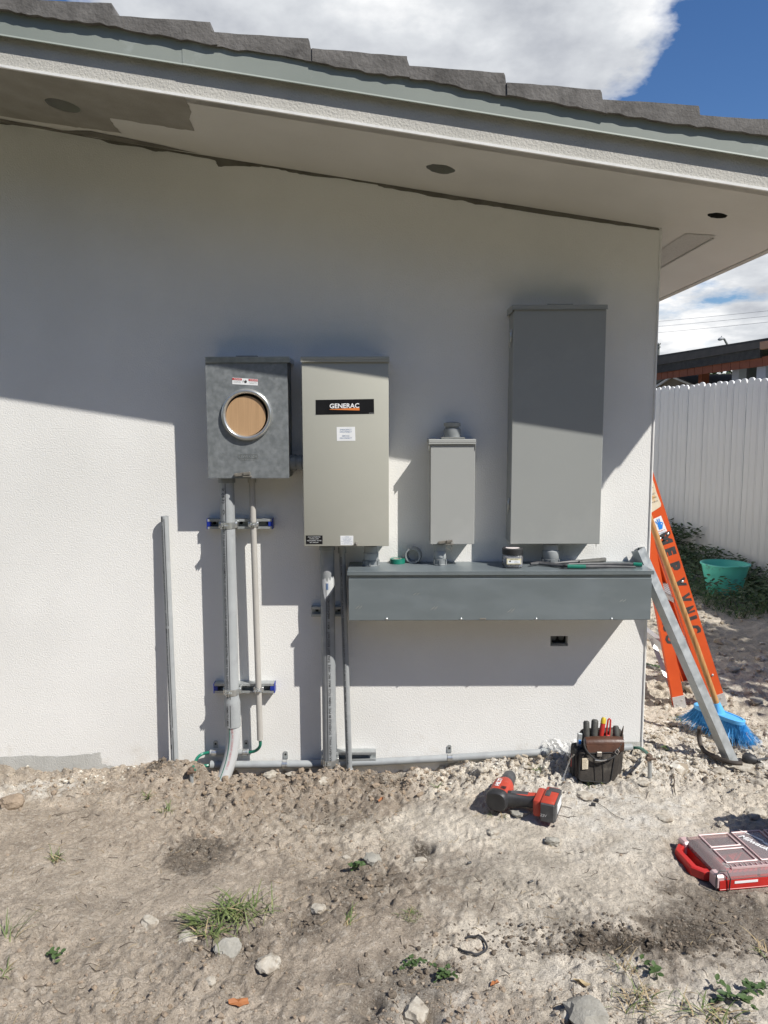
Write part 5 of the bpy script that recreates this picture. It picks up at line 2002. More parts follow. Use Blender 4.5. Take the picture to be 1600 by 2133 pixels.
# ---------- stones and clods that stand out
ROCKS = [
    # px, py(base), width px, height px, kind, label
    (566, 1620, 34, 17, 'w', 'white angular stone below the pipe strap between the conduits'),
    (605, 1618, 28, 12, 'w', 'pale flat stone under the long conduit, right of a white stone'),
    (672, 1634, 28, 17, 'w', 'pale stone in front of the thick right conduit'),
    (517, 1668, 36, 20, 'c', 'round brown clod lying below the elbow conduit'),
    (306, 1934, 42, 27, 'w', 'pale stone left of the big grass tuft'),
    (387, 1962, 46, 26, 'w', 'white crusted stone touching the big grass tuft'),
    (470, 1990, 52, 44, 'g', 'flat grey slab of concrete below the big grass tuft'),
    (556, 2024, 58, 34, 'w', 'broad pale flat stone right of the grey slab'),
    (433, 2052, 24, 20, 'w', 'small smooth pale stone below the grey slab'),
    (775, 1803, 38, 48, 'g', 'upright flat grey stone beside a green weed'),
    (721, 1791, 17, 12, 'w', 'small white pebble left of the upright grey stone'),
    (662, 1904, 32, 22, 'w', 'white stone beside a hole in the middle foreground'),
    (875, 1798, 30, 12, 'w', 'pale stone below the dark hole'),
    (1152, 1766, 30, 28, 'g', 'grey stone below the drill battery'),
    (1086, 1706, 52, 22, 'g', 'tan flat stone just in front of the drill'),
    (1028, 1740, 24, 15, 'w', 'small white stone left of the drill battery'),
    (1388, 1712, 34, 14, 'w', 'white stone above the organizer case'),
    (1341, 1642, 26, 14, 'w', 'pale flat stone in front of the right earth rod'),
    (1220, 1668, 46, 17, 'w', 'pale flat stone right of the drill battery'),
    (1502, 1622, 36, 32, 'w', 'white angular stone left of the foot of the leaning strut'),
    (1585, 1710, 42, 28, 'w', 'pale lump of concrete at the right edge, behind the organizer case'),
    (1503, 1726, 18, 15, 'w', 'small pale stone behind the organizer case'),
    (1240, 2160, 96, 92, 'g', 'big grey rock cut off by the bottom edge'),
    (1186, 2140, 40, 40, 'w', 'pale stone touching the big grey rock'),
    (872, 2150, 60, 60, 'w', 'large pale lump at the bottom edge left of the big grey rock'),
    (14, 1684, 46, 36, 'c', 'brown soil clod at the far left edge'),
    (918, 2018, 16, 14, 'd', 'dark clod left of the black cable loop'),
    (993, 2028, 18, 13, 'w', 'small pale stone below the black cable loop'),
    (1558, 1612, 56, 26, 'w', 'pale rubble block right of the leaning strut foot'),
    (1590, 1640, 40, 36, 'w', 'pale rubble block near the right edge below the dark hose'),
    (1512, 1440, 24, 30, 'g', 'grey block right of the ladder foot'),
    (1530, 1402, 34, 20, 'g', 'grey slab in the shade behind the ladder foot'),
    (1582, 1466, 34, 14, 'g', 'flat grey stone in the shaded passage near the right edge'),
    (1440, 1440, 44, 20, 'w', 'white rubble lump between the two ladder legs'),
    (1452, 1416, 30, 14, 'w', 'white rubble lump behind the ladder legs'),
    (1489, 1540, 22, 12, 'w', 'white stone beside the blue bristles'),
    (1100, 1612, 28, 12, 'w', 'pale stone between the drill and the wall'),
    (1005, 1612, 30, 11, 'w', 'pale crumbly stone under the level conduit'),
]
for i, (px, py, wp, hp, kd, lb) in enumerate(ROCKS):
    g_ = G(px, py)
    dist = (g_ - EYE).length
    sx = wp / FPX * dist / 2 * 1.12
    # visible height comes partly from the depth of the stone seen from above
    el = math.asin((CAM_H - g_.z) / dist)
    szv = hp / FPX * dist
    sy = min(sx * 1.1, max(sx * .55, szv * .5 / math.sin(el)))
    szz = max(.35 * sx, min(.8 * sx, (szv - sy * math.sin(el)) / math.cos(el) * .8))
    w = MB()
    sx, sy, szz = sx * .82, sy * .82, szz * .74
    w.rock((g_.x, g_.y + sy * .75, gz(g_.x, g_.y + sy * .75) + szz * .15), (sx, sy, szz), 100 + i, sub=3, soft=.22)
    o = w.build('rock' if kd in 'wg' else 'soil_clod', {'w': M_ROCKW, 'g': M_ROCKG, 'c': M_CLOD, 'd': M_DCLOD}[kd], smooth=28)
    tag(o, lb, 'rock' if kd in 'wg' else 'soil clod', 'stones lying on the dug ground')
# medium clods heaped on the crest of dug-out soil: one crumbly mass
rr = random.Random(77)
w = MB()
for k in range(230):
    x = rr.uniform(-1.02, .16)
    y = -.155 + rr.gauss(0, .07)
    if y > -.04:
        continue
    s_ = min(.020, .0065 * math.exp(rr.gauss(0, .45)))
    w.rock((x, y, gz(x, y) + s_ * .25), (s_ * rr.uniform(.8, 1.3), s_ * rr.uniform(.8, 1.2), s_ * .8), 500 + k, sub=1, soft=.2)
o = w.build('soil_clods', M_CLOD, smooth=0, kind='stuff')
tag(o, 'crumbly brown clods heaped along the foot of the conduits', 'soil')


# ---------- weeds and grass
def blade(w, base, d, L, wid, curl, segs=4, mi=0):
    d = Vector(d)
    up = Vector((0, 0, 1))
    side = d.cross(up)
    side = side.normalized() if side.length > 1e-3 else Vector((1, 0, 0))
    p = Vector(base)
    v = (d * .55 + up).normalized()
    pts = []
    for k in range(segs + 1):
        t_ = k / segs
        ww = wid * (1 - t_) ** .7 * .5 + .00025
        pts.append((p - side * ww, p + side * ww))
        v = (v + (d * curl - up * curl * .75) / segs).normalized()
        p = p + v * (L / segs)
    vs = [q for pr_ in pts for q in pr_]
    w.add(vs, [(2 * k, 2 * k + 1, 2 * k + 3, 2 * k + 2) for k in range(segs)], mi)


def leaf(w, base, d, nrm, L, wid, mi=0):
    d, nrm = Vector(d).normalized(), Vector(nrm)
    s_ = d.cross(nrm).normalized()
    b0 = Vector(base)
    vs = [b0, b0 + d * L * .35 + s_ * wid * .5 + nrm * L * .05, b0 + d * L * .75 + s_ * wid * .4 + nrm * L * .04, b0 + d * L - nrm * L * .05,
          b0 + d * L * .75 - s_ * wid * .4 + nrm * L * .04, b0 + d * L * .35 - s_ * wid * .5 + nrm * L * .05, b0 + d * L * .5 - nrm * L * .02]
    w.add(vs, [(0, 1, 6), (1, 2, 6), (2, 3, 6), (3, 4, 6), (4, 5, 6), (5, 0, 6)], mi)


def tuft(px, py, n, L, spread, label, seed, curl=(.5, 1.6), dirx=None, wid=.0040, straw=.15):
    rr_ = random.Random(seed)
    g_ = G(px, py)
    w = MB()
    for k in range(n):
        a = rr_.uniform(0, 6.28) if dirx is None else rr_.gauss(dirx, .8)
        x, y = g_.x + rr_.gauss(0, spread * .35), g_.y + rr_.gauss(0, spread * .30)
        blade(w, (x, y, gz(x, y) - .002), (math.cos(a), math.sin(a), 0), L * rr_.uniform(.45, 1.15), wid * rr_.uniform(.6, 1.2), rr_.uniform(*curl), 5, 1 if rr_.random() < straw else 0)
    o = w.build('grass_tuft', [M_GRASS, M_STRAW], loc=(g_.x, g_.y, g_.z), smooth=60)
    tag(o, label, 'grass tuft', 'grass tufts growing on the dug ground')


def weed(px, py, n, L, spread, label, seed, lw=.55, mats=(M_WEED, M_DWEED)):
    rr_ = random.Random(seed)
    g_ = G(px, py)
    w = MB()
    for k in range(max(2, n // 5)):
        a = rr_.uniform(0, 6.28)
        rd = spread * rr_.uniform(.2, 1)
        e = Vector((g_.x + rd * math.cos(a), g_.y + rd * math.sin(a), 0))
        e.z = gz(e.x, e.y) + rr_.uniform(.006, .03)
        s0 = Vector((g_.x, g_.y, g_.z))
        w.tube([s0, (s0 + e) / 2 + Vector((0, 0, .012)), e], .0009, 4, mi=0)
        for q in range(5):
            t_ = .3 + .7 * q / 4
            c_ = s0.lerp(e, t_) + Vector((0, 0, .012 * math.sin(t_ * 3.1)))
            b_ = rr_.uniform(0, 6.28)
            leaf(w, c_, (math.cos(b_), math.sin(b_), rr_.uniform(-.1, .5)), (rr_.uniform(-.3, .3), rr_.uniform(-.5, .1), 1), L * rr_.uniform(.6, 1.2), L * lw, rr_.randint(0, 1))
    o = w.build('weed', list(mats), loc=(g_.x, g_.y, g_.z), smooth=60)
    tag(o, label, 'weed', 'small weeds growing on the dug ground')


tuft(490, 1905, 120, .105, .10, 'largest grass tuft, sprawling in the left foreground', 11, wid=.0048)
tuft(415, 1925, 26, .10, .03, 'pale bladed grass tuft leaning left beside the largest tuft', 12, dirx=3.4, wid=.005)
tuft(440, 1945, 36, .10, .06, 'low dark grass tuft below the largest tuft', 13, curl=(1.2, 2.2))
tuft(308, 1664, 22, .045, .02, 'small grass tuft left of the loose conduit foot', 14)
tuft(348, 1690, 20, .05, .03, 'thin grass tuft on the bare soil below the loose conduit', 15, straw=.4)
tuft(118, 1790, 26, .05, .04, 'low grass tuft on the left side of the bare ground', 16)
tuft(20, 1950, 12, .12, .03, 'tall thin grass blades at the left edge', 17, curl=(.2, 1.0), dirx=.9)
tuft(8, 2030, 10, .06, .02, 'short dark grass tuft low at the left edge', 18)
tuft(722, 1925, 12, .07, .02, 'thin grass tuft right of the white stone and hole', 19, dirx=1.2)
tuft(853, 1905, 44, .035, .04, 'fine pale grass tuft in the middle of the trodden ground', 20, wid=.002)
tuft(912, 1640, 10, .04, .015, 'tiny grass tuft near the wall left of the drill', 21)
tuft(1235, 1632, 40, .05, .07, 'grass growing around the foot of the tool pouch', 22)
tuft(1035, 1696, 36, .045, .06, 'half dry grass under the rear of the drill', 23, straw=.6, wid=.002)
tuft(1512, 1535, 24, .08, .04, 'grass tuft below the blue broom', 24)
tuft(1415, 1500, 18, .05, .04, 'grass tuft in front of the left ladder leg', 25)
tuft(1330, 2085, 60, .07, .08, 'dry grass in the lower right corner beside the big grey rock', 26, straw=.6, wid=.003)
tuft(1490, 2120, 50, .08, .09, 'grass tuft at the bottom edge in the right corner', 27, straw=.4)
tuft(1598, 1990, 14, .08, .03, 'yellowish blades at the right edge below the organizer case', 28, straw=.6)
tuft(1300, 2020, 26, .06, .05, 'curl of dry grass below the dark soil strip', 29, straw=.9, wid=.0022)
tuft(1125, 1610, 12, .05, .02, 'short blade of grass between the drill chuck and the wall', 30)
weed(742, 1812, 26, .020, .045, 'leafy green weed left of the upright grey stone', 41)
weed(110, 1995, 16, .020, .05, 'small broad leaved weed in the left foreground', 42)
weed(858, 2015, 36, .014, .06, 'creeping weed left of the black cable loop', 43)
weed(925, 2038, 46, .016, .055, 'leafy creeping weed below the black cable loop', 44)
weed(1370, 2040, 18, .022, .06, 'dark leaved weed in the lower right', 45)
weed(1528, 2085, 30, .024, .08, 'leafy weed in the lower right corner', 46)
weed(1590, 2075, 20, .022, .05, 'weed cut by the right edge near the bottom', 47)
weed(1370, 1395, 26, .03, .10, 'green weed beside the house corner behind the ladder', 48)
weed(1388, 1565, 8, .016, .03, 'small weed right of the house corner', 49)


def fallen_leaf(px, py, L, material, label, seed):
    rr_ = random.Random(seed)
    g_ = G(px, py)
    w = MB()
    n = 12
    a = rr_.uniform(0, 3)
    ring = []
    for k in range(n):
        t_ = 2 * math.pi * k / n
        r_ = L * (.5 + .10 * rr_.uniform(-1, 1)) * (1 if k % 2 else .82)
        x, y = r_ * math.cos(t_), r_ * .45 * math.sin(t_)
        ring.append(Vector((g_.x + x * math.cos(a) - y * math.sin(a), g_.y + x * math.sin(a) + y * math.cos(a), 0)))
    vs = [Vector((g_.x, g_.y, g_.z + .004))] + [Vector((q.x, q.y, gz(q.x, q.y) + .004 + rr_.uniform(0, .010))) for q in ring]
    w.add(vs, [(0, 1 + k, 1 + (k + 1) % n) for k in range(n)])
    o = w.build('fallen_leaf', material, smooth=0)
    tag(o, label, 'leaf', 'dry leaves on the ground')


fallen_leaf(497, 2090, .055, M_LEAF, 'orange brown dry leaf in the left foreground', 1)
fallen_leaf(1212, 2052, .05, M_STRAW, 'pale brown curled leaf above the big grey rock', 2)
fallen_leaf(1030, 2053, .035, M_LEAF, 'brown leaf between the weeds and the big grey rock', 3)
fallen_leaf(795, 1668, .03, M_LEAF, 'small brown leaf near the edge of the brown soil', 4)

# ---------- odds and ends on the ground
g_ = G(985, 1976)
w = MB()
pts = []
for k in range(22):
    a = R(115) - R(285) * k / 21
    x, y = g_.x + .040 * math.cos(a), g_.y + .036 * math.sin(a)
    pts.append(Vector((x, y, gz(x, y) + .004 + .008 * math.sin(k / 21 * 3.1))))
w.tube(pts, .0034, 8)
tag(w.build('cable_loop', M_BLACKP), 'open loop of black cable lying on the soil', 'cable')
hp = [(1457, 1516, .10), (1456, 1530, .065), (1459, 1550, .03), (1468, 1565, .015), (1484, 1574, .012), (1505, 1583, .012), (1525, 1589, .012), (1546, 1590, .014)]
w = MB()
w.tube(smooth_path([Pz(a, b, gz(1.3, .0) + c) for a, b, c in hp]), .0095, 10)
hose = thing('black_hose', G(1500, 1590), 'bent dark hose behind the leaning strut with a taped joint', 'hose')
w.build('hose', M_RUBBER, hose)
w = MB()
a, b = Pz(1546, 1578, gz(1.4, -.1) + .022), Pz(1577, 1584, gz(1.4, -.1) + .022)
w.tube([a, a.lerp(b, .2), a.lerp(b, .5), a.lerp(b, .8), b], [.012, .022, .026, .020, .012], 14)
w.build('taped_joint', M_BLACKP, hose)
w = MB()
w.tube([b, Pz(1590, 1581, gz(1.4, -.1) + .025), Pz(1625, 1577, gz(1.4, -.1) + .02)], .006, 8)
w.build('cable_tail', M_GREYP, hose)
# loose wire with two small connectors
w = MB()
w.tube(smooth_path([G(1205, 1660, .012), G(1218, 1666, .006), G(1240, 1670, .006), G(1262, 1684, .006), G(1280, 1698, .005), G(1300, 1707, .004)]), .0011, 6)
wr = thing('loose_wire', G(1235, 1672), 'thin loose wire with two black connectors in front of the pouch', 'wire')
w.build('wire', M_TWIG, wr)
for px, py, s_ in ((1236, 1676, 1), (1243, 1667, .9)):
    c_ = G(px, py, .006)
    w = MB()
    w.box(c_, (.017 * s_, .011, .011), (Vector((.95, -.3, 0)).normalized(), Vector((.3, .95, 0)).normalized(), Vector((0, 0, 1))), .002)
    w.build('connector', M_BLACKP, wr, smooth=0)
for px, py, s_, lb in ((978, 1797, .016, 'small black plastic scrap left of the grey stone'), (1106, 1836, .018, 'thin black scrap on the trodden ground'), (1526, 1645, .014, 'black cut piece below the leaning strut foot'),
                       (1154, 1720, .008, 'tiny black chip in front of the drill battery'), (1085, 1927, .014, 'short dark stub above the dark soil strip')):
    c_ = G(px, py, .004)
    w = MB()
    w.box(c_, (s_, .007, .006), (Vector((.9, .4, .1)).normalized(), Vector((-.4, .9, 0)).normalized(), Vector((0, 0, 1))), .0015)
    tag(w.build('plastic_scrap', M_BLACKP, smooth=0), lb, 'scrap', 'small dark scraps on the ground')
tw = [(1402, 1612, .0), (1405, 1625, .01), (1404, 1640, .006), (1407, 1655, .003)]
w = MB()
w.tube([G(a, b, c + .004) for a, b, c in tw], [.003, .0028, .0024, .0015], 6)
tag(w.build('twig', M_TWIG), 'dark upright twig right of the earth rod', 'twig')
w = MB()
w.tube([G(995, 1632, .003), G(985, 1624, .012), G(972, 1625, .014), G(966, 1634, .004)], .0016, 6)
tag(w.build('root', M_TWIG), 'thin curled root left of the drill chuck', 'root')

# ================================================================== LADDER, BROOM AND STRUT BESIDE THE CORNER
YN = G(1503, 1476).y
YFAR = YN + 0.40
F0, F1 = P(1496.5, 1472, YN), P(1341, 984, YN)
fd = (F1 - F0).normalized()
k_ = (1.20 - F0.x) / fd.x
FT = F0 + fd * k_
Rr0, Rr1 = P(1417, 1474, YN), P(1371, 1228, YN)
rd_ = (Rr1 - Rr0).normalized()
RT = Rr0 + rd_ * ((FT.z - .12 - Rr0.z) / rd_.z)
lad = thing('step_ladder', (F0.x, YN + .2, F0.z), 'closed orange stepladder with black stencilled letters leaning beside the house corner', 'ladder')
FW, RWD = .088, .056


def c_prof(wd, dep, sgn):
    t_ = .006
    h = wd / 2
    q = [(-h, 0), (h, 0), (h, sgn * dep), (h - t_, sgn * dep), (h - t_, sgn * t_), (-h + t_, sgn * t_), (-h + t_, sgn * dep), (-h, sgn * dep)]
    return q


def rail(p0, p1, wd, dep, inward):
    """web in the X-Z plane at the outer side; flanges turned towards +Y when inward > 0"""
    w = MB()
    u = Vector((1, 0, 0))
    ww = (p1 - p0).normalized()
    u = (u - ww * u.dot(ww)).normalized()
    v = ww.cross(u)
    sg = 1 if (v.y > 0) == (inward > 0) else -1
    w.sweep(c_prof(wd, dep, sg), p0, p1, u)
    return w.build('rail', M_LADDER, lad, smooth=0), u, ww


dy = Vector((0, YFAR - YN, 0))
r1, uF, wF = rail(F0, FT, FW, .032, 1)
r2, _, _ = rail(F0 + dy, FT + dy, FW, .062, -1)  # flanges deepened so they shade the inner web
r3, uR, wR = rail(Rr0, RT, RWD, .030, 1)
dyr = dy * 1.65
r4, _, _ = rail(Rr0 + dyr, RT + dyr, RWD, .030, -1)
for p_, u_, w_, wd in ((F0, uF, wF, FW), (F0 + dy, uF, wF, FW), (Rr0, uR, wR, RWD), (Rr0 + dyr, uR, wR, RWD)):
    w = MB()
    sgn = -1 if p_.y < YN + .1 else 1
    c_ = p_ + w_ * .030 + Vector((0, sgn * .0018, 0))
    w.box(c_, (wd + .006, .0035, .062), (u_, Vector((0, 1, 0)), w_), .0005)
    w.box(p_ + w_ * .0 + Vector((0, -sgn * .014, 0)), (wd + .008, .036, .014), (u_, Vector((0, 1, 0)), w_), .003)
    ft = w.build('foot', M_ALU, lad, smooth=0)
    w = MB()
    for a_ in (-.22, .25):
        q = c_ + u_ * (wd * a_) + w_ * (.008 if a_ > 0 else -.012) + Vector((0, sgn * .0018, 0))
        w.lathe([(.0052, 0), (.004, .0024), (.0003, .003)], q, (0, sgn, 0), 10)
    w.build('rivet', M_ZINC, ft)
# treads of the front section
for zt_ in (.33, .62, .92, 1.22, 1.52):
    zt_ += F0.z - .06
    c0 = F0 + fd * ((zt_ - F0.z) / fd.z)
    w = MB()
    w.bb(c0.x - .046, c0.x + .046, YN + .007, YFAR - .007, zt_ - .004, zt_, .0005)
    for k in range(6):
        xx = c0.x - .041 + k * .0164
        w.bb(xx - .0022, xx + .0022, YN + .008, YFAR - .008, zt_ + .0002, zt_ + .003)
    w.bb(c0.x - .047, c0.x - .044, YN + .008, YFAR - .008, zt_ - .026, zt_ - .0045)
    w.bb(c0.x + .044, c0.x + .047, YN + .008, YFAR - .008, zt_ - .026, zt_ - .0045)
    w.build('tread', M_ALU, lad, smooth=0)
for zt_ in (.30, .85, 1.35):
    zt_ += Rr0.z
    c0 = Rr0 + rd_ * ((zt_ - Rr0.z) / rd_.z)
    w = MB()
    w.bb(c0.x - .020, c0.x - .017, YN + .007, YN + dyr.y - .007, zt_ - .018, zt_ + .018)
    w.bb(c0.x - .0168, c0.x + .014, YN + .007, YN + dyr.y - .007, zt_ + .014, zt_ + .018)
    w.build('rear_bar', M_ALU, lad, smooth=0)
w = MB()
c0 = Rr0 + rd_ * .10
c1 = Rr0 + rd_ * .31
w.sweep([(-.012, 0), (.012, 0), (.012, .003), (-.012, .003)], c0 + Vector((-.02, .03, 0)), c1 + Vector((-.02, .20, 0)), (1, 0, 0))
w.build('brace', M_ALU, lad, smooth=0)
w = MB()
w.bb(FT.x - .075, FT.x + .02, YN - .005, YFAR + .01, FT.z - .01, FT.z + .04, .006)
w.build('top_cap', M_LADDER, lad, smooth=0)


def on_rail(py, off=0.0, p0=None, d_=None, u_=None):
    """point on the outer face of the near front rail at photo row py, off metres across the rail"""
    p0, d_, u_ = p0 or F0, d_ or fd, u_ or uF
    t_ = 0.5
    for _ in range(12):
        q = p0 + d_ * t_
        t_ = (P(1400, py, q.y).z - p0.z) / d_.z
    return p0 + d_ * t_ + u_ * off + Vector((0, -.0008, 0))


w = MB()
for ch, py, wd in (('M', 1122, .058), ('E', 1150, .040), ('P', 1181, .044), ('V', 1215, .046), ('V', 1247, .046), ('N', 1272, .034), ('I', 1289, None), ('C', 1312, .046)):
    put_text(w, ch, on_rail(py, .002), -fd, uF, .055, wd, bold=.07)
w.build('lettering', M_INK, r1, smooth=0)
w = MB()
for ch, py in (('I', 1267), ('N', 1292), ('C', 1306), ('O', 1332)):
    put_text(w, ch, on_rail(py, .014, Rr0, rd_, uR), -rd_, uR, .042, None, bold=.07)
w.build('lettering', M_INK, r3, smooth=0)


def rail_poly(pts, lift, material, name, par):
    """flat print given in (photo row, metres across the rail)"""
    w = MB()
    w.add([on_rail(a, b) + Vector((0, -lift, 0)) for a, b in pts], [tuple(range(len(pts)))])
    return w.build(name, material, par, smooth=0)


lb1 = rail_poly([(1000, -.040), (996, .030), (1012, .032), (1030, .030), (1054, .034), (1059, .028), (1066, -.040)], 0, M_PAPER, 'label', r1)
w = MB()
for py, s_, hh in ((1008, 'CAUTION', .010), (1018, 'LADDER', .008), (1030, 'READ', .007), (1038, 'DO NOT STAND', .006), (1046, 'AT OR ABOVE', .006)):
    put_text(w, s_, on_rail(py, .0) + Vector((0, -.0007, 0)), uF, fd, hh, .046)
w.build('lettering', M_INK, lb1, smooth=0)
lb2 = rail_poly([(1078, -.030), (1076, .016), (1109, .022), (1112, -.024)], .0003, M_STICK, 'sticker', r1)
c_ = on_rail(1092, -.003) + Vector((0, -.0012, 0))


def H(a, b):
    return c_ + uF * a + fd * b


w = MB()
w.add([H(-.010, -.024), H(.006, -.024), H(.012, -.012), H(.014, .0), H(.010, .008), H(.002, .012), H(-.008, .008), H(-.011, -.004)], [tuple(range(8))])
for (x0_, y0_, x1_, y1_) in ((-.008, .004, -.016, .022), (-.003, .008, -.006, .030), (.003, .008, .005, .030)):
    dx, dz = x1_ - x0_, y1_ - y0_
    L_ = math.hypot(dx, dz)
    nx_, nz_ = -dz / L_ * .0024, dx / L_ * .0024
    w.add([H(x0_ - nx_, y0_ - nz_) + Vector((0, -.0001, 0)), H(x0_ + nx_, y0_ + nz_) + Vector((0, -.0001, 0)), H(x1_ + nx_, y1_ + nz_) + Vector((0, -.0001, 0)), H(x1_ - nx_, y1_ - nz_) + Vector((0, -.0001, 0))], [(0, 1, 2, 3)])
w.add([H(.008 + .009 * math.cos(a), .002 + .009 * math.sin(a)) + Vector((0, -.0002, 0)) for a in [2 * math.pi * k / 14 for k in range(14)]], [tuple(range(14))])
w.build('hand_print', M_STBLUE, lb2, smooth=0)
w = MB()
star = []
for k in range(10):
    a = math.pi / 2 + k * math.pi / 5
    r_ = .0048 if k % 2 == 0 else .002
    star.append(H(.009 + r_ * math.cos(a), .001 + r_ * math.sin(a)) + Vector((0, -.0005, 0)))
w.add(star, [tuple(range(10))])
w.build('star_print', M_STICK, lb2, smooth=0)
w = MB()
put_text(w, 'Made in', on_rail(1104.5, -.003) + Vector((0, -.0012, 0)), uF, fd, .0065, .034)
w.build('lettering', M_REDP, lb2, smooth=0)
w = MB()
put_text(w, 'AMERICA', on_rail(1109, -.002) + Vector((0, -.0012, 0)), uF, fd, .0065, .038)
w.build('lettering', M_BLUEINK, lb2, smooth=0)
for py, off in ((1119, -.022), (1115, .022), (1214, .018), (1409, .02)):
    w = MB()
    w.lathe([(.0068, 0), (.0058, .003), (.003, .005), (.0003, .0055)], on_rail(py, off) + Vector((0, .0006, 0)), (0, -1, 0), 12)
    w.build('rivet', M_ZINC, r1)

# ---------- galvanized strut leaning on the wall
sb = G(1538, 1604)
st_ = P(1336, 1143, -.047)
sd_ = (st_ - sb).normalized()
an = R(24)
u_ = Vector((math.cos(an), math.sin(an), 0))
pr = [(-.0205, 0), (.0205, 0), (.0205, .041), (.011, .041), (.011, .0385), (.018, .0385), (.018, .0025), (-.018, .0025), (-.018, .0385), (-.011, .0385), (-.011, .041), (-.0205, .041)]
w = MB()
ww = sd_
uu = (u_ - ww * u_.dot(ww)).normalized()
vv = ww.cross(uu)
if vv.y < 0:
    pr = [(a, -b_) for a, b_ in pr]
w.sweep(pr, sb - sd_ * .012, st_, u_)
o = w.build('strut_channel', M_STRUT, smooth=0)
tag(o, 'long galvanized strut channel leaning on the house corner in front of the ladder', 'strut channel')

# ---------- broom
gb = gz(1.55, .25)
hl, hr = Pz(1447, 1468, gb + .115), Pz(1551, 1508, gb + .098)
hc = hl.lerp(hr, .5)
ba = (hr - hl).normalized()
bs = Vector((-ba.y, ba.x, 0)).normalized()
bn_ = ba.cross(bs).normalized()
if bn_.z < 0:
    bn_ = -bn_
half = (hr - hl).length / 2
broom = thing('broom', (hc.x, hc.y, gb), 'broom with blue bristles and a worn wooden handle leaning beside the ladder', 'broom')


def stadium(c, a, b_, hw, hh, n=20):
    out = []
    for k in range(n):
        t_ = 2 * math.pi * k / n
        cx_, sx_ = math.cos(t_), math.sin(t_)
        e = .55
        out.append(c + a * (hw * (abs(cx_) ** e) * (1 if cx_ >= 0 else -1)) + b_ * (hh * (abs(sx_) ** .8) * (1 if sx_ >= 0 else -1)))
    return out


w = MB()
w.loft([stadium(hc - bn_ * .006, ba, bs, half, .036), stadium(hc + bn_ * .010, ba, bs, half, .036), stadium(hc + bn_ * .013, ba, bs, half - .004, .032), stadium(hc + bn_ * .013, ba, bs, half - .010, .026), stadium(hc + bn_ * .009, ba, bs, half - .012, .024)], (True, True))
hd = w.build('head', M_BROOM, broom, smooth=40)
hb = Pz(1497.5, 1478, hc.z + .022)
ht = P(1352, 1074, .16)
hdn = (ht - hb).normalized()
w = MB()
w.tube([hc + bn_ * .006, hb - hdn * .01, hb + hdn * .035], [.030, .022, .0155], 16)
w.build('socket', M_BROOM, broom, smooth=50)
w = MB()
w.tube([hb + hdn * .01, hb.lerp(ht, .3) + Vector((.002, 0, 0)), hb.lerp(ht, .6) + Vector((.001, 0, 0)), ht], .0128, 14)
w.build('handle', M_WOOD, broom, smooth=60)
rr = random.Random(12)
w = MB()
w.loft([stadium(hc - bn_ * .005, ba, bs, half - .006, .024), stadium(hc - bn_ * .04, ba, bs, half * 1.06, .036), stadium(hc - bn_ * .066, ba, bs, half * 1.12, .042)], (True, True))
for k in range(1150):
    a0, b0 = rr.uniform(-1, 1), rr.uniform(-1, 1)
    s0 = hc + ba * (a0 * (half - .008)) + bs * (b0 * .024) - bn_ * .004
    fl = ba * (a0 * .040 + (abs(a0) ** 4) * .030 * (1 if a0 > 0 else -1) + rr.gauss(0, .008)) + bs * (b0 * .032 + rr.gauss(0, .007))
    L_ = rr.uniform(.066, .094)
    e0 = s0 + fl * .45 - bn_ * (L_ * .55)
    e1 = s0 + fl * 1.05 - bn_ * L_ + Vector((rr.gauss(0, .005), rr.gauss(0, .005), 0))
    if e1.z < gb + .001:
        e1.z = gb + .001
    w.tube([s0, e0, e1], [.0010, .0009, .0005], 3, caps=(False, True))
w.build('bristles', M_BRIST, broom, smooth=0, kind='stuff')

# ================================================================== TOOL POUCH, BAG AND HAND TOOLS
pf = G(1245, 1632)
PY = pf.y                                            # front foot of the pouch
pouch = thing('tool_pouch', pf, 'worn black and brown electrician tool pouch full of hand tools by the wall', 'tool pouch')


def PP(px, py, dy):
    return P(px, py, PY + dy)


def panel_loft(front, depth, cap_round=.006):
    w = MB()
    c_ = Vector((0, 0, 0))
    for q in front:
        c_ += q
    c_ /= len(front)
    rings = [[c_ + (q - c_) * .96 for q in front], front, [q + Vector((0, depth, depth * .12)) for q in front]]
    rings[0] = [q + Vector((0, -cap_round, 0)) for q in rings[0]]
    w.loft(rings, (True, True))
    return w


def rounded(pts, r=.25, n=4):
    out = []
    m_ = len(pts)
    for i in range(m_):
        a, b_, c_ = pts[i - 1], pts[i], pts[(i + 1) % m_]
        for k in range(n + 1):
            t_ = k / n
            p0_, p1_ = b_ + (a - b_) * r, b_ + (c_ - b_) * r
            out.append((1 - t_) ** 2 * p0_ + 2 * t_ * (1 - t_) * b_ + t_ * t_ * p1_)
    return out


# back panel, main body, front pocket
panel_loft(rounded([PP(1208, 1522, .115), PP(1300, 1520, .115), PP(1296, 1612, .085), PP(1212, 1616, .085)], .18), .020).build('back_panel', M_CANVAS, pouch, smooth=50)
panel_loft(rounded([PP(1199, 1566, .045), PP(1293, 1560, .045), PP(1286, 1626, .03), PP(1199, 1630, .03)], .15), .07).build('main_pocket', M_CANVAS, pouch, smooth=50)
fp = panel_loft(rounded([PP(1210, 1570, .012), PP(1282, 1567, .012), PP(1272, 1632, .0), PP(1205, 1627, .0)], .16), .032).build('front_pocket', M_CANVAS, pouch, smooth=50)
w = MB()
ring = rounded([PP(1210, 1570, .004), PP(1282, 1567, .004), PP(1272, 1631, -.008), PP(1205, 1626, -.008)], .16)
w.tube(ring[3:] + ring[:1], .0022, 6)
w.build('binding', M_WEB, fp)
w = MB()
w.tube([PP(1238, 1572, .002), PP(1240, 1630, -.007)], .0013, 5)
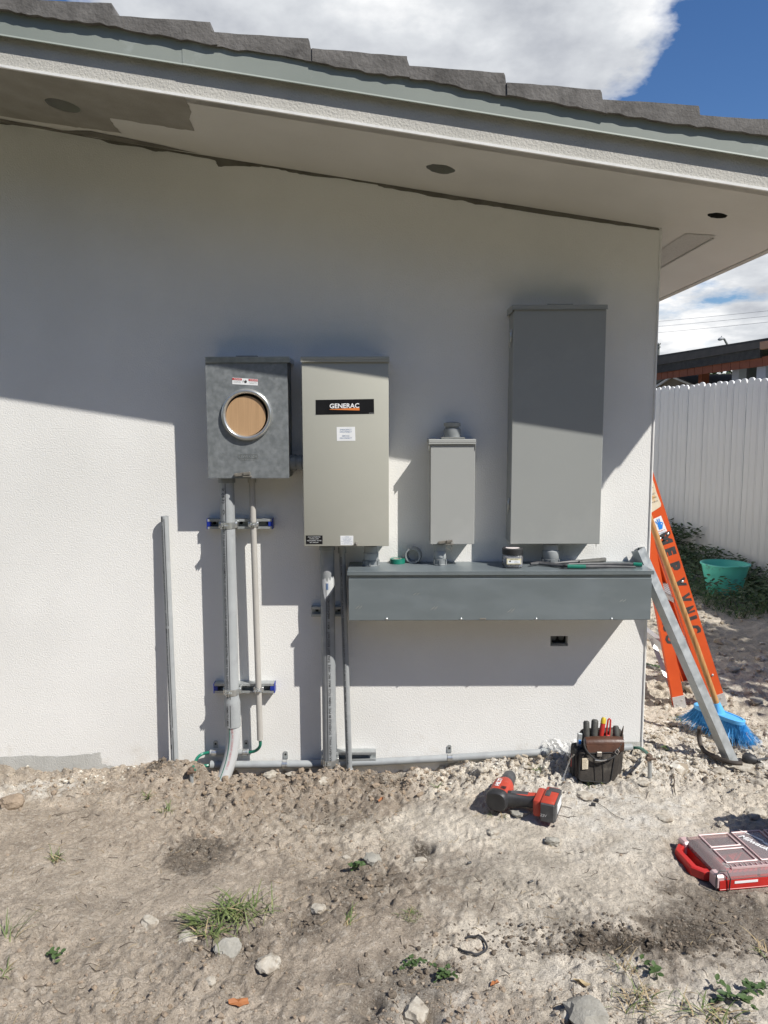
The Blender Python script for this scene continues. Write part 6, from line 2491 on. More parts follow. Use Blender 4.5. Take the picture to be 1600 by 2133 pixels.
w.tube([PP(1256, 1571, .002), PP(1257, 1631, -.007)], .0013, 5)
w.build('seam', M_WEB, fp)
panel_loft(rounded([PP(1195, 1560, .06), PP(1212, 1560, .05), PP(1210, 1628, .035), PP(1192, 1624, .05)], .2), .045).build('side_pocket', M_WEB, pouch, smooth=50)
panel_loft(rounded([PP(1284, 1548, .05), PP(1298, 1550, .06), PP(1294, 1612, .05), PP(1284, 1612, .04)], .2), .03).build('side_sheath', M_CANVAS, pouch, smooth=50)
# rolled brown leather flap
w = MB()
secs = []
for k in range(9):
    t_ = k / 8
    c_ = PP(1219, 1548, .045).lerp(PP(1297, 1547, .045), t_)
    rb_ = .027 * (1 - .12 * abs(2 * t_ - 1) ** 3)
    secs.append([c_ + Vector((0, rb_ * math.cos(a), .98 * rb_ * math.sin(a) + (-.012 if math.sin(a) < -.2 else 0))) for a in [2 * math.pi * q / 18 for q in range(18)]])
w.loft(secs, (True, True))
w.build('leather_flap', M_LEATHER, pouch, smooth=60)
w = MB()
w.prism(rounded([PP(1222, 1552, .016), PP(1294, 1552, .016), PP(1290, 1570, .006), PP(1226, 1570, .006)], .1), (0, .006, 0))
w.build('flap_fringe', M_LEATHER, pouch, smooth=0)
w = MB()
w.tube(smooth_path([PP(1216, 1540, .03), PP(1219, 1558, .008), PP(1231, 1574, -.008), PP(1245, 1583, -.012), PP(1262, 1583, -.012), PP(1278, 1577, -.006), PP(1288, 1562, .010), PP(1298, 1540, .035)]), .0038, 8)
w.build('carry_strap', M_WEB, pouch, smooth=60)
w = MB()
w.tube(smooth_path([PP(1240, 1583.5, -.0175), PP(1252, 1585, -.0185), PP(1264, 1583, -.0175)]), .0022, 6)
w.build('strap_wire', M_ZINC, pouch)
w = MB()
w.prism([PP(1213, 1580, -.002), PP(1226, 1579, -.002), PP(1225, 1602, -.006), PP(1213, 1603, -.006)], (0, .0015, 0))
lb = w.build('brand_patch', M_PAPER, pouch, smooth=0)
w = MB()
for k in range(5):
    put_text(w, ('TOOLS', 'HEAVY', 'DUTY', 'LEATHER', 'POUCH')[k], PP(1219, 1583.5 + k * 4, -.0055 - .0007 * k), (1, 0, 0), uz, .0042, .017)
w.build('lettering', M_INK, lb, smooth=0)
w = MB()
w.bb(PP(1243, 1568, 0).x, PP(1254, 1568, 0).x, PY - .004, PY + .006, PP(1250, 1576, 0).z, PP(1250, 1566, 0).z, .002)
w.tube([PP(1286, 1560, .0), PP(1290, 1566, -.004), PP(1286, 1572, -.006), PP(1281, 1567, -.004), PP(1286, 1560, .0)], .0018, 6)
w.build('buckle', M_STEEL, pouch)


def handle_tool(name, pts, rads, material, label, cat, tip=None, n=12, squash=None):
    t_ = thing(name, pts[0], label, cat, 'hand tools standing in the pouch')
    w = MB()
    w.tube(pts, rads, n, squash=squash)
    w.build('grip', material, t_, smooth=60)
    if tip is not None:
        w = MB()
        w.tube(tip[0], tip[1], 8)
        w.build('tip', tip[2], t_)
    return t_


def up_tool(px0, py0, px1, py1, dy, r, material, label, cat='screwdriver', name='screwdriver', cap=None):
    a, b_ = PP(px0, py0, dy), PP(px1, py1, dy + .012)
    d_ = (b_ - a).normalized()
    t_ = handle_tool(name, [a - d_ * .05, a, a.lerp(b_, .5), b_ - d_ * .006, b_], [r * .95, r, r * 1.02, r, r * .72], material, label, cat)
    if cap:
        w = MB()
        w.tube([b_ - d_ * .020, b_ - d_ * .004, b_ + d_ * .003], [r * 1.05, r * 1.02, r * .6], 12)
        w.build('end_cap', cap, t_, smooth=60)
    return t_


up_tool(1222, 1545, 1221.5, 1502, .075, .0125, M_GREYG, 'black tool grip, leftmost in the pouch')
up_tool(1237, 1545, 1239.5, 1499, .075, .0140, M_GREYG, 'thick black tool grip left of the red and yellow one')
up_tool(1250, 1545, 1258, 1496, .07, .0098, M_REDG, 'red screwdriver with a yellow end in the pouch', cap=M_YELLOW)
up_tool(1284, 1545, 1283, 1512, .07, .0125, M_GREYG, 'short black tool grip right of the red handle')
a, b_ = PP(1266, 1540, .075), PP(1269.5, 1497, .085)
t_ = thing('pliers', a, 'red looped plier handle standing in the pouch', 'pliers', 'hand tools standing in the pouch')
w = MB()
w.tube([a + Vector((-.007, 0, 0)), a.lerp(b_, .5) + Vector((-.007, 0, 0)), b_ + Vector((-.005, 0, -.005)), b_, b_ + Vector((.005, 0, -.005)), a.lerp(b_, .5) + Vector((.006, 0, 0)), a + Vector((.005, 0, 0))], .0036, 8)
w.bb(a.x - .008, a.x + .008, a.y - .004, a.y + .004, a.z - .03, a.z + .018, .002)
w.build('handle', M_REDG, t_, smooth=60)
a, b_ = PP(1293, 1540, .075), PP(1299, 1512, .08)
t_ = thing('chisel', a, 'worn pointed blade at the right side of the pouch', 'chisel', 'hand tools standing in the pouch')
w = MB()
w.tube([a - Vector((0, 0, .04)), a, a.lerp(b_, .5), b_], [.009, .010, .009, .002], 8, squash=.4)
w.build('blade', M_BRONZE, t_)
# torpedo level
a, b_ = PP(1204, 1578, .075), PP(1208.5, 1527, .085)
d_ = (b_ - a).normalized()
lv = thing('spirit_level', a, 'small clear spirit level standing at the left of the pouch', 'spirit level', 'hand tools standing in the pouch')
ax3 = ((Vector((1, 0, 0)) - d_ * d_.x).normalized(), Vector((0, 1, 0)), d_)
w = MB()
w.box(a.lerp(b_, .5), (.019, .012, (b_ - a).length), ax3, .002)
w.build('body', M_STRUT, lv, smooth=0)
w = MB()
for f_ in (.30, .66):
    c_ = a.lerp(b_, f_) + Vector((0, -.0065, 0))
    w.box(c_, (.010, .002, .016), ax3, .0008)
w.build('vial', M_STBLUE, lv, smooth=0)
t_ = up_tool(1193, 1570, 1194, 1549, .09, .006, M_REDG, 'small red tool behind the spirit level')
# wrench hanging by a chain
w = MB()
pts = smooth_path([PP(1196, 1572, .02), PP(1188, 1580, .012), PP(1185, 1588, .006)], 5)
for i, q in enumerate(pts):
    w.lathe([(.0018, -.001), (.0036, -.001), (.0036, .001), (.0018, .001)], q, (1, .3, .2) if i % 2 else (.2, .3, 1), 8)
ch = thing('wrench', PP(1172, 1628, 0), 'shiny wrench hanging by a chain left of the pouch', 'wrench')
w.build('chain', M_STEEL, ch)
w = MB()
a, b_ = PP(1185, 1589, .004), PP(1172.5, 1624, -.006)
w.tube([a, a.lerp(b_, .12), a.lerp(b_, .8), b_], [.0055, .0032, .0036, .007], 10, squash=.6)
w.lathe([(.0035, -.003), (.0075, -.003), (.0075, .003), (.0035, .003)], b_, (.3, -.9, .2), 12)
w.build('shank', M_ZINC, ch, smooth=60)

# clear plastic bag crumpled behind the pouch
nu, nv_ = 26, 20
vs = []
c0_, c1_ = P(1146, 1590, -.10), P(1206, 1545, -.065)
for j in range(nv_):
    for i in range(nu):
        a, b_ = i / (nu - 1), j / (nv_ - 1)
        p = Vector((c0_.x + (c1_.x - c0_.x) * a, -.10 + .035 * b_, c0_.z + (c1_.z - c0_.z) * b_))
        q = Vector((a * 3.3, b_ * 3.1, 2.0))
        p += Vector((mnoise.noise(q * 2) * .008, -.045 * math.sin(math.pi * a) * math.sin(math.pi * min(1, b_ * .8 + .1)) + mnoise.noise(q * 3.1) * .022 + mnoise.noise(q * 7) * .008, mnoise.noise(q * 2.3 + Vector((5, 0, 0))) * .014))
        vs.append(p)
fs = [(j * nu + i, j * nu + i + 1, (j + 1) * nu + i + 1, (j + 1) * nu + i) for j in range(nv_ - 1) for i in range(nu - 1)]
w = MB()
w.add(vs, fs)
w.add([v + Vector((0, .05 - .03 * (k % nu) / nu, -.002)) for k, v in enumerate(vs)], fs)
o = w.build('plastic_bag', M_BAG, smooth=30)
tag(o, 'crumpled clear plastic bag over the level conduit beside the pouch', 'plastic bag')

# ================================================================== CORDLESS DRILL
gd = gz(.40, -.40)
C0_, C1_ = Pz(1035, 1668, gd + .046), Pz(1065, 1612, gd + .060)
du = (C1_ - C0_)
dl = du.length
du.normalize()
dw = Vector((du.y, -du.x, 0)).normalized()                 # handle side
dn = dw.cross(du)
if dn.z < 0:
    dn = -dn
drill = thing('cordless_drill', (C0_.x, C0_.y, gd), 'red and black cordless drill lying on its side on the ground', 'drill')


def DR(a, b_, c_):
    return C0_ + du * a + dw * b_ + dn * c_


def ring_(a, b_, c_, ra, rb_, e=.75, n=20, axes=None):
    A, B_ = axes or (dw, dn)
    ra, rb_ = ra * 1.12, rb_ * 1.12
    o_ = DR(a, b_, c_)
    out = []
    for k in range(n):
        t_ = 2 * math.pi * k / n
        cx_, sx_ = math.cos(t_), math.sin(t_)
        out.append(o_ + A * (ra * abs(cx_) ** e * (1 if cx_ >= 0 else -1)) + B_ * (rb_ * abs(sx_) ** e * (1 if sx_ >= 0 else -1)))
    return out


w = MB()
w.loft([ring_(-.012, 0, 0, .030, .030), ring_(-.006, 0, 0, .035, .034), ring_(.016, 0, 0, .037, .035), ring_(.020, 0, 0, .035, .034)], (True, True))
w.build('motor_cap', M_BLACKP, drill, smooth=45)
w = MB()
w.loft([ring_(.020, 0, 0, .0355, .0345), ring_(.070, .0, 0, .036, .035), ring_(.100, 0, 0, .034, .034), ring_(.116, 0, 0, .029, .030, 1.0), ring_(.125, 0, 0, .026, .027, 1.0)], (True, True))
sh = w.build('housing', M_REDT, drill, smooth=45)
w = MB()
for k in range(4):
    w.box(DR(.026 + k * .005, .016, .0385), (.0025, .020, .001), (du, dw, dn))
w.build('vent_slot', M_BLACKP, sh, smooth=0)
w = MB()
put_text(w, 'HILTI', DR(.062, -.010, .0398), du, -dw, .0150, .052, bold=.03)
w.build('lettering', M_WHITE, sh, smooth=0)
w = MB()
w.loft([ring_(.124, 0, 0, .026, .026, 1.0), ring_(.140, 0, 0, .0265, .0265, 1.0), ring_(.142, 0, 0, .024, .024, 1.0), ring_(.184, 0, 0, .0225, .0225, 1.0), ring_(.200, 0, 0, .016, .016, 1.0), ring_(.208, 0, 0, .009, .009, 1.0)], (True, True))
for k in range(12):
    a = 2 * math.pi * k / 12
    w.box(DR(.157, .0232 * math.cos(a), .0232 * math.sin(a)), (.026, .003, .003), (du, dw * math.cos(a) + dn * math.sin(a), -dw * math.sin(a) + dn * math.cos(a)), .0006)
w.build('chuck', M_GREYP, drill, smooth=40)
w = MB()
hs = [(.030, .020, .024, .028), (.034, .045, .022, .025), (.040, .075, .020, .022), (.046, .105, .020, .021), (.052, .130, .023, .023)]
w.loft([ring_(a, b_, -.002, ra, rb_, .85, 18, (du, dn)) for a, b_, ra, rb_ in hs], (True, True))
w.build('grip', M_BLACKP, drill, smooth=55)
w = MB()
w.loft([ring_(a + .004, b_, .013, ra * .66, .0115, .9, 14, (du, dn)) for a, b_, ra, rb_ in hs[1:]], (True, True))
w.build('grip_trim', M_REDT, drill, smooth=55)
w = MB()
w.loft([ring_(a + .005, b_, .0205, ra * .50, .0065, .9, 12, (du, dn)) for a, b_, ra, rb_ in hs[1:-1]], (True, True))
w.build('grip_pad', M_GREYP, drill, smooth=55)
w = MB()
w.box(DR(.066, .040, -.002), (.016, .020, .018), (du, dw, dn), .004)
w.build('trigger', M_BLACKP, drill)
w = MB()
w.box(DR(.055, .146, -.004), (.100, .030, .064), (du, dw, dn), .008, seg=2)
w.build('battery_shoe', M_REDT, drill)
w = MB()
w.box(DR(.052, .186, -.003), (.118, .052, .074), (du, dw, dn), .007, seg=2)
bt = w.build('battery', M_REDT, drill)
w = MB()
w.box(DR(-.0085, .188, -.003), (.010, .050, .070), (du, dw, dn), .003)
w.box(DR(.052, .213, -.003), (.112, .006, .068), (du, dw, dn), .002)
w.box(DR(.060, .176, .0345), (.040, .018, .004), (du, dw, dn), .0015)
w.box(DR(.088, .192, .034), (.026, .040, .005), (du, dw, dn), .002)
w.build('battery_guard', M_GREYP, bt, smooth=0)
w = MB()
w.box(DR(.060, .2166, -.002), (.072, .001, .034), (du, dw, dn))
w.build('battery_label', M_STICK, bt, smooth=0)
w = MB()
put_text(w, '22V', DR(-.0142, .175, -.012), dw, dn, .010)
w.build('lettering', M_STICK, bt, smooth=0)

# ================================================================== ORGANIZER CASE
o0 = ORG0
orr = ORG_R
obk = Vector((-orr.y, orr.x, 0))
oz = o0.z + .002
LW, LD, LH = .42, .244, .060
org = thing('organizer_case', (o0.x + orr.x * .25 + obk.x * .19, o0.y + orr.y * .25 + obk.y * .19, oz), 'red parts organizer case with a clear lid on the soil at the right', 'organizer case')


def O(a, b_, c_):
    return Vector((o0.x, o0.y, oz)) + orr * a + obk * b_ + Vector((0, 0, c_))


oax = (orr, obk, Vector((0, 0, 1)))


def obox(w, a0, a1, b0, b1, c0, c1, bev=0.0):
    w.box(O((a0 + a1) / 2, (b0 + b1) / 2, (c0 + c1) / 2), (a1 - a0, b1 - b0, c1 - c0), oax, bev)


w = MB()
obox(w, 0, LW, 0, LD, 0, .006, .002)
obox(w, 0, LW, 0, .008, .006, .034)
obox(w, 0, LW, LD - .008, LD, .006, .034)
obox(w, 0, .008, .008, LD - .008, .006, .034)
obox(w, LW - .008, LW, .008, LD - .008, .006, .034)
w.build('tray', M_BOXRED, org, smooth=0)
# cups inside with their contents
cups = [(.050, .160, .048, .130), (.050, .160, .140, .222), (.172, .282, .048, .222), (.294, .400, .048, .130), (.294, .400, .140, .222)]
for i, (a0, a1, b0, b1) in enumerate(cups):
    w = MB()
    t_ = .0022
    obox(w, a0, a1, b0, b1, .0065, .009)
    obox(w, a0, a1, b0, b0 + t_, .009, .044)
    obox(w, a0, a1, b1 - t_, b1, .009, .044)
    obox(w, a0, a0 + t_, b0 + t_, b1 - t_, .009, .044)
    obox(w, a1 - t_, a1, b0 + t_, b1 - t_, .009, .044)
    if i < 2:
        obox(w, (a0 + a1) / 2 - .001, (a0 + a1) / 2 + .001, b0 + t_, b1 - t_, .009, .040)
    cp = w.build('bin', M_BOXRED, org, smooth=0)
    rr = random.Random(60 + i)
    w = MB()
    for k in range(46):
        p = O(rr.uniform(a0 + .008, a1 - .008), rr.uniform(b0 + .008, b1 - .008), rr.uniform(.012, .024))
        dv = Vector((rr.uniform(-1, 1), rr.uniform(-1, 1), rr.uniform(-.5, .5))).normalized() * rr.uniform(.004, .010)
        w.cyl(p - dv, p + dv, .0028, seg=5)
    w.build('fasteners', M_NUTSG if i in (0, 3) else M_NUTS, cp, smooth=0, kind='stuff')
# clear lid: a thin shell with raised windows and ribs
w = MB()
lz0, lz1 = .0345, LH
prof = [O(.004, .004, lz0), O(LW - .004, .004, lz0), O(LW - .004, LD - .004, lz0), O(.004, LD - .004, lz0)]


def oring(m_, z, r=.018, n=4):
    q = [O(m_, m_, z), O(LW - m_, m_, z), O(LW - m_, LD - m_, z), O(m_, LD - m_, z)]
    return rounded(q, r / .3, n)


w.loft([oring(.002, lz0), oring(.002, lz1 - .014), oring(.020, lz1 - .003), oring(.026, lz1)], (False, True))
w.build('lid', M_SMOKE, org, smooth=40)
w = MB()
for (a0, a1, b0, b1) in cups:
    g = .006
    for (p0, p1, q0, q1) in ((a0, a1, b0, b0 + g), (a0, a1, b1 - g, b1), (a0, a0 + g, b0 + g, b1 - g), (a1 - g, a1, b0 + g, b1 - g)):
        obox(w, p0, p1, q0, q1, LH + .0004, LH + .005, .001)
obox(w, .05, LW - .05, .018, .023, LH - .002, LH + .004)
for k in range(18):
    obox(w, .055 + k * .018, .058 + k * .018, .023, .040, LH + .0004, LH + .003)
w.build('lid_rib', M_RIB, org, smooth=0)
w = MB()
obox(w, .182, .272, .058, .214, LH + .0006, LH + .0016)
lp = w.build('logo_panel', M_SMOKE, org, smooth=0)
w = MB()
tx_ = (orr * .42 - obk * .90).normalized()
ty_ = (orr * .90 + obk * .42).normalized()
put_text(w, 'Milwaukee', O(.222, .138, LH + .0022), tx_, ty_, .024, .135, bold=.02, shear=.25)
w.build('lettering', M_WHITE, lp, smooth=0)
w = MB()


def LP(a, b_):
    return O(.240, .150, LH + .0026) + tx_ * a + ty_ * b_


w.add([LP(-.095, .012), LP(.01, .006), LP(-.005, .018)], [(0, 1, 2)])
w.add([LP(.0, .002), LP(.10, -.028), LP(.012, .012)], [(0, 1, 2)])
w.build('bolt_mark', M_WHITE, lp, smooth=0)
# carrying handle on the left side
w = MB()
hpth = [O(.004, .058, .020), O(-.018, .062, .021), O(-.040, .086, .022), O(-.040, .185, .022), O(-.018, .212, .021), O(.004, .216, .020)]
rings = []
for i, p in enumerate(hpth):
    t_ = (hpth[min(i + 1, 5)] - hpth[max(i - 1, 0)]).normalized()
    s_ = t_.cross(Vector((0, 0, 1))).normalized()
    rings.append([p + s_ * a + Vector((0, 0, b_)) for a, b_ in ((-.012, -.014), (.012, -.014), (.012, .012), (.008, .016), (-.008, .016), (-.012, .012))])
w.loft(rings, (True, True))
w.build('handle', M_BOXRED, org, smooth=30)
for b0 in (.024, .222):
    w = MB()
    obox(w, -.012, .020, b0 - .022, b0 + .022, .004, .050, .006)
    w.build('latch', M_RIB, org, smooth=30)
w = MB()
w.tube([O(.030, -.004, .004), O(.030, -.008, .045), O(.026, .004, .064), O(.004, .008, .064), O(-.012, .002, .056), O(-.014, -.002, .010)], .0022, 6)
w.build('latch_bail', M_BLACKP, org)
w = MB()
obox(w, .05, .13, -.0012, -.0002, .022, .030)
w.build('rating_label', M_STICK, org, smooth=0)

# stand-in bag added outside the right edge to cast the shadow behind the case
w = MB()
bx_, by_ = 1.60, -.79
bzg = gz(bx_, by_)
w.loft([[Vector((bx_ + a * sx_, by_ + b_ * sy_, bzg + z_)) for a, b_ in ((-1, -1), (1, -1), (1, 1), (-1, 1))] for z_, sx_, sy_ in ((0, .16, .10), (.03, .17, .11), (.30, .15, .09), (.36, .12, .03))], (True, True))
caster = thing('shadow_bag', (bx_, by_, bzg), 'unseen stand-in bag added past the right edge to cast the shadow behind the organizer case', 'tool bag')
w.build('bag', M_CANVAS, caster)
w = MB()
w.tube(smooth_path([Vector((bx_ - .10, by_, bzg + .34)), Vector((bx_ - .07, by_, bzg + .46)), Vector((bx_ + .07, by_, bzg + .46)), Vector((bx_ + .10, by_, bzg + .34))]), .012, 8)
w.build('handle', M_LEATHER, caster)

# ================================================================== BEYOND THE CORNER: FENCE, TUB, WEEDS
FA = P(1600, 1215, 0)
fdp = (1.44) / (-(ray(1600, 1215).z) / ray(1600, 1215).y)
fx0, fy0 = (ray(1600, 1215).x / ray(1600, 1215).y) * fdp, fdp - CAM_D
fdir = Vector((-.125, 1, 0)).normalized()
fnor = Vector((-fdir.y, fdir.x, 0))                       # towards the passage
if fnor.x > 0:
    fnor = -fnor
fence = thing('picket_fence', (fx0, fy0, .03), 'tall white picket fence with rounded tops along the side passage', 'fence')
FZ0 = .03
zt_right = P(1593, 782, fy0).z
PW, PITCHF = .1035, .106
prof = [(-PW / 2, 0), (PW / 2, 0), (PW / 2, -1.0)]
fw_ = MB()
TOPZ = zt_right


def picket_mesh():
    w = MB()
    poly = [(-PW / 2, -.1), (PW / 2, -.1)]
    Ht = TOPZ - FZ0
    for k in range(9):
        a = math.pi * k / 8
        poly.append((PW / 2 * math.cos(a) * (1 if k in (0, 8) else .96), Ht - .040 + .040 * math.sin(a) ** .8))
    w.prism([Vector((a, 0, z)) for a, z in poly], (0, .016, 0))
    # the half of the board that stands a little proud, as on a tongued vinyl picket
    w.prism([Vector((.006, -.002, -.1)), Vector((.032, -.002, -.1)), Vector((.032, -.002, Ht - .07)), Vector((.006, -.002, Ht - .07))], (0, .0018, 0))
    return w


ang_f = math.atan2(-fdir.y, -fdir.x)                       # picket local x runs along the fence
first = None
rr = random.Random(9)
for k in range(-44, 34):
    s_ = k * PITCHF
    c_ = Vector((fx0, fy0, 0)) + fdir * s_
    if first is None:
        w = picket_mesh()
        me0 = w.build('picket', M_FENCE, fence, smooth=0)
        me0.data.transform(Matrix.Translation(Vector(WLOC['picket_fence'])))
        first = me0
        ob = me0
    else:
        ob = first.copy()
        COL.objects.link(ob)
        ob.parent = fence
    ob.location = c_ + Vector((0, 0, FZ0 + rr.uniform(-.012, .012))) - Vector(WLOC['picket_fence'])
    ob.rotation_euler = (rr.uniform(-.003, .003), rr.uniform(-.004, .004), ang_f + rr.uniform(-.006, .006))
for zz_ in (.35, 1.05, 1.58):
    w = MB()
    a = Vector((fx0, fy0, zz_)) + fdir * -4.7 - fnor * .045
    w.sweep([(-.02, -.04), (.02, -.04), (.02, .04), (-.02, .04)], a, a + fdir * 8.3, (1, 0, 0))
    w.build('rail', M_FENCE, fence, smooth=0)

# teal tub
tb = G(1522, 1243)
tdist = tb.y + CAM_D
rt, rb_ = 48 / FPX * tdist, 33 / FPX * tdist
ht_ = P(1520, 1177, tb.y).z - tb.z
tub = thing('plastic_tub', (tb.x, tb.y + rb_, tb.z), 'faded teal plastic tub standing in the weeds by the fence', 'tub')
tc_ = Vector((tb.x, tb.y + rb_, tb.z - .01))
w = MB()
w.lathe([(.001, .01), (rb_, .0), (rb_ + (rt - rb_) * .5, ht_ * .5), (rt, ht_), (rt - .004, ht_ + .002), (rt - .008, ht_), (rb_ - .004, .012), (.001, .014)], tc_, (0, 0, 1), 44)
w.build('body', M_TEAL, tub, smooth=50)
w = MB()
w.lathe([(rt + .001, ht_ - .008), (rt + .010, ht_ - .006), (rt + .010, ht_ + .004), (rt - .004, ht_ + .005)], tc_, (0, 0, 1), 44)
w.build('rim', M_TEAL, tub, smooth=50)
w = MB()
q = tc_ + Vector((.01, -rt - .004, ht_ - .002))
w.tube([q + Vector((-.05, .004, .008)), q + Vector((-.03, -.012, .010)), q + Vector((.03, -.012, .010)), q + Vector((.05, .004, .006))], .007, 8)
w.build('handle', M_TEAL, tub)


# weeds and grass along the fence: one uncountable mass
def mass(name, n, fn, label, seed, bl=(.06, .22), wd=.006, leafy=.25, ll=.03):
    rr_ = random.Random(seed)
    w = MB()
    for _ in range(n):
        x, y = fn(rr_)
        if x < WALL_X + .05 and y > -.05:
            continue
        z = gz(x, y)
        a = rr_.uniform(0, 6.28)
        if rr_.random() < leafy:
            h = rr_.uniform(.03, bl[1])
            b_ = rr_.uniform(0, 6.28)
            leaf(w, (x, y, z + h), (math.cos(b_), math.sin(b_), rr_.uniform(-.3, .6)), (rr_.uniform(-.5, .5), rr_.uniform(-.6, .2), 1), ll * rr_.uniform(.6, 1.7), ll * .55, rr_.randint(0, 1))
        else:
            blade(w, (x, y, z - .01), (math.cos(a), math.sin(a), 0), rr_.uniform(*bl), wd * rr_.uniform(.5, 1.2), rr_.uniform(.3, 1.6), 3, rr_.choice((0, 1, 2, 2)))
    o = w.build(name, [M_WEED, M_DWEED, M_VERGE], smooth=60, kind='stuff')
    tag(o, label, 'undergrowth')


def near_fence(lo, hi, s0, s1):
    def f(rr_):
        s_ = rr_.uniform(s0, s1)
        off = lo + (hi - lo) * rr_.random() ** 1.7
        c_ = Vector((fx0, fy0, 0)) + fdir * s_ + fnor * off
        return c_.x, c_.y
    return f


mass('undergrowth', 5200, near_fence(.03, .62, 1.1, 3.9), 'dark weeds in front of the far stretch of fence', 5, bl=(.06, .34), leafy=.5, ll=.055)
mass('grass_verge', 9000, near_fence(.05, 1.05, -1.2, 1.0), 'shaded grass along the fence around the teal tub', 6, bl=(.05, .19), wd=.009, leafy=.30, ll=.040)
for (s_, off, hh, lb) in ((2.35, .28, .42, 'tall leafy weed against the fence just right of the ladder'), (1.75, .30, .34, 'broad leaved weed against the fence left of the teal tub')):
    c_ = Vector((fx0, fy0, 0)) + fdir * s_ + fnor * off
    rr = random.Random(int(s_ * 100))
    w = MB()
    g_ = gz(c_.x, c_.y)
    for k in range(16):
        a = rr.uniform(0, 6.28)
        top = Vector((c_.x + .16 * math.cos(a) * rr.random(), c_.y + .16 * math.sin(a) * rr.random(), g_ + hh * rr.uniform(.5, 1.15)))
        bs_ = Vector((c_.x + .03 * math.cos(a), c_.y + .03 * math.sin(a), g_))
        w.tube([bs_, bs_.lerp(top, .5) + Vector((0, 0, .02)), top], [.003, .0022, .001], 4)
        for q in range(7):
            p = bs_.lerp(top, .3 + .7 * q / 6)
            b_ = rr.uniform(0, 6.28)
            leaf(w, p, (math.cos(b_), math.sin(b_), rr.uniform(-.4, .5)), (rr.uniform(-.4, .4), rr.uniform(-.7, .1), 1), rr.uniform(.03, .10), .035, rr.randint(0, 1))
    tag(w.build('weed', [M_WEED, M_DWEED], loc=(c_.x, c_.y, g_), smooth=60), lb, 'weed', 'tall weeds along the fence')

# ================================================================== THE NEIGHBOUR'S YARD
ND = Vector((-.195, 1, 0)).normalized()
NB = P(1600, 709, 6.8)                                     # a point on the eave line
NBX, NBY = NB.x, NB.y


def N(px, py, back=0.0):
    """a point on the neighbour's eave plane (shifted back metres away from the fence)"""
    d = ray(px, py)
    nn = Vector((ND.y, -ND.x, 0))
    o_ = Vector((NBX, NBY, 0)) + nn * back
    t_ = (o_ - Vector((EYE.x, EYE.y, 0))).dot(nn) / Vector((d.x, d.y, 0)).dot(nn)
    return EYE + d * t_


nnor = Vector((ND.y, -ND.x, 0))
patio = thing('patio_roof', (NBX, NBY, 0), 'neighbour patio roof with charcoal edge and brown rafters beyond the fence', 'patio roof')


def strip(w, pa, pb, pc, pd, thick, back=0.0):
    q = [N(*pa, back), N(*pb, back), N(*pc, back), N(*pd, back)]
    w.prism(q, nnor * thick)


w = MB()
strip(w, (1300, 755), (1700, 693), (1700, 705), (1300, 772), .05)
w.build('roof_edge', M_ROOF3, patio, smooth=0)
w = MB()
strip(w, (1300, 772), (1583, 725.5), (1583, 745), (1300, 787), .04, .02)
w.build('edge_board', M_ROOF2, patio, smooth=0)
w = MB()
strip(w, (1583, 712), (1700, 692), (1700, 707), (1583, 728), .06, -.06)
w.build('tan_fascia', M_FASC3, patio, smooth=0)
# roof plane rising away behind the eave
q = [N(1300, 755), N(1700, 693)]
w = MB()
w.prism([q[0], q[1], q[1] + nnor * 5 + Vector((0, 0, .25)), q[0] + nnor * 5 + Vector((0, 0, .25))], (0, 0, .03))
w.build('roof_sheet', M_ROOF2, patio, smooth=0)
# brown boards under the eave, each its own
ex_ = [1310, 1325, 1340, 1352, 1364, 1378, 1390, 1402, 1415, 1432, 1447, 1464, 1484, 1503, 1522, 1541, 1562, 1588, 1612, 1640]
for a, c in zip(ex_, ex_[1:]):
    def yt(x):
        return 787 + (x - 1300) * (741 - 787) / 300
    w = MB()
    strip(w, (a + .4, yt(a)), (c - .4, yt(c)), (c - .4, yt(c) + 20 - (1600 - c) * .022), (a + .4, yt(a) + 20 - (1600 - a) * .022), .03, .05)
    w.build('fascia_board', M_FASC2, patio, smooth=0)
for (a, c, material, bk) in ((1456, 1464, M_FASC2, .35), (1526, 1540, M_POST, .2), (1577, 1596, M_POST, .1)):
    w = MB()
    p0, p1 = N(a, 760, bk), N(c, 760, bk)
    w.prism([Vector((p0.x, p0.y, -.1)), Vector((p1.x, p1.y, -.1)), Vector((p1.x, p1.y, N(c, 765 - (c - 1456) * .12, bk).z)), Vector((p0.x, p0.y, N(a, 765 - (a - 1456) * .12, bk).z))], nnor * .12)
    w.build('post', material, patio, smooth=0)
w = MB()
p0, p1 = N(1540, 760, .6), N(1561, 757, .6)
w.prism([Vector((p0.x, p0.y, -.1)), Vector((p1.x, p1.y, -.1)), Vector((p1.x, p1.y, p1.z)), Vector((p0.x, p0.y, p0.z))], nnor * .2)
w.build('end_wall', M_POSTD, patio, smooth=0)
# yard wall behind the patio
w = MB()
p0, p1 = N(1330, 778, 4.5), N(1700, 778, 4.5)
w.prism([Vector((p0.x, p0.y, -.1)), Vector((p1.x, p1.y, -.1)), Vector((p1.x, p1.y, N(1600, 778, 4.5).z)), Vector((p0.x, p0.y, N(1400, 780, 4.5).z))], nnor * .2)
tag(w.build('yard_wall', M_TANW, smooth=0), 'low tan yard wall seen under the neighbour patio roof', 'wall')
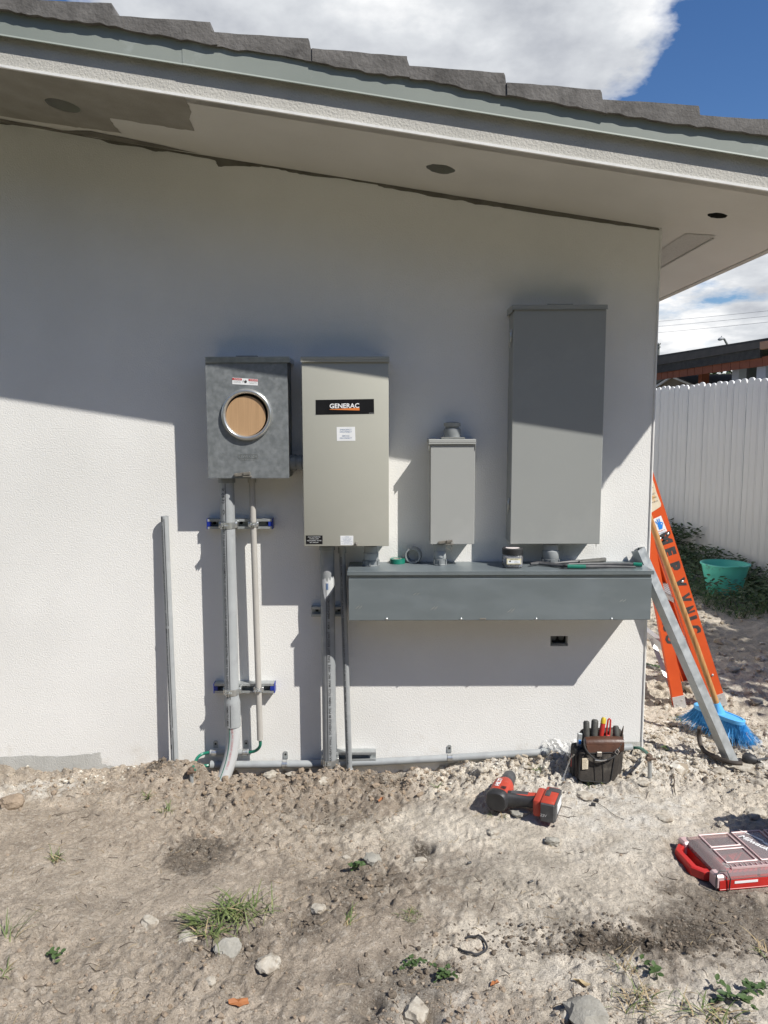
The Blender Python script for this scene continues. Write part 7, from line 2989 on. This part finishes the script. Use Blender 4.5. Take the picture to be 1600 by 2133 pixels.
# small shed with a white-trimmed gable
sa, sl_, sr_ = N(1403, 782, .9), N(1368, 805, .9), N(1447, 800, .9)
shed = thing('garden_shed', (sa.x, sa.y, 0), 'small shed gable with white trim just showing above the fence', 'shed')
sa2 = sa + nnor * 2
w = MB()
zb_ = -.1
w.prism([Vector((sl_.x, sl_.y, zb_)), Vector((sr_.x, sr_.y, zb_)), sr_ - Vector((0, 0, .03)), sa - Vector((0, 0, .03)), sl_ - Vector((0, 0, .03))], nnor * 2)
w.build('wall', M_TANW, shed, smooth=0)
for p_, q_ in ((sl_, sa), (sa, sr_)):
    w = MB()
    e_ = (q_ - p_).normalized() * .12
    a_, b_ = (p_ - e_, q_) if p_ is sl_ else (p_, q_ + e_)
    w.prism([a_ - nnor * .05, b_ - nnor * .05, b_ - nnor * .05 + Vector((0, 0, -.035)), a_ - nnor * .05 + Vector((0, 0, -.035))], nnor * .04)
    w.build('trim', M_TRIM, shed, smooth=0)
    w = MB()
    w.prism([a_ - nnor * .06 + Vector((0, 0, .002)), b_ - nnor * .06 + Vector((0, 0, .002)), b_ - nnor * .06 + Vector((0, 0, .02)), a_ - nnor * .06 + Vector((0, 0, .02))], nnor * 2.2)
    w.build('roof', M_ROOF3, shed, smooth=0)


def bush(px, y, wd, ht, n, label, seed, trunk=True, z0=-.1):
    rr_ = random.Random(seed)
    c_ = P(px, 884, y)
    t_ = thing('tree', (c_.x, y, z0), label, 'tree', 'trees beyond the neighbour yard')
    w = MB()
    w.tube([(c_.x, y, z0), (c_.x + .1, y, z0 + ht * .4), (c_.x - .05, y + .1, z0 + ht * .75)], [wd * .05, wd * .035, wd * .015], 8)
    for k in range(5):
        a = rr_.uniform(0, 6.28)
        w.tube([(c_.x, y, z0 + ht * .4), (c_.x + wd * .35 * math.cos(a), y + wd * .35 * math.sin(a), z0 + ht * .75)], [wd * .02, wd * .006], 6)
    w.build('trunk', M_TRUNK, t_)
    w = MB()
    cl = [(rr_.gauss(0, .28) * wd, rr_.gauss(0, .28) * wd, z0 + ht * rr_.uniform(.42, .92)) for _ in range(16)]
    for _ in range(n):
        q = rr_.choice(cl)
        d_ = Vector((rr_.gauss(0, 1), rr_.gauss(0, 1), rr_.gauss(0, .8))).normalized() * (wd * .2 * rr_.random() ** .4)
        p = Vector((c_.x + q[0], y + q[1], q[2])) + d_
        leaf(w, p, (rr_.uniform(-1, 1), rr_.uniform(-1, 1), rr_.uniform(-1, 1)), (rr_.uniform(-1, 1), rr_.uniform(-1, 1), .8), rr_.uniform(.08, .16), .08)
    w.build('crown', M_CROWN, t_, smooth=0)


bush(1490, 19.0, 4.2, 2.9, 2600, 'dark low tree seen under the neighbour patio roof', 3)
bush(1566, 20.0, 2.8, 2.8, 1500, 'dark tree between the slate posts of the patio', 4)
bush(1372, 17.0, 1.6, 2.45, 900, 'green bush showing left of the shed gable', 5)
def shade_tree(cx, cy, cz, rx, ry, rz, n, label, seed, lf=.10):
    rr_ = random.Random(seed)
    t_ = thing('tree', (cx, cy, -.1), label, 'tree', 'unseen trees added for shade')
    w = MB()
    w.tube([(cx, cy, -.1), (cx + .05, cy, cz * .45), (cx, cy + .05, cz)], [.11, .08, .04], 8)
    for k in range(6):
        a = rr_.uniform(0, 6.28)
        w.tube([(cx, cy, cz * .55), (cx + rx * .7 * math.cos(a), cy + ry * .7 * math.sin(a), cz + rz * rr_.uniform(-.3, .6))], [.04, .01], 6)
    w.build('trunk', M_TRUNK, t_)
    w = MB()
    cl = [Vector((rr_.gauss(0, .45), rr_.gauss(0, .45), rr_.gauss(0, .45))) for _ in range(22)]
    for _ in range(n):
        q = rr_.choice(cl) + Vector((rr_.gauss(0, 1), rr_.gauss(0, 1), rr_.gauss(0, 1))).normalized() * (.34 * rr_.random() ** .4)
        if q.length > 1.1:
            continue
        leaf(w, (cx + q.x * rx, cy + q.y * ry, cz + q.z * rz), (rr_.uniform(-1, 1), rr_.uniform(-1, 1), rr_.uniform(-1, 1)), (rr_.uniform(-1, 1), rr_.uniform(-1, 1), .8), lf * rr_.uniform(.7, 1.4), lf * .6)
    w.build('crown', M_CROWN, t_, smooth=0)


shade_tree(4.60, -.40, 2.75, .95, 1.05, .75, 3600, 'unseen tree added past the right edge to shade the side passage', 21)  # placed out of view to throw shade on the passage
rr = random.Random(404)  # trees added behind the camera to cut sky light on the wall
w = MB()
for (tx, ty, th) in ((-13, -12.5, 6.4), (-8.5, -13.5, 7.2), (-4.2, -12.5, 6.6), (0.2, -13.5, 7.4), (4.4, -12.8, 6.8), (8.8, -13.6, 7.2), (13, -12.6, 6.5)):
    w.tube([(tx, ty, -.1), (tx + .1, ty, th * .3), (tx, ty, th * .7)], [.2, .15, .06], 8, mi=1)
    cl = [Vector((rr.gauss(0, .42), rr.gauss(0, .42), rr.gauss(0, .42))) for _ in range(22)]
    for _ in range(1500):
        q = rr.choice(cl) + Vector((rr.gauss(0, 1), rr.gauss(0, 1), rr.gauss(0, 1))).normalized() * (.36 * rr.random() ** .4)
        leaf(w, (tx + q.x * 2.9, ty + q.y * 2.4, th * (.56 + .44 * q.z)), (rr.uniform(-1, 1), rr.uniform(-1, 1), rr.uniform(-1, 1)), (rr.uniform(-1, 1), rr.uniform(-1, 1), .8), rr.uniform(.4, .85), .36)
tag(w.build('sky_blocking_trees', [M_CROWN, M_TRUNK], smooth=0, kind='stuff'), 'belt of unseen trees added behind the viewer to hold back sky light', 'trees')
# street lamp behind the roof
la, lb_ = P(1520, 728, 24), P(1504, 706, 24)
lamp = thing('street_lamp', (la.x, 24, 0), 'grey cobra head street lamp rising behind the patio roof', 'street lamp')
w = MB()
w.tube([(la.x, 24, 0), (la.x, 24, la.z - .3), la, P(1513, 714, 24), P(1509, 706.5, 24), P(1506, 705.5, 24)], [.09, .07, .05, .035, .035, .035], 10)
w.build('pole', M_POLE, lamp)
w = MB()
c_ = P(1501, 706, 24)
k_ = 1 / FPX * (24 + CAM_D)
w.loft([[c_ + Vector((a * k_, r_ * k_ * math.cos(t_), b_ * k_ + r_ * k_ * math.sin(t_))) for t_ in [2 * math.pi * q / 14 for q in range(14)]] for a, b_, r_ in ((7.5, 1.2, .8), (5, 1.0, 2.6), (1, .2, 3.6), (-3, -.6, 3.0), (-5.5, -1.2, .8))], (True, True))
w.tube([c_ + Vector((2 * k_, 0, 3 * k_)), c_ + Vector((2 * k_, 0, 6 * k_))], 1.0 * k_, 8)
w.build('lamp_head', M_LAMP, lamp, smooth=60)
# utility pole and power lines
pp = P(1372, 716, 30)
pole = thing('utility_pole', (pp.x, 30, 0), 'weathered utility pole top just right of the house corner', 'utility pole')
w = MB()
w.tube([(pp.x, 30, -.1), (pp.x, 30, pp.z)], [.08, .055], 10)
w.build('pole', M_POLE, pole)
w = MB()
k_ = 1 / FPX * 33.2
w.bb(pp.x - 3.5 * k_, pp.x + 2.4 * k_, 29.88, 29.94, pp.z - 8 * k_, pp.z - 6 * k_)
for xx in (-1.9, 1.9):
    w.cyl((pp.x + xx * k_, 29.9, pp.z - 2 * k_), (pp.x + xx * k_, 29.9, pp.z + 1 * k_), .9 * k_, seg=8)
w.build('crossarm', M_POLE, pole)
for i, (ya, yb) in enumerate(((670.5, 645), (681, 656), (694, 668.5))):
    a, b_ = P(1371, ya, 36), P(1600, yb, 28)
    a2, b2 = a + (a - b_) * 1.2, b_ + (b_ - a) * 3
    pts = []
    for k in range(25):
        t_ = k / 24
        p = a2.lerp(b2, t_)
        pts.append(p - Vector((0, 0, .25 * 4 * t_ * (1 - t_) - .2)))
    w = MB()
    w.tube(pts, .0075, 5)
    tag(w.build('power_line', M_WIREL), ('uppermost', 'middle', 'lowest')[i] + ' of the three power lines in the gap by the house corner', 'power line', 'power lines')
